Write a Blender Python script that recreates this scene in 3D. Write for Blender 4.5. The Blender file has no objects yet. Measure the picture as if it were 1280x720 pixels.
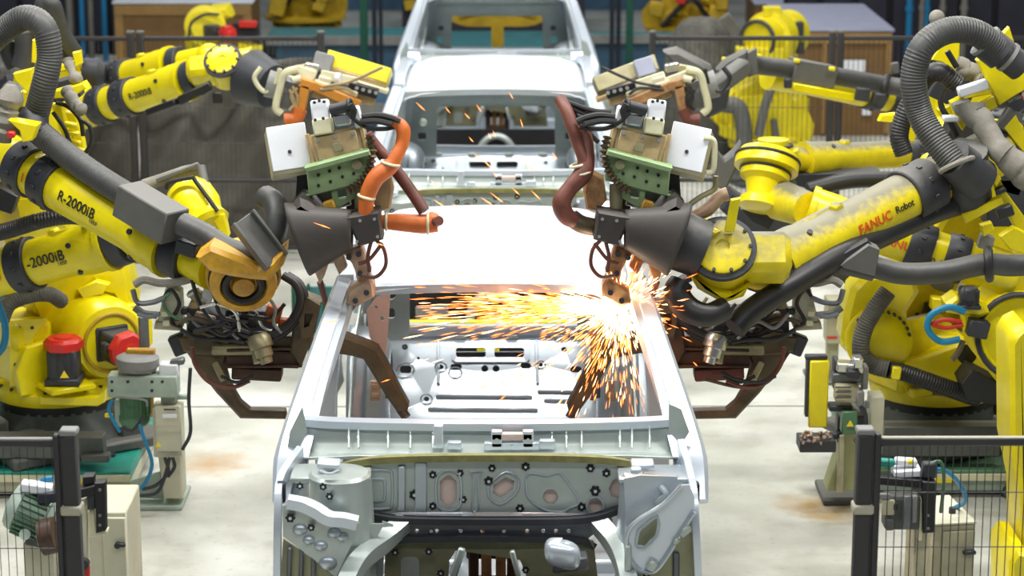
import bpy, bmesh, math, random
from mathutils import Vector, Matrix
R = math.radians
PI = math.pi
V = Vector
rnd = random.Random(7)
scene = bpy.context.scene
COL = scene.collection

# ------------------------------------------------------------------ camera, world, lights, exposure
FPX, CAM_H, TANP = 3000.0, 3.85, 0.241
PITCH = math.atan(TANP)
YAW = math.atan(13 * math.cos(PITCH) / FPX)
cam_data = bpy.data.cameras.new('camera')
cam = bpy.data.objects.new('camera', cam_data)
COL.objects.link(cam)
cam.location = (0, 0, CAM_H)
cam.rotation_euler = (PI / 2 - PITCH, 0, -YAW)
cam_data.sensor_width = 36.0
cam_data.lens = FPX * 36.0 / 1280.0
cam_data.clip_end = 200
cam_data.dof.use_dof = True
cam_data.dof.focus_distance = 9.9
cam_data.dof.aperture_fstop = 3.2
scene.camera = cam

world = bpy.data.worlds.new('world')
scene.world = world
world.use_nodes = True
wb = world.node_tree.nodes['Background']
wb.inputs['Color'].default_value = (0.72, 0.85, 1.0, 1)
wb.inputs['Strength'].default_value = 0.12

scene.view_settings.view_transform = 'Standard'
scene.view_settings.look = 'None'
scene.view_settings.gamma = 1.0
scene.view_settings.exposure = 0.40
scene.view_settings.use_curve_mapping = False

def area(name, loc, size, energy, col=(1, 1, 1), rot=(0, 0, 0)):
    d = bpy.data.lights.new(name, 'AREA')
    d.shape = 'RECTANGLE'
    d.size, d.size_y = size
    d.energy = energy
    d.color = col
    o = bpy.data.objects.new(name, d)
    o.location = loc
    o.rotation_euler = rot
    COL.objects.link(o)
    return o
# rows of hall lamps hanging high above the line
for yy, e in ((4.6, 62), (9.4, 150), (14.2, 125), (19.0, 85), (24.5, 65)):
    for xx in (-3.0, 0.0, 3.0):
        area('hall_lamp', (xx, yy, 6.0), (2.4, 0.22), e, (1.0, 0.99, 0.955))

# ------------------------------------------------------------------ picture measurements to places in the hall
CAM_M = Matrix.Translation(cam.location) @ cam.rotation_euler.to_matrix().to_4x4()
CAM_R = CAM_M.to_3x3()
def Q(px, py, Y):
    d = CAM_R @ V(((px - 640) / FPX, -(py - 360) / FPX, -1))
    return V((0, 0, CAM_H)) + d * (Y / d.y)
def QZ(px, py, z):
    d = CAM_R @ V(((px - 640) / FPX, -(py - 360) / FPX, -1))
    return V((0, 0, CAM_H)) + d * ((z - CAM_H) / d.z)
def S(px, Y):
    return px * (Y * 0.972 + 0.585) / FPX

# ------------------------------------------------------------------ materials
MATS = {}
def mat(name, col, rough=0.5, metal=0.0, var=0.12, scale=6.0, bump=0.0, col2=None, dust=0.0, emit=None, spec=0.5):
    m = bpy.data.materials.new(name)
    m.use_nodes = True
    nt = m.node_tree
    N, L = nt.nodes, nt.links
    b = N['Principled BSDF']
    b.inputs['Roughness'].default_value = rough
    b.inputs['Metallic'].default_value = metal
    b.inputs['Specular IOR Level'].default_value = spec
    tc = N.new('ShaderNodeTexCoord')
    no = N.new('ShaderNodeTexNoise')
    no.inputs['Scale'].default_value = scale
    no.inputs['Detail'].default_value = 5
    no.inputs['Roughness'].default_value = 0.65
    L.new(tc.outputs['Object'], no.inputs['Vector'])
    ramp = N.new('ShaderNodeValToRGB')
    ramp.color_ramp.elements[0].position = 0.32
    ramp.color_ramp.elements[1].position = 0.68
    c2 = col2 if col2 else tuple(max(0, c * (1 - var * 2)) for c in col)
    ramp.color_ramp.elements[0].color = (*c2, 1)
    ramp.color_ramp.elements[1].color = (*col, 1)
    L.new(no.outputs['Fac'], ramp.inputs['Fac'])
    out = ramp.outputs['Color']
    if dust:
        ge = N.new('ShaderNodeNewGeometry')
        sx = N.new('ShaderNodeSeparateXYZ')
        L.new(ge.outputs['Normal'], sx.inputs[0])
        n2 = N.new('ShaderNodeTexNoise')
        n2.inputs['Scale'].default_value = 30
        n2.inputs['Detail'].default_value = 6
        L.new(tc.outputs['Object'], n2.inputs['Vector'])
        ad = N.new('ShaderNodeMath'); ad.operation = 'MULTIPLY_ADD'
        L.new(n2.outputs['Fac'], ad.inputs[0]); ad.inputs[1].default_value = 0.5
        L.new(sx.outputs['Z'], ad.inputs[2])
        mr = N.new('ShaderNodeMapRange')
        mr.inputs['From Min'].default_value = 0.72
        mr.inputs['From Max'].default_value = 1.10
        mr.inputs['To Max'].default_value = dust
        L.new(ad.outputs[0], mr.inputs['Value'])
        mx = N.new('ShaderNodeMix'); mx.data_type = 'RGBA'
        L.new(mr.outputs['Result'], mx.inputs['Factor'])
        L.new(out, mx.inputs['A'])
        mx.inputs['B'].default_value = (0.16, 0.155, 0.14, 1)
        out = mx.outputs['Result']
    L.new(out, b.inputs['Base Color'])
    if bump:
        bp = N.new('ShaderNodeBump')
        bp.inputs['Strength'].default_value = bump
        bp.inputs['Distance'].default_value = 0.02
        L.new(no.outputs['Fac'], bp.inputs['Height'])
        L.new(bp.outputs['Normal'], b.inputs['Normal'])
    if emit:
        b.inputs['Emission Color'].default_value = (*emit[0], 1)
        b.inputs['Emission Strength'].default_value = emit[1]
    MATS[name] = m
    return m
mat('yellow', (0.84, 0.70, 0.004), 0.30, var=0.10, scale=5, bump=0.03)
mat('yellow_dusty', (0.80, 0.65, 0.006), 0.5, var=0.14, scale=7, dust=0.9)
mat('yellow_dirty', (0.80, 0.44, 0.015), 0.45, col2=(0.38, 0.19, 0.03), scale=9)
mat('yellow_far', (0.80, 0.66, 0.004), 0.5, var=0.12)
mat('yellow_old', (0.55, 0.36, 0.012), 0.55, var=0.2)
mat('charcoal', (0.035, 0.037, 0.045), 0.5, var=0.2)
mat('charcoal_dusty', (0.05, 0.05, 0.055), 0.6, var=0.2, dust=0.8)
mat('black', (0.010, 0.010, 0.012), 0.5, var=0.2)
mat('hose', (0.060, 0.060, 0.058), 0.5, var=0.15, scale=9, dust=0.45)
mat('hose_dark', (0.022, 0.021, 0.021), 0.45, var=0.2)
mat('sleeve', (0.060, 0.050, 0.044), 0.55, var=0.15, bump=0.05)
mat('olive_paint', (0.36, 0.37, 0.17), 0.5, var=0.1)
mat('bracket_grey', (0.125, 0.123, 0.112), 0.55, var=0.12, dust=0.5)
mat('grey', (0.25, 0.25, 0.24), 0.5, var=0.15)
mat('cloth', (0.30, 0.28, 0.235), 0.9, var=0.2, scale=8, bump=0.4)
mat('cloth_grey', (0.13, 0.125, 0.105), 0.9, var=0.25, scale=10, bump=0.5)
mat('steel', (0.54, 0.60, 0.65), 0.34, 0.6, var=0.06, scale=3)
mat('roof_lit', (0.86, 0.90, 0.96), 0.30, 0.15, var=0.03, scale=2)  # bare roof steel made paler: the overhead light is put into the colour
mat('steel_bright', (0.66, 0.72, 0.79), 0.28, 0.45, var=0.04, scale=2)
mat('steel_green', (0.50, 0.56, 0.53), 0.34, 0.4, var=0.10, scale=4)
mat('steel_dark', (0.19, 0.20, 0.215), 0.4, 0.6, var=0.15)
mat('steel_olive', (0.40, 0.40, 0.25), 0.42, 0.45, var=0.15)
mat('sealant', (0.30, 0.28, 0.10), 0.6, var=0.2, scale=20)
mat('chrome', (0.72, 0.72, 0.70), 0.25, 0.85, var=0.1)
mat('brass', (0.42, 0.38, 0.22), 0.4, 0.5, var=0.2)
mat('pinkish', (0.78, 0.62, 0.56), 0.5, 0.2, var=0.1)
mat('white_panel', (0.78, 0.80, 0.84), 0.5, var=0.03)
mat('beige', (0.62, 0.60, 0.45), 0.5, var=0.08)
mat('beige_worn', (0.50, 0.46, 0.30), 0.55, var=0.18)
mat('cream', (0.72, 0.69, 0.46), 0.5, var=0.12)
mat('green_pale', (0.30, 0.43, 0.21), 0.5, var=0.12, scale=10)
mat('green_motor', (0.09, 0.21, 0.11), 0.45, var=0.15)
mat('mint', (0.45, 0.55, 0.46), 0.5, var=0.15)
mat('teal', (0.012, 0.30, 0.23), 0.5, var=0.15, scale=14)
mat('teal_bg', (0.05, 0.22, 0.24), 0.5, var=0.15)
mat('blue_bg', (0.05, 0.13, 0.22), 0.5, var=0.2)
mat('green_post', (0.006, 0.085, 0.05), 0.5, var=0.1)
mat('navy_post', (0.008, 0.014, 0.028), 0.5, var=0.1)
mat('tan', (0.46, 0.33, 0.16), 0.5, var=0.18, scale=14)
mat('tan_rust', (0.50, 0.27, 0.10), 0.55, col2=(0.22, 0.11, 0.05), scale=22)
mat('copper', (0.62, 0.42, 0.28), 0.45, 0.2, var=0.2, scale=16)
mat('brown', (0.085, 0.040, 0.018), 0.5, col2=(0.035, 0.018, 0.01), scale=12)
mat('brown_olive', (0.12, 0.085, 0.040), 0.5, col2=(0.055, 0.04, 0.02), scale=10)
mat('orange', (0.66, 0.15, 0.022), 0.5, var=0.15, scale=16)
mat('orange_frame', (0.62, 0.25, 0.03), 0.5, var=0.15)
mat('maroon', (0.17, 0.050, 0.032), 0.5, var=0.2, scale=16)
mat('red', (0.62, 0.022, 0.015), 0.42, var=0.1)
mat('lettering_red', (0.72, 0.08, 0.01), 0.5, var=0.02)
mat('lettering_black', (0.02, 0.02, 0.018), 0.5, var=0.02)
mat('warn_yellow', (0.88, 0.68, 0.02), 0.5, var=0.02)
mat('blue_hose', (0.01, 0.22, 0.42), 0.4, var=0.1)
mat('blue_pipe', (0.008, 0.17, 0.36), 0.45, var=0.05)
mat('grey_pipe', (0.20, 0.19, 0.165), 0.5, var=0.1)
mat('navy_wall', (0.022, 0.022, 0.042), 0.6, var=0.25, scale=2)
mat('wood', (0.20, 0.105, 0.026), 0.6, var=0.12, scale=5)
mat('wood_light', (0.33, 0.19, 0.055), 0.6, var=0.15, scale=8)
mat('white_top', (0.62, 0.66, 0.72), 0.5, var=0.05)
mat('lilac_top', (0.33, 0.35, 0.46), 0.5, var=0.05)
mat('fence', (0.030, 0.028, 0.030), 0.5, var=0.15)
mat('fence_wire', (0.035, 0.035, 0.037), 0.5, var=0.1)
mat('fence_cap', (0.42, 0.40, 0.30), 0.5, var=0.1)
mat('tarp', (0.13, 0.12, 0.10), 0.75, var=0.25, scale=3, bump=0.4)
mat('casting', (0.10, 0.11, 0.10), 0.55, var=0.2, dust=0.6)
mat('spark', (1, 0.5, 0.1), 0.5, emit=((1.0, 0.17, 0.035), 2.6))
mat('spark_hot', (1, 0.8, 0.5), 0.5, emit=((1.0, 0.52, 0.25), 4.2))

def floor_material():
    m = bpy.data.materials.new('concrete_floor')
    m.use_nodes = True
    nt = m.node_tree; N, L = nt.nodes, nt.links
    b = N['Principled BSDF']
    b.inputs['Roughness'].default_value = 0.38
    tc = N.new('ShaderNodeTexCoord')
    def noise(sc, det=6):
        n = N.new('ShaderNodeTexNoise'); n.inputs['Scale'].default_value = sc
        n.inputs['Detail'].default_value = det
        L.new(tc.outputs['Object'], n.inputs['Vector']); return n
    def ramp(n, p0, p1, c0, c1):
        r = N.new('ShaderNodeValToRGB')
        r.color_ramp.elements[0].position = p0; r.color_ramp.elements[1].position = p1
        r.color_ramp.elements[0].color = c0; r.color_ramp.elements[1].color = c1
        L.new(n.outputs['Fac'], r.inputs['Fac']); return r
    base = ramp(noise(1.3, 8), 0.34, 0.68, (0.43, 0.435, 0.37, 1), (0.73, 0.73, 0.67, 1))
    dirt = ramp(noise(4.2, 10), 0.52, 0.74, (0, 0, 0, 1), (1, 1, 1, 1))
    mx = N.new('ShaderNodeMix'); mx.data_type = 'RGBA'
    sc = N.new('ShaderNodeMath'); sc.operation = 'MULTIPLY'; sc.inputs[1].default_value = 0.55
    L.new(dirt.outputs['Color'], sc.inputs[0]); L.new(sc.outputs[0], mx.inputs['Factor'])
    L.new(base.outputs['Color'], mx.inputs['A']); mx.inputs['B'].default_value = (0.33, 0.31, 0.25, 1)
    out = mx.outputs['Result']
    spk = ramp(noise(26, 8), 0.60, 0.72, (0, 0, 0, 1), (1, 1, 1, 1))
    s2 = N.new('ShaderNodeMath'); s2.operation = 'MULTIPLY'; s2.inputs[1].default_value = 0.35
    L.new(spk.outputs['Color'], s2.inputs[0])
    m0 = N.new('ShaderNodeMix'); m0.data_type = 'RGBA'
    L.new(s2.outputs[0], m0.inputs['Factor']); L.new(out, m0.inputs['A']); m0.inputs['B'].default_value = (0.26, 0.25, 0.20, 1)
    out = m0.outputs['Result']
    # rust stains where machines have leaked, each at its own spot on the floor
    for (px, py, rad, col) in ((1015, 632, 0.17, (0.42, 0.25, 0.07, 1)), (1040, 645, 0.12, (0.40, 0.26, 0.08, 1)), (265, 580, 0.20, (0.52, 0.33, 0.15, 1)), (1020, 613, 0.09, (0.22, 0.21, 0.17, 1))):
        c = QZ(px, py, 0)
        vm = N.new('ShaderNodeVectorMath'); vm.operation = 'DISTANCE'
        L.new(tc.outputs['Object'], vm.inputs[0]); vm.inputs[1].default_value = c
        nn = noise(9, 8)
        ma = N.new('ShaderNodeMath'); ma.operation = 'MULTIPLY_ADD'
        L.new(nn.outputs['Fac'], ma.inputs[0]); ma.inputs[1].default_value = rad * 1.6
        L.new(vm.outputs['Value'], ma.inputs[2])
        mr = N.new('ShaderNodeMapRange')
        mr.inputs['From Min'].default_value = rad * 0.9; mr.inputs['From Max'].default_value = rad * 2.1
        mr.inputs['To Min'].default_value = 0.9; mr.inputs['To Max'].default_value = 0
        L.new(ma.outputs[0], mr.inputs['Value'])
        m2 = N.new('ShaderNodeMix'); m2.data_type = 'RGBA'
        L.new(mr.outputs['Result'], m2.inputs['Factor']); L.new(out, m2.inputs['A']); m2.inputs['B'].default_value = col
        out = m2.outputs['Result']
    L.new(out, b.inputs['Base Color'])
    bp = N.new('ShaderNodeBump'); bp.inputs['Strength'].default_value = 0.05
    L.new(noise(40).outputs['Fac'], bp.inputs['Height']); L.new(bp.outputs['Normal'], b.inputs['Normal'])
    return m
MATS['floor'] = floor_material()

# ------------------------------------------------------------------ mesh builder
def rotm(roll=0, pitch=0, yaw=0):
    return Matrix.Rotation(R(yaw), 4, 'Z') @ Matrix.Rotation(R(pitch), 4, 'X') @ Matrix.Rotation(R(roll), 4, 'Y')
def frame(a, b, ref=V((0, 0, 1))):
    a, b = V(a), V(b)
    x = (b - a).normalized()
    ref = V(ref)
    z = ref - x * ref.dot(x)
    if z.length < 1e-4:
        z = V((0, 1, 0)) - x * x.y
    z.normalize()
    y = z.cross(x)
    M = Matrix(((x.x, y.x, z.x, a.x), (x.y, y.y, z.y, a.y), (x.z, y.z, z.z, a.z), (0, 0, 0, 1)))
    return M
def catmull(pts, sub):
    pts = [V(p) for p in pts]
    if len(pts) < 3 or sub < 2:
        return pts
    P = [pts[0] * 2 - pts[1]] + pts + [pts[-1] * 2 - pts[-2]]
    out = []
    for i in range(1, len(P) - 2):
        p0, p1, p2, p3 = P[i - 1:i + 3]
        for k in range(sub):
            t = k / sub
            out.append(0.5 * ((2 * p1) + (p2 - p0) * t + (2 * p0 - 5 * p1 + 4 * p2 - p3) * t * t + (3 * p1 - p0 - 3 * p2 + p3) * t ** 3))
    out.append(pts[-1])
    return out

SINGLY = {'cloth_wrap', 'top_bracket', 'clip_bracket', 'cable', 'turret_lug', 'plug', 'pressing', 'bolt', 'foot', 'seal_ring', 'frame_flange', 'junction_box', 'sensor_box', 'rail_clip', 'clamp_ring', 'boss', 'latch_bracket', 'lug', 'cable_carrier', 'air_hose', 'cable_sleeve', 'guard_plate', 'wrist_fork', 'roller_stand', 'floor_pan', 'tool_flange', 'elbow_cover', 'gun_head', 'loop_cable', 'lower_arm'}
class MB:
    def __init__(self):
        self.v, self.f, self.mi, self.cur, self.cuts = [], [], [], 0, []
    def add(self, vs, fs):
        o = len(self.v)
        self.v += [tuple(p) for p in vs]
        self.f += [tuple(i + o for i in f) for f in fs]
        self.mi += [self.cur] * len(fs)
        self.cuts.append((o, len(self.f) - len(fs)))
        return self
    def box(self, c, s, M=None, bev=0.006):
        h = [x / 2 for x in s]
        bv = min(bev, min(h) * 0.45)
        vs, idx = [], {}
        for sx in (-1, 1):
            for sy in (-1, 1):
                for sz in (-1, 1):
                    for a in range(3):
                        p = [sx * h[0], sy * h[1], sz * h[2]]
                        for k in range(3):
                            if k != a:
                                p[k] -= (sx, sy, sz)[k] * bv
                        idx[(sx, sy, sz, a)] = len(vs)
                        vs.append(p)
        fs = []
        for a in range(3):
            b, c2 = [(1, 2), (2, 0), (0, 1)][a]
            for s1 in (-1, 1):
                q = []
                for (sb, sc) in ((-1, -1), (1, -1), (1, 1), (-1, 1)):
                    k = [0, 0, 0]; k[a] = s1; k[b] = sb; k[c2] = sc
                    q.append(idx[(*k, a)])
                fs.append(q if s1 > 0 else q[::-1])
            for sb in (-1, 1):
                for sc in (-1, 1):
                    k0 = [0, 0, 0]; k1 = [0, 0, 0]
                    k0[a] = -1; k1[a] = 1
                    for k in (k0, k1):
                        k[b] = sb; k[c2] = sc
                    q = [idx[(*k0, b)], idx[(*k1, b)], idx[(*k1, c2)], idx[(*k0, c2)]]
                    fs.append(q if sb * sc < 0 else q[::-1])
        for sx in (-1, 1):
            for sy in (-1, 1):
                for sz in (-1, 1):
                    q = [idx[(sx, sy, sz, a)] for a in range(3)]
                    fs.append(q if sx * sy * sz > 0 else q[::-1])
        T = Matrix.Translation(V(c)) @ (M.to_3x3().to_4x4() if M else Matrix())
        return self.add([T @ V(p) for p in vs], fs)
    def lbox(self, M, c, s, bev=0.006):          # box given in the local frame M
        return self.box(M @ V(c), s, M, bev)
    def rev(self, a, b, prof, n=24, caps=True):   # prof: (distance along the axis, radius)
        M = frame(a, b, V((0.13, 0.2, 1)))
        vs, fs = [], []
        for (t, r) in prof:
            for i in range(n):
                an = 2 * PI * i / n
                vs.append(M @ V((t, r * math.cos(an), r * math.sin(an))))
        k = len(prof)
        for j in range(k - 1):
            for i in range(n):
                i2 = (i + 1) % n
                fs.append((j * n + i, j * n + i2, (j + 1) * n + i2, (j + 1) * n + i))
        if caps:
            fs.append(tuple(range(n))[::-1])
            fs.append(tuple((k - 1) * n + i for i in range(n)))
        return self.add(vs, fs)
    def cyl(self, a, b, r, r1=None, n=20, bev=0.0):
        L = (V(b) - V(a)).length
        r1 = r if r1 is None else r1
        pr = [(0, r), (L, r1)]
        if bev:
            pr = [(0, r - bev), (bev, r), (L - bev, r1), (L, r1 - bev)]
        return self.rev(a, b, pr, n)
    def tube(self, pts, r, n=10, sub=6, corr=None, caps=True):
        P = catmull(pts, sub)
        rr = r if isinstance(r, (list, tuple)) else None
        if corr:                                   # corrugated hose: resample evenly, alternate radii
            pitch, depth = corr
            ds = [0]
            for i in range(1, len(P)):
                ds.append(ds[-1] + (P[i] - P[i - 1]).length)
            cnt = max(4, int(ds[-1] / pitch) * 2)
            nP, j = [], 0
            for k in range(cnt + 1):
                d = ds[-1] * k / cnt
                while j < len(ds) - 2 and ds[j + 1] < d:
                    j += 1
                t = (d - ds[j]) / max(1e-6, ds[j + 1] - ds[j])
                nP.append(P[j].lerp(P[j + 1], t))
            P = nP
        m = len(P)
        vs, fs = [], []
        T0 = (P[1] - P[0]).normalized()
        N0 = T0.orthogonal().normalized()
        for i in range(m):
            T = (P[min(i + 1, m - 1)] - P[max(i - 1, 0)]).normalized()
            N0 = (N0 - T * N0.dot(T)).normalized()
            B = T.cross(N0)
            if rr:
                q = i / (m - 1) * (len(rr) - 1); a = min(int(q), len(rr) - 2)
                rad = rr[a] + (rr[a + 1] - rr[a]) * (q - a)
            else:
                rad = r
            if corr and i % 2:
                rad -= corr[1]
            for k in range(n):
                an = 2 * PI * k / n
                vs.append(P[i] + (N0 * math.cos(an) + B * math.sin(an)) * rad)
        for i in range(m - 1):
            for k in range(n):
                k2 = (k + 1) % n
                fs.append((i * n + k, i * n + k2, (i + 1) * n + k2, (i + 1) * n + k))
        if caps:
            fs.append(tuple(range(n))[::-1])
            fs.append(tuple((m - 1) * n + k for k in range(n)))
        return self.add(vs, fs)
    def sweep(self, pts, prof, ref, sub=4, sc=None, closed=True):
        P = catmull(pts, sub)
        m, n = len(P), len(prof)
        vs, fs = [], []
        for i in range(m):
            T = (P[min(i + 1, m - 1)] - P[max(i - 1, 0)]).normalized()
            N = V(ref) - T * V(ref).dot(T); N.normalize()
            B = T.cross(N)
            s = 1.0
            if sc:
                q = i / (m - 1) * (len(sc) - 1); a = min(int(q), len(sc) - 2)
                s = sc[a] + (sc[a + 1] - sc[a]) * (q - a)
            for (x, y) in prof:
                vs.append(P[i] + N * x * s + B * y * s)
        for i in range(m - 1):
            for k in range(n if closed else n - 1):
                k2 = (k + 1) % n
                fs.append((i * n + k, i * n + k2, (i + 1) * n + k2, (i + 1) * n + k))
        if closed:
            fs.append(tuple(range(n))[::-1])
            fs.append(tuple((m - 1) * n + k for k in range(n)))
        return self.add(vs, fs)
    def grid(self, fn, nu, nv):
        vs = [fn(i / nu, j / nv) for j in range(nv + 1) for i in range(nu + 1)]
        fs = [(j * (nu + 1) + i, j * (nu + 1) + i + 1, (j + 1) * (nu + 1) + i + 1, (j + 1) * (nu + 1) + i) for j in range(nv) for i in range(nu)]
        return self.add(vs, fs)
    def plate(self, outline, holes, fn, th):     # sheet with real holes; fn maps (a, b, depth) to a point
        bm = bmesh.new()
        loops = []
        for lp in [outline] + list(holes):
            vv = [bm.verts.new((p[0], p[1], 0)) for p in lp]
            loops.append(len(vv))
            for i in range(len(vv)):
                bm.edges.new((vv[i], vv[(i + 1) % len(vv)]))
        bm.verts.index_update()
        bmesh.ops.triangle_fill(bm, use_beauty=True, use_dissolve=False, edges=bm.edges[:])
        bm.normal_update()
        tris = [[v.index for v in f.verts] for f in bm.faces]
        co = [(v.co.x, v.co.y) for v in bm.verts]
        if bm.faces and sum(f.normal.z for f in bm.faces) < 0:
            tris = [t[::-1] for t in tris]
        bm.free()
        n = len(co)
        vs = [fn(a, b, 0) for a, b in co] + [fn(a, b, th) for a, b in co]
        fs = [tuple(t) for t in tris] + [tuple(i + n for i in t[::-1]) for t in tris]
        o = 0
        for L_ in loops:
            for i in range(L_):
                a, b = o + i, o + (i + 1) % L_
                fs.append((a, a + n, b + n, b))
            o += L_
        return self.add(vs, fs)
    def sph(self, c, rad, M=None, n=16, m=10):
        rad = rad if isinstance(rad, (tuple, list)) else (rad,) * 3
        T = Matrix.Translation(V(c)) @ (M.to_3x3().to_4x4() if M else Matrix())
        vs = [T @ V((0, 0, -rad[2]))]
        for j in range(1, m):
            p = -PI / 2 + PI * j / m
            for i in range(n):
                a = 2 * PI * i / n
                vs.append(T @ V((rad[0] * math.cos(p) * math.cos(a), rad[1] * math.cos(p) * math.sin(a), rad[2] * math.sin(p))))
        vs.append(T @ V((0, 0, rad[2])))
        fs = [(0, 1 + (i + 1) % n, 1 + i) for i in range(n)]
        for j in range(m - 2):
            for i in range(n):
                i2 = (i + 1) % n
                fs.append((1 + j * n + i, 1 + j * n + i2, 1 + (j + 1) * n + i2, 1 + (j + 1) * n + i))
        e = len(vs) - 1; o = 1 + (m - 2) * n
        fs += [(e, o + i, o + (i + 1) % n) for i in range(n)]
        return self.add(vs, fs)
    def ring(self, c, axis, Rr, r, n=28, k=8):
        M = frame(c, V(c) + V(axis))
        vs, fs = [], []
        for i in range(n):
            a = 2 * PI * i / n
            for j in range(k):
                b = 2 * PI * j / k
                q = Rr + r * math.cos(b)
                vs.append(M @ V((r * math.sin(b), q * math.cos(a), q * math.sin(a))))
        for i in range(n):
            for j in range(k):
                fs.append((i * k + j, ((i + 1) % n) * k + j, ((i + 1) % n) * k + (j + 1) % k, i * k + (j + 1) % k))
        return self.add(vs, fs)
    def prism(self, poly, M, th, bev=0.004):      # polygon in the XZ plane of M, thickness along +Y (away), softened front edge
        A = sum(poly[i][0] * poly[(i + 1) % len(poly)][1] - poly[(i + 1) % len(poly)][0] * poly[i][1] for i in range(len(poly)))
        if A < 0:
            poly = poly[::-1]
        n = len(poly)
        ins = []
        for i in range(n):
            p, a, b = V(poly[i]).to_2d(), V(poly[i - 1]).to_2d(), V(poly[(i + 1) % n]).to_2d()
            d1, d2 = (p - a).normalized(), (b - p).normalized()
            nn = V((-d1.y - d2.y, d1.x + d2.x)).to_2d()
            L_ = nn.length
            nn = nn / L_ if L_ > 1e-5 else nn
            ins.append(p + nn * bev)
        vs = [M @ V((p.x, 0, p.y)) for p in ins] + [M @ V((p[0], bev, p[1])) for p in poly] + [M @ V((p[0], th, p[1])) for p in poly]
        fs = [tuple(range(n)), tuple(2 * n + i for i in range(n))[::-1]]
        for k in range(2):
            for i in range(n):
                i2 = (i + 1) % n
                fs.append((k * n + i, (k + 1) * n + i, (k + 1) * n + i2, k * n + i2))
        return self.add(vs, fs)
    def shape(self, pts, Y, th, bev=0.004):      # an outline standing upright at depth Y in the hall
        w = [Q(x, y, Y) for x, y in pts]
        return self.prism([(p.x, p.z) for p in w], Matrix.Translation(V((0, Y, 0))), th, bev)
    def vbox(self, px, py, Y, w, h, d, roll=0, pitch=0, yaw=0, bev=0.006, off=(0, 0, 0)):   # w, h, d as seen at that depth
        M = rotm(roll, pitch, yaw)
        c = Q(px, py, Y) + M.to_3x3() @ V((S(off[0], Y), S(off[1], Y), S(off[2], Y)))
        return self.box(c, (S(w, Y), S(d, Y), S(h, Y)), M, bev)
    def beam(self, a, b, w, d, ref=V((0, 0, 1)), bev=0.006):
        M = frame(a, b, ref)
        L_ = (V(b) - V(a)).length
        return self.lbox(M, (L_ / 2, 0, 0), (L_, d, w), bev)
    def build(self, name, m, parent=None, local=False, solid=0, smooth=True, angle=38):
        if name in SINGLY and parent and len(self.cuts) > 1:      # each piece an object of its own
            first = None
            cuts = self.cuts + [(len(self.v), len(self.f))]
            for (v0, f0), (v1, f1) in zip(cuts, cuts[1:]):
                b = MB(); b.add(self.v[v0:v1], [tuple(i - v0 for i in f) for f in self.f[f0:f1]])
                o = b.build(name, m, parent, local, solid, smooth, angle)
                first = first or o
            return first
        me = bpy.data.meshes.new(name)
        me.from_pydata(self.v, [], self.f)
        ms = m if isinstance(m, (list, tuple)) else [m]
        for k in ms:
            me.materials.append(MATS[k])
        if len(ms) > 1:
            me.polygons.foreach_set('material_index', self.mi)
        bm = bmesh.new(); bm.from_mesh(me)
        bmesh.ops.recalc_face_normals(bm, faces=bm.faces[:])
        bm.to_mesh(me); bm.free()
        if smooth:
            me.polygons.foreach_set('use_smooth', [True] * len(me.polygons))
            me.set_sharp_from_angle(angle=R(angle))
        o = bpy.data.objects.new(name, me)
        COL.objects.link(o)
        if solid:
            sm = o.modifiers.new('thickness', 'SOLIDIFY'); sm.thickness = solid; sm.offset = 0
        if parent:
            o.parent = parent
            if not local:
                chain = Matrix()
                p = parent
                W = world_of(parent)
                o.matrix_parent_inverse = W.inverted()
        return o
def world_of(o):
    M = o.matrix_basis.copy()
    if o.parent:
        M = world_of(o.parent) @ o.matrix_parent_inverse @ M
    return M
def tag(o, label=None, cat=None, group=None, kind=None):
    if label: o['label'] = label
    if cat: o['category'] = cat
    if group: o['group'] = group
    if kind: o['kind'] = kind
    return o
def thing(name, loc, label, cat, group=None):
    o = bpy.data.objects.new(name, None)
    o.empty_display_size = 0.1
    o.location = loc
    COL.objects.link(o)
    return tag(o, label, cat, group)
def one(m, name, mt, label, cat, group=None, **k):
    return tag(m.build(name, mt, **k), label, cat, group)
def repeat_part(src, offsets, parent):
    for d in offsets:
        c = src.copy(); COL.objects.link(c)
        c.parent = parent; c.matrix_parent_inverse = src.matrix_parent_inverse.copy()
        c.location = src.location + V(d)
def text_mesh(s, size):
    cu = bpy.data.curves.new('lettering', 'FONT')
    cu.body = s; cu.size = size; cu.extrude = 0
    cu.offset = size * 0.018
    o = bpy.data.objects.new('lettering', cu)
    COL.objects.link(o)
    dg = bpy.context.evaluated_depsgraph_get()
    me = bpy.data.meshes.new_from_object(o.evaluated_get(dg))
    vs = [v.co.copy() for v in me.vertices]; fs = [tuple(p.vertices) for p in me.polygons]
    bpy.data.objects.remove(o); bpy.data.curves.remove(cu); bpy.data.meshes.remove(me)
    return vs, fs
def wrap_text(parent, s, size, M, r, x0, ang, m, flip=False, name='lettering'):
    """letters running along the local X of a tube of radius r, centred on the angle ang around it"""
    vs, fs = text_mesh(s, size)
    w = max(v.x for v in vs)
    out = []
    for v in vs:
        x, y = v.x, v.y - size * 0.35
        if flip:
            x, y = w - x, -y
        a = ang + y / r
        out.append(M @ V((x0 + x, -(r + 0.002) * math.cos(a), (r + 0.002) * math.sin(a))))
    b = MB(); b.add(out, fs)
    return b.build(name, m, parent, smooth=False)
def flat_text(parent, s, size, M, m, name='lettering'):
    vs, fs = text_mesh(s, size)
    b = MB(); b.add([M @ V((v.x, -0.002, v.y)) for v in vs], fs)
    return b.build(name, m, parent, smooth=False)
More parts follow.
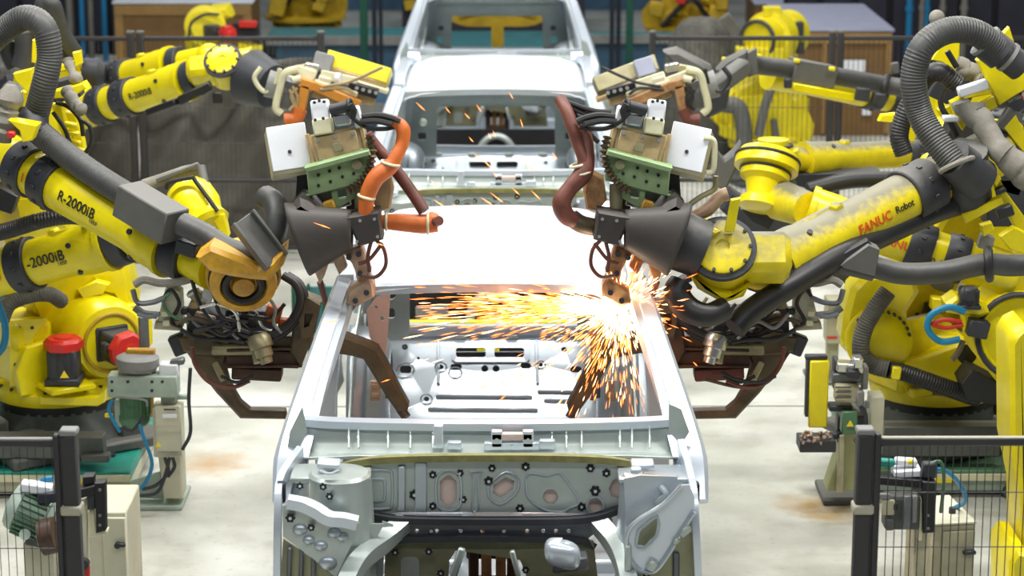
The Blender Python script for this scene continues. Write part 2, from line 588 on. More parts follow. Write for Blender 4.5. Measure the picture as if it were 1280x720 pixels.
# ------------------------------------------------------------------ the hall
fl = MB(); fl.box((0, 18, -0.05), (26, 46, 0.1), bev=0.001)
tag(fl.build('floor', 'floor'), kind='structure')
jf = MB()
for yy in (6.4, 13.1, 20.2, 27.0):
    jf.box((0, yy, 0.0005), (16, 0.012, 0.002), bev=0.0)
tag(jf.build('trim_1', 'charcoal'), kind='structure')

def panel_wall(name, x0, x1, y, h, w):
    base = MB(); base.box(((x0 + x1) / 2, y + 0.08, h / 2), (x1 - x0, 0.06, h))
    b = base.build(name, 'black'); tag(b, kind='structure')
    src = None
    n = int((x1 - x0) / w)
    for i in range(n):
        x = x0 + (i + 0.5) * w
        if src is None:
            m = MB(); m.box((0, 0, 0), (w * 0.86, 0.05, h - 0.06), bev=0.012)
            src = m.build('panel', 'navy_wall')
            src.location = (x, y, h / 2); src.parent = b
        else:
            c = src.copy(); COL.objects.link(c); c.parent = b
            c.location = (x, y + 0.012 * (i % 2), h / 2)
panel_wall('wall_left', -7.2, -3.0, 27.4, 4.0, 0.34)
panel_wall('wall_right', 2.9, 8.0, 24.6, 4.0, 0.36)
bw = MB(); bw.box((0, 40.2, 2.2), (22, 0.2, 4.4))
tag(bw.build('wall_back', 'navy_wall'), kind='structure')

CXP = -.045
# upright pipes in front of the dark walls
def pipe(px, Y, wpx, m, label, group):
    a = Q(px, 40, Y)
    r = S(wpx / 2, Y)
    b = MB(); b.cyl((a.x, Y, 0), (a.x, Y, 3.6), r, n=14)
    for z in (0.9, 2.4):
        b.cyl((a.x, Y, z), (a.x, Y, z + 0.05), r * 1.35, n=14)
    one(b, 'pipe', m, label, 'pipe', group)
pipe(103, 26.9, 7, 'blue_pipe', 'blue upright pipe before the dark wall, left of two on the left side', 'upright pipes')
pipe(131, 26.9, 7, 'blue_pipe', 'blue upright pipe nearest the left wooden crate', 'upright pipes')
pipe(88, 27.0, 9, 'grey_pipe', 'grey upright pipe farthest left, beside a blue pipe', 'upright pipes')
pipe(114, 27.0, 7, 'grey_pipe', 'grey upright pipe between the two blue pipes on the left side', 'upright pipes')
pipe(1136, 24.1, 8, 'blue_pipe', 'blue upright pipe close to the large brown crate on the right', 'upright pipes')
pipe(1158, 24.1, 6, 'blue_pipe', 'thin blue upright pipe behind the great corrugated hose loop', 'upright pipes')
pipe(1152, 24.2, 7, 'grey_pipe', 'grey pipe standing between the two blue pipes on the right side', 'upright pipes')
pipe(1177, 24.2, 7, 'grey_pipe', 'pale grey pipe next right of the right-hand blue pipes', 'upright pipes')
pipe(1204, 24.2, 8, 'grey_pipe', 'grey pipe farthest right before the dark wall', 'upright pipes')

# posts of the next stations
def post(px, Y, wpx, m, label, group):
    a = Q(px, 40, Y); r = S(wpx, Y)
    b = MB(); b.box((a.x, Y, 1.8), (r, r, 3.6)); b.box((a.x, Y, 0.01), (r * 2.2, r * 2.2, 0.02))
    one(b, 'post', m, label, 'post', group)
post(455, 24.0, 10, 'green_post', 'dark green steel post left of the rearmost car body', 'station posts')
post(468, 25.0, 6, 'navy_post', 'thin dark post just right of the left green post', 'station posts')
post(476, 25.4, 5, 'navy_post', 'thinnest dark post, beside the rearmost car body on the left', 'station posts')
post(787, 24.0, 9, 'green_post', 'dark green steel post right of the rearmost car body', 'station posts')
post(765, 25.0, 6, 'navy_post', 'dark post nearest the rearmost car body on the right', 'station posts')
post(773, 25.4, 6, 'navy_post', 'dark post between the right green post and its dark neighbour', 'station posts')

# low teal conveyor decks far behind
def deck(x0, x1, y0, y1, z, m, label):
    t = thing('conveyor_deck', ((x0 + x1) / 2, (y0 + y1) / 2, 0), label, 'conveyor', 'far conveyor decks')
    b = MB(); b.box(((x0 + x1) / 2, (y0 + y1) / 2, z - 0.04), (x1 - x0, y1 - y0, 0.08)); b.build('deck_plate', m, t)
    b = MB(); b.box(((x0 + x1) / 2, (y0 + y1) / 2, (z - 0.08) / 2), (x1 - x0 - 0.2, y1 - y0 - 0.2, z - 0.08)); b.build('plinth', 'blue_bg', t)
    b = MB(); b.box(((x0 + x1) / 2, y0 - 0.012, z - 0.04), (x1 - x0, 0.02, 0.1)); b.build('edge_rail', 'grey', t)
deck(-2.55, -1.0, 25.8, 26.6, 0.42, 'teal_bg', 'teal conveyor deck left behind the green post')
deck(0.9, 2.2, 25.7, 26.0, 0.45, 'teal_bg', 'teal conveyor deck behind the right green post')
deck(-0.85, 0.75, 24.0, 27.2, 0.30, 'teal_bg', 'low teal deck seen through the rearmost car body')
deck(-2.4, -1.0, 22.0, 23.7, 0.30, 'blue_bg', 'low dark blue deck left of the rearmost car body')
deck(1.05, 2.5, 21.6, 23.6, 0.32, 'blue_bg', 'low dark blue deck right of the rearmost car body')
deck(-2.6, 2.6, 31.5, 35.0, 0.5, 'blue_bg', 'farthest dark blue deck across the line')

# yellow lifting fork seen through the rearmost body
def fork(cx, Y, z0, zt, half, m, label, group, pads=True):
    t = thing('lifting_fork', (cx, Y, z0), label, 'lift', group)
    b = MB(); b.box((cx, Y, z0 + 0.03), (0.5, 0.5, 0.06)); b.build('foot', 'black', t)
    b = MB(); b.box((cx, Y, (z0 + zt) / 2), (0.12, 0.12, zt - z0)); b.build('mast', m, t)
    b = MB()
    for s in (-1, 1):
        b.sweep([(cx, Y, zt), (cx + s * half * 0.45, Y, zt), (cx + s * half * 0.7, Y, zt + (0.05 if pads else 0)), (cx + s * half, Y, zt + (0.10 if pads else 0))],
                [(-.06, -.05), (.06, -.05), (.06, .05), (-.06, .05)] if pads else [(-.03, -.03), (.03, -.03), (.03, .03), (-.03, .03)], (0, 0, 1), sub=3)
    b.build('cross_arm', m, t)
    for s in (-1, 1) if pads else ():
        b = MB(); b.box((cx + s * half * 0.40, Y - 0.02, zt + 0.12), (0.26, 0.12, 0.14), rotm(roll=s * 14)); b.build('pad', m, t)
fork(Q(622, 30, 23.3).x, 23.3, 0.0, 0.92, 0.64, 'yellow_old', 'yellow T-shaped lifting fork seen through the rearmost car body', 'lifting forks')
fork(Q(610, 395, 12.6).x, 12.6, 0.0, 0.60, 0.46, 'yellow', 'yellow fork seen through the rear window of the front car body', 'lifting forks', False)

# wooden crates
def crate(x0, x1, y0, y1, h, top, label, planks):
    t = thing('crate', ((x0 + x1) / 2, (y0 + y1) / 2, 0), label, 'crate', 'wooden crates')
    b = MB(); b.box(((x0 + x1) / 2, (y0 + y1) / 2, h / 2), (x1 - x0, y1 - y0, h)); b.build('box_body', 'wood', t)
    b = MB(); b.box(((x0 + x1) / 2, (y0 + y1) / 2, h + 0.015), (x1 - x0 + 0.04, y1 - y0 + 0.04, 0.03)); b.build('lid', top, t)
    for k, (a0, a1, z0, z1) in enumerate(planks):
        b = MB(); b.box(((a0 + a1) / 2, y0 - 0.012 - .004 * k, (z0 + z1) / 2), (a1 - a0, 0.03, z1 - z0)); b.build('plank', 'wood_light', t)
    return t
a, b_ = Q(986, 100, 22).x, Q(1113, 100, 22).x
cr = crate(a, b_, 22, 23.9, 0.97, 'lilac_top', 'large brown crate with pale lilac top behind the right fence',
      [(a, a + 0.09, 0.02, 0.95), (b_ - 0.05, b_, 0.02, 0.95), (a, b_, 0.86, 0.96), (a + 0.30, a + 0.34, 0.02, 0.86)])
for (px, py, w, h) in ((1068, 83, 27, 16), (1083, 140, 11, 8)):
    q = Q(px, py, 21.97); m = MB(); m.box((q.x, 21.965, q.z), (S(w, 22), 0.012, S(h, 22))); m.build('paper_label', 'white_panel', cr)
a, b_ = Q(169, 40, 27).x, Q(331, 40, 27).x
crate(a, b_, 25.6, 26.5, 0.80, 'white_top', 'brown framed crate with white top left behind the fence',
      [(a, a + 0.09, 0.02, 0.78), (b_ - 0.09, b_, 0.02, 0.78), (a, b_, 0.68, 0.79), (a, b_, 0.02, 0.10)])
q = Q(1010, 10, 25.4)
crate(q.x - 0.5, q.x + 0.35, 25.9, 27.0, 0.75, 'lilac_top', 'smaller grey-topped crate behind the large brown crate', [])

def far_machine():
    t = thing('press_machine', (0, 29.2, 0), 'dark machine with red and amber blocks seen over the rearmost car body', 'machine')
    rr = random.Random(4)
    b = MB(); b.box((-.1, 29.3, .45), (2.2, .9, .9)); b.build('machine_body', 'navy_wall', t)
    for k in range(16):
        b = MB(); b.box((-1.1 + k * .135, 28.8 + rr.uniform(-.1, .05), rr.uniform(.35, 1.0)), (rr.uniform(.08, .2), .14, rr.uniform(.08, .3)), rotm(roll=rr.uniform(-12, 12)))
        b.build('machine_block', rr.choice(['brown', 'black', 'charcoal', 'yellow_old', 'black', 'tan_rust', 'blue_bg']), t)
far_machine()
pit = MB(); pit.box((CXP, 15.5, .004), (1.16, 19.0, .008), bev=0.0)
tag(pit.build('trim_2', 'black'), kind='structure')
def guard():
    t = thing('guard_panel', Q(395, 380, 14.2) * 1, 'low pale teal guard panel with dark uprights, left of the front car', 'guard')
    a, c = Q(366, 340, 14.2), Q(424, 340, 14.2)
    b = MB(); b.box(((a.x + c.x) / 2, 14.2, .24), (c.x - a.x, .02, .40)); b.build('panel', 'teal_bg', t)
    for k in range(4):
        x = a.x + (c.x - a.x) * k / 3
        b = MB(); b.box((x, 14.18, .23), (.018, .03, .46)); b.build('upright', 'green_post', t)
guard()

# fences
def fence(name, label, x0, x1, Y, ztop, zbot, posts, pitch, group, wr=0.0022, pw=0.06, yr=0.0):
    t = thing('mesh_fence', ((x0 + x1) / 2, Y, 0), label, 'fence', group)
    b = MB()
    for z in (ztop - 0.015, zbot):
        b.box(((x0 + x1) / 2, Y, z), (x1 - x0, 0.03, 0.03))
    b.build('rail', 'fence', t)
    if Y > 12:
        b = MB(); b.box(((x0 + x1) / 2, Y, .59), (x1 - x0, .025, .025)); b.build('middle_rail', 'fence', t)
    b = MB()
    n = int((x1 - x0) / pitch)
    for i in range(n + 1):
        x = x0 + (i + 0.5) * pitch
        if x < x1:
            b.cyl((x, Y, zbot), (x, Y, ztop - 0.02), wr, n=4)
    for k in range(1, 6):
        z = zbot + (ztop - zbot) * k / 6
        b.cyl((x0, Y, z), (x1, Y, z), wr, n=4)
    tag(b.build('mesh_panel', 'fence_wire', t), kind='stuff')
    for p in posts:
        b = MB(); b.box((p, Y, (ztop + 0.02) / 2), (pw, pw, ztop + 0.02)); b.box((p, Y, 0.006), (pw * 2.6, pw * 2.6, 0.012))
        o = b.build('post', 'fence', t)
        b = MB(); b.box((p, Y, ztop + 0.03), (pw * 1.1, pw * 1.1, 0.02)); b.build('post_cap', 'bracket_grey', o)
    return t
FY = 16.8
xa, xb = Q(-40, 100, FY).x, Q(402, 100, FY).x
p1 = Q(170, 100, FY).x
fence('f', 'dark wire mesh fence with a tarp behind, left side at the rear', xa, xb, FY, 1.62, 0.10, [Q(165, 100, FY).x, Q(177, 100, FY).x, xb, xa], 0.035, 'rear fences', pw=0.05)
xa2, xb2 = Q(815, 100, FY).x, Q(1330, 100, FY).x
fence('f', 'dark wire mesh fence before the large brown crate, right side at the rear', xa2, xb2, FY, 1.62, 0.10, [Q(1039, 100, FY).x, Q(1049, 100, FY).x, xa2, xb2], 0.035, 'rear fences', pw=0.045)
NY = 7.94
def front_fence(side, label):
    if side < 0:
        x0, x1 = Q(-60, 600, NY).x, Q(72, 600, NY).x; ps = [Q(73, 600, NY).x, Q(89, 600, NY).x]
        t = fence('f', label, x0, x1, NY, 1.405, 0.2, [], 0.028, 'front fences', wr=0.0019)
    else:
        x0, x1 = Q(1095, 600, NY).x, Q(1345, 600, NY).x; ps = [Q(1079, 600, NY).x, Q(1095, 600, NY).x]
        t = fence('f', label, x0, x1, NY, 1.405, 0.2, [], 0.028, 'front fences', wr=0.0019)
    a, c = (ps[0], ps[1])
    thin, wide = (a, c) if side < 0 else (c, a)
    b = MB(); b.box((thin, NY, 0.71), (0.022, 0.04, 1.42)); b.build('panel_frame', 'fence', t)
    b = MB(); b.box((wide, NY, 0.71), (0.056, 0.056, 1.42)); b.box((wide, NY, 0.006), (0.16, 0.16, 0.012))
    p = b.build('post', 'fence', t)
    b = MB(); b.box((wide, NY, 1.43), (0.062, 0.062, 0.022)); b.build('post_cap', 'grey', p)
    b = MB(); b.box((wide, NY - 0.002, 1.15), (0.072, 0.072, 0.034)); b.build('clamp', 'fence_cap', p)
    b = MB(); b.cyl((x0, NY, 1.395), (x1, NY, 1.395), 0.014, n=10); b.build('top_tube', 'fence_cap' if side > 0 else 'grey', t)
front_fence(-1, 'dark mesh fence with double post in the lower left corner')
front_fence(1, 'dark mesh fence with double post and pale top tube, lower right')

# tarps
def tarp(px0, px1, Y, z1, label, seed):
    x0, x1 = Q(px0, 150, Y).x, Q(px1, 150, Y).x
    rr = random.Random(seed)
    ph = [rr.uniform(0, 6) for _ in range(6)]
    def fn(u, v):
        x = x0 + (x1 - x0) * u
        z = 0.03 + (z1 - 0.03 - 0.10 * math.sin(PI * u) * 0.4) * v
        y = Y + 0.05 * math.sin(9 * u + ph[0] + 2.6 * v) + 0.05 * abs(math.sin(11 * u - 8 * v + ph[3])) + 0.035 * math.sin(21 * u - 7 * v + ph[1]) + 0.03 * math.sin(5 * v + 13 * u + ph[2])
        return V((x, y, z))
    m = MB(); m.grid(fn, 60, 30)
    one(m, 'tarp', 'tarp', label, 'tarp', 'hanging tarps', solid=0.006)
tarp(-60, 168, 17.25, 1.36, 'dark crumpled tarp behind the left fence, left of its posts', 3)
tarp(172, 405, 17.15, 1.42, 'dark crumpled tarp behind the left fence, right of its posts', 5)

# shrouded machine behind the right fence
def shroud():
    c = Q(878, 75, 20.6)
    t = thing('covered_machine', (c.x, 20.6, 0), 'dark grey rounded covered machine behind the right fence', 'machine')
    m = MB()
    def fn(u, v):
        a = 2 * PI * u
        z = 1.28 * math.sin(v * PI / 2)
        r = 0.38 * (math.cos(v * PI / 2) ** 0.55) * (1 + 0.05 * math.sin(6 * a + 4 * v))
        return V((c.x + r * math.cos(a), 20.6 + r * math.sin(a), z))
    m.grid(fn, 36, 14); m.build('cover', 'cloth_grey', t)
    m = MB(); m.beam(Q(905, 20, 20.2), Q(935, 62, 20.2), 0.10, 0.12); m.build('side_flap', 'bracket_grey', t)
    m = MB(); m.box((c.x, 20.6, 0.02), (0.8, 0.8, 0.04)); m.build('base_plate', 'black', t)
shroud()

# ------------------------------------------------------------------ car bodies
CX, CY = -0.045, 8.9
def C(px, py, v):
    p = Q(px, py, CY + v)
    return V((p.x - CX, v, p.z))
def circ(px, py, r, n=14, ry=None):
    ry = r if ry is None else ry
    return [(px + r * math.cos(2 * PI * k / n), py + ry * math.sin(2 * PI * k / n)) for k in range(n)]
def rrect(x0, y0, x1, y1, r=3):
    return [(x0 + r, y0), (x1 - r, y0), (x1, y0 + r), (x1, y1 - r), (x1 - r, y1), (x0 + r, y1), (x0, y1 - r), (x0, y0 + r)]

def make_car():
    t = thing('car', (CX, CY, 0), 'bare silver car body nearest, showered with weld sparks', 'car body', 'car bodies on the line')
    def B(m, name, mt, parent=t, **k):
        return m.build(name, mt, parent, local=True, **k)
    # roof skin
    def roof(u, v):
        y = 0.735 + 1.75 * v
        hw = 0.612 - 0.02 * v
        uu = 2 * u - 1
        z = 1.572 + 0.05 * math.sin(PI * min(1, v * 0.8)) - 0.085 * v * v - 0.030 * uu * uu - 0.075 * abs(uu) ** 9 - 0.03 * max(0, 1 - v * 14)
        if 0.80 < abs(uu) < 0.86: z -= 0.006
        return V((hw * uu, y - 0.05 * (1 - uu * uu) * (1 - v), z))
    m = MB(); m.grid(roof, 44, 24); B(m, 'roof', 'roof_lit', solid=0.008)
    m = MB(); m.sweep([(-.60, .79, 1.51), (-.3, .745, 1.535), (0, .73, 1.543), (.3, .745, 1.535), (.60, .79, 1.51)], [(-.02, -.03), (.015, -.03), (.015, .05), (-.02, .05)], (0, 0, 1)); B(m, 'roof_header', 'steel')
    m = MB(); m.sweep([(-.57, 2.47, 1.44), (0, 2.50, 1.475), (.57, 2.47, 1.44)], [(-.03, -.04), (.02, -.04), (.02, .04), (-.03, .04)], (0, 0, 1)); B(m, 'rear_roof_rail', 'steel')
    for y in (1.25, 1.75, 2.15):
        m = MB(); m.sweep([(-.56, y, 1.515), (0, y, 1.56), (.56, y, 1.515)], [(-.012, -.03), (.012, -.03), (.012, .03), (-.012, .03)], (0, 0, 1)); B(m, 'roof_bow', 'steel')
    # side frames
    apr = [(-.052, -.012), (-.028, -.014), (-.022, .012), (.035, .020), (.050, .004), (.046, -.032), (-.048, -.034)]
    for s in (-1, 1):
        def X(p): return (p[0] * s, p[1], p[2])
        pr = apr if s > 0 else [(a, -b) for a, b in apr]
        m = MB(); m.sweep([X(p) for p in ((.600, .80, 1.555), (.648, .52, 1.43), (.700, .24, 1.285), (.738, .03, 1.165), (.768, -.13, 1.055), (.782, -.24, .93))], pr, (s, 0, 0), sc=[.85, .95, 1.05, 1.2, 1.25, .9])
        B(m, 'a_pillar', 'steel_bright')
        m = MB(); m.sweep([X(p) for p in ((.575, .80, 1.52), (.62, .52, 1.39), (.672, .24, 1.245), (.705, .06, 1.13), (.73, .0, 1.0), (.735, .02, .75), (.73, .05, .42))], [(-.02, -.035), (.02, -.035), (.02, .035), (-.02, .035)], (s, 0, 0)); B(m, 'door_post', 'steel')
        m = MB(); m.sweep([X(p) for p in ((.600, .78, 1.555), (.602, 1.3, 1.585), (.592, 1.9, 1.565), (.575, 2.48, 1.47))], [(-.03, -.03), (.03, -.03), (.03, .02), (-.03, .02)], (s, 0, 0)); B(m, 'roof_rail', 'steel_bright')
        m = MB(); m.sweep([X(p) for p in ((.60, 1.36, 1.54), (.66, 1.36, 1.3), (.72, 1.34, 1.0), (.74, 1.33, .7), (.74, 1.32, .42))], [(-.035, -.07), (.03, -.07), (.03, .07), (-.035, .07)], (s, 0, 0), sc=[.7, .8, 1.1, 1.3, 1.5]); B(m, 'b_pillar', 'steel')
        m = MB(); m.sweep([X(p) for p in ((.74, .0, .40), (.75, 1.2, .40), (.75, 2.2, .42))], [(-.06, -.07), (.05, -.07), (.05, .07), (-.06, .07)], (s, 0, 0)); B(m, 'sill', 'steel')
        m = MB(); m.sweep([X(p) for p in ((.575, 2.42, 1.47), (.615, 2.66, 1.28), (.655, 2.88, 1.08), (.68, 3.0, .92))], [(-.05, -.09), (.03, -.09), (.03, .09), (-.05, .09)], (s, 0, 0)); B(m, 'c_pillar', 'steel_bright')
        m = MB()                                    # rear quarter with the wheel arch
        def qf(u, v, s=s):
            y = 1.95 + 1.3 * u
            z = .42 + (.62 + .04 * math.sin(PI * u)) * v
            arch = .30 ** 2 - (y - 2.5) ** 2
            lo = .30 + math.sqrt(arch) if arch > 0 else .42
            z = max(z, min(lo, .62) + (z - .42) * .4)
            return V((s * (.84 + .03 * math.sin(PI * v) - .04 * v - .05 * u * u), y, z))
        m.grid(qf, 26, 12); B(m, 'rear_quarter', 'steel_bright', solid=.006)
        m = MB()
        def wh(u, v, s=s):
            a = PI * u; b = PI / 2 * v
            return V((s * (.70 - .20 * math.sin(b)), 2.45 - .40 * math.cos(a) * math.cos(b * .6), .42 + .50 * math.sin(a) * (1 - .25 * v * v)))
        m.grid(wh, 22, 10)
        for k in range(3):
            m.ring((s * .60, 2.45, .45), (1, 0, 0), .43 - .035 * k, .008, n=30, k=5)
        B(m, 'wheelhouse', 'steel', solid=.005)
        m = MB(); m.plate([(1.6, .45), (2.9, .45), (3.0, .9), (2.75, 1.18), (2.45, 1.4), (2.3, 1.40), (2.45, 1.05), (2.0, .95), (1.6, .6)], [circ(2.45, .78, .06), circ(2.72, .95, .05), [(2.0, .6), (2.2, .6), (2.2, .72), (2.0, .72)]], lambda a, b, d, s=s: V((s * (.665 - d - .12 * max(0, b - .9)), a, b)), .008); B(m, 'inner_quarter', 'steel_green')
        # small striker plate, bracket and lug on the inner rear side
        m = MB(); m.box((s * .55, 1.95, .74), (.05, .02, .10), bev=.004); m.box((s * .55, 1.938, .765), (.03, .006, .02)); m.box((s * .55, 1.938, .72), (.03, .006, .02)); B(m, 'latch_bracket', 'copper')
        m = MB(); m.cyl((s * .49, 1.98, .70), (s * .49, 1.95, .83), .018, n=10); m.box((s * .47, 1.96, .72), (.03, .03, .06)); B(m, 'lug', 'steel_dark')
    m = MB(); m.plate(rrect(-.55, 1.10, .55, 1.24, .03), [[(x + .055 * math.cos(a * PI / 6), 1.17 + .03 * math.sin(a * PI / 6)) for a in range(12)] for x in (-.36, -.14, .08, .26, .42)], lambda a, b, d: V((a, 2.84 + d - (b - 1.1) * .7, b)), .02); B(m, 'rear_window_header', 'steel_green')
    # rear panel: rail, bulkhead with holes
    def bv(py): return 3.05 - .5 * (py - 412) / 113
    def bf(a, b, d): return C(a, b, bv(b)) + V((0, d, 0))
    out = [(468, 414), (500, 412), (640, 411), (770, 412), (802, 414), (812, 530), (456, 530)]
    holes = [rrect(570, 435, 607, 447, 2), rrect(618, 435, 655, 447, 2), circ(606, 461, 4.5, 10), circ(620, 461, 4.5, 10), rrect(500, 457, 514, 467, 2), rrect(563, 455, 577, 463, 2), circ(506, 434, 4, 10), circ(487, 436, 2.6, 8), circ(523, 448, 2, 8), circ(551, 459, 3.4, 10), circ(533, 499, 3.4, 10), rrect(651, 454, 664, 461, 2), circ(676, 456, 3, 8), rrect(713, 458, 727, 466, 2), circ(705, 437, 3.5, 10), circ(742, 440, 3, 8)]
    m = MB(); m.plate(out, holes, bf, .012); bh = B(m, 'rear_bulkhead', 'steel')
    m = MB()
    for (x0, y0, x1, y1) in ((545, 495, 665, 496), (535, 511, 672, 512), (548, 425, 548, 480), (670, 425, 672, 480), (672, 489, 720, 490), (680, 500, 722, 501)):
        m.beam(C(x0, y0, bv(y0) - .004), C(x1, y1, bv(y1) - .004), .014, .016)
    for (x, y, r) in ((551, 459, 8), (569, 466, 9), (533, 499, 8), (507, 463, 12), (676, 456, 6)):
        c = C(x, y, bv(y) - .002); m.ring(c, (0, 1, .2), S(r, 11.6) * .9, .004, n=18, k=5)
    B(m, 'pressing', 'steel', bh)
    m = MB(); m.plate(rrect(565, 429, 662, 452, 4), [rrect(570, 434, 607, 448, 2), rrect(618, 434, 655, 448, 2)], lambda a, b, d: bf(a, b, d - .012), .010); B(m, 'slot_frame', 'steel_bright', bh)
    fr = [(-.66, .66), (.66, .66), (.64, .95), (.58, 1.28), (-.58, 1.28), (-.64, .95)]
    ho = [(-.43, .72), (-.40, .66), (.40, .66), (.43, .72), (.42, 1.08), (.38, 1.125), (-.38, 1.125), (-.42, 1.08)]
    m = MB(); m.plate(fr, [ho, circ(-.52, .98, .03), circ(.52, .98, .03), rrect(-.56, .84, -.50, .90, .01), rrect(.50, .84, .56, .90, .01)], lambda a, b, d: V((a, 2.86 + d + (1.0 - b) * .45, b)), .02); B(m, 'rear_window_frame', 'steel_green')
    m = MB(); m.plate([(-.66, .36), (.66, .36), (.66, .60), (-.66, .60)], [], lambda a, b, d: V((a, 3.16 + d, b)), .02); B(m, 'tail_panel', 'steel_dark')
    m = MB(); m.sweep([C(462, 398, 3.0), C(474, 410, 3.02), C(520, 413, 3.04), C(636, 414, 3.05), C(752, 413, 3.04), C(798, 410, 3.02), C(810, 398, 3.0)], [(-.035, -.03), (-.02, -.045), (.02, -.045), (.035, -.02), (.035, .03), (-.035, .03)], (0, 0, 1)); B(m, 'parcel_rail', 'steel_bright')
    m = MB()
    for x in (515, 575, 640, 700, 760):
        m.box(C(x, 421, 3.0), (.06, .02, .02))
    B(m, 'rail_clip', 'steel_green')
    m = MB(); m.box((0, 1.35, .36), (1.42, 2.7, .02)); m.sweep([(0, -.05, .42), (0, .5, .42), (0, 1.9, .40)], [(-.02, -.14), (.12, -.07), (.12, .07), (-.02, .14)], (0, 0, 1))
    for y in (.55, 1.2): m.box((0, y, .39), (1.36, .12, .07), bev=.02)
    B(m, 'floor_pan', 'steel')
    # windscreen base: bar, cowl tray, flange
    m = MB(); m.sweep([(-.745, .035, 1.172), (-.60, .005, 1.170), (-.3, -.015, 1.168), (0, -.02, 1.168), (.3, -.015, 1.168), (.60, .005, 1.170), (.745, .035, 1.172)], [(-.017, -.03), (.012, -.034), (.018, .0), (.012, .03), (-.017, .03)], (0, 0, 1)); cb = B(m, 'cowl_bar', 'steel_bright')
    def tray(u, v):
        x = (2 * u - 1) * .715
        pr = [(-.02, 1.155), (-.035, 1.10), (-.06, 1.065), (-.11, 1.058), (-.16, 1.075), (-.19, 1.092)]
        q = v * 5; i = min(4, int(q)); f = q - i
        y = pr[i][0] + (pr[i + 1][0] - pr[i][0]) * f; z = pr[i][1] + (pr[i + 1][1] - pr[i][1]) * f
        k = abs(2 * u - 1)
        return V((x, y + .06 * k ** 3 * 0.5, z - .05 * max(0, k - .72) * v))
    m = MB(); m.grid(tray, 40, 15); B(m, 'cowl_tray', 'steel_green', solid=.006)
    for px in (436, 448, 485, 513, 541, 690, 708, 727, 775, 790, 812):
        m = MB(); m.sweep([C(px, 533, -.03), C(px, 545, -.05), C(px, 560, -.11)], [(-.004, -.003), (.004, -.003), (.003, .003), (-.003, .003)], (1, 0, 0)); B(m, 'rib', 'steel_green')
    for (px, py, w, h) in ((568, 556, 18, 10), (640, 545, 52, 9), (621, 548, 14, 22), (660, 548, 14, 22), (684, 555, 20, 12), (548, 545, 12, 30), (640, 557, 70, 10)):
        m = MB(); c = C(px, py, -.10); m.box(c, (S(w, 8.8), .03, S(h, 8.8)), bev=.004); m.cyl(c + V((0, -.012, 0)), c + V((0, -.018, 0)), .006, n=8); B(m, 'cowl_bracket', 'steel_bright' if py > 554 or w < 20 else 'pinkish')
    m = MB(); m.sweep([(-.60, -.16, 1.035), (-.52, -.19, 1.068), (-.40, -.205, 1.088), (-.2, -.21, 1.096), (0, -.212, 1.098), (.2, -.21, 1.096), (.40, -.205, 1.088), (.52, -.19, 1.068), (.60, -.16, 1.035)], [(-.014, -.012), (.012, -.012), (.012, .018), (-.014, .018)], (0, 0, 1)); cf = B(m, 'cowl_flange', 'sealant')
    # firewall
    FV = -.20
    ff = lambda a, b, d: C(a, b, FV) + V((0, d, 0))
    out = [(441, 592), (455, 583), (482, 577), (560, 573), (640, 572), (720, 573), (770, 577), (781, 585), (779, 634), (760, 644), (700, 641), (640, 640), (560, 640), (500, 640), (470, 645), (446, 636)]
    holes = [rrect(550, 594, 571, 633, 8), [(617, 606), (632, 596), (643, 601), (641, 612), (626, 622), (616, 617)], circ(688, 621, 9.5, 16), circ(744, 632, 8.5, 14), [(776, 596), (766, 600), (761, 610), (764, 620), (776, 624)]]
    m = MB(); m.plate(out, holes, ff, .010); fw = B(m, 'firewall', 'steel_green')
    m = MB()                                     # raised pressings of the firewall
    def rim(pts, r=.005):
        P = [C(x, y, FV - .003) for x, y in pts]; m.tube(P + [P[0]], r, n=6, sub=3)
    rim(rrect(447, 588, 490, 636, 6)); rim(rrect(456, 599, 481, 626, 4)); rim(rrect(546, 589, 576, 638, 9)); rim([(610, 607), (632, 590), (648, 600), (645, 616), (626, 630), (612, 622)])
    rim([(657, 598), (664, 592), (684, 595), (697, 591), (706, 598), (724, 627), (712, 635), (702, 640), (680, 637), (660, 622)], .004); rim(circ(744, 632, 11, 12)); rim([(588, 590), (603, 590), (598, 600), (598, 634), (590, 637), (592, 600)], .004)
    m.beam(C(502, 582, FV - .005), C(502, 638, FV - .005), .03, .02); m.beam(C(526, 578, FV - .005), C(526, 640, FV - .005), .045, .012)
    B(m, 'pressing', 'steel', fw)
    inner = MB(); inner.plate([(440, 585), (782, 585), (780, 640), (446, 640)], [], lambda a, b, d: C(a, b, -.18) + V((0, d, 0)), .006); B(inner, 'lit_backing', 'pinkish')  # pale pink backing added for the warm lit interior behind the holes
    src = None                                   # weld studs on the firewall and tower fronts
    for (px, py, v, r) in ((541, 593, FV, 4), (575, 591, FV, 4), (541, 632, FV, 4), (579, 624, FV, 4), (518, 618, FV, 5.5), (611, 601, FV, 5), (615, 585, FV, 4), (657, 583, FV, 4.5), (738, 585, FV, 4.5), (758, 591, FV, 4.5), (744, 613, FV, 5.5), (650, 635, FV, 4.5), (727, 633, FV, 4.5), (442, 592, FV - .02, 3.5), (494, 690, -.28, 4), (536, 689, -.28, 4), (551, 716, -.28, 4), (657, 712, -.28, 4),
                           (375, 607, -.44, 4), (404, 608, -.44, 4), (412, 620, -.44, 4), (363, 647, -.52, 5), (389, 659, -.52, 4), (800, 704, -.5, 5), (808, 716, -.5, 5)):
        p = C(px, py, v)
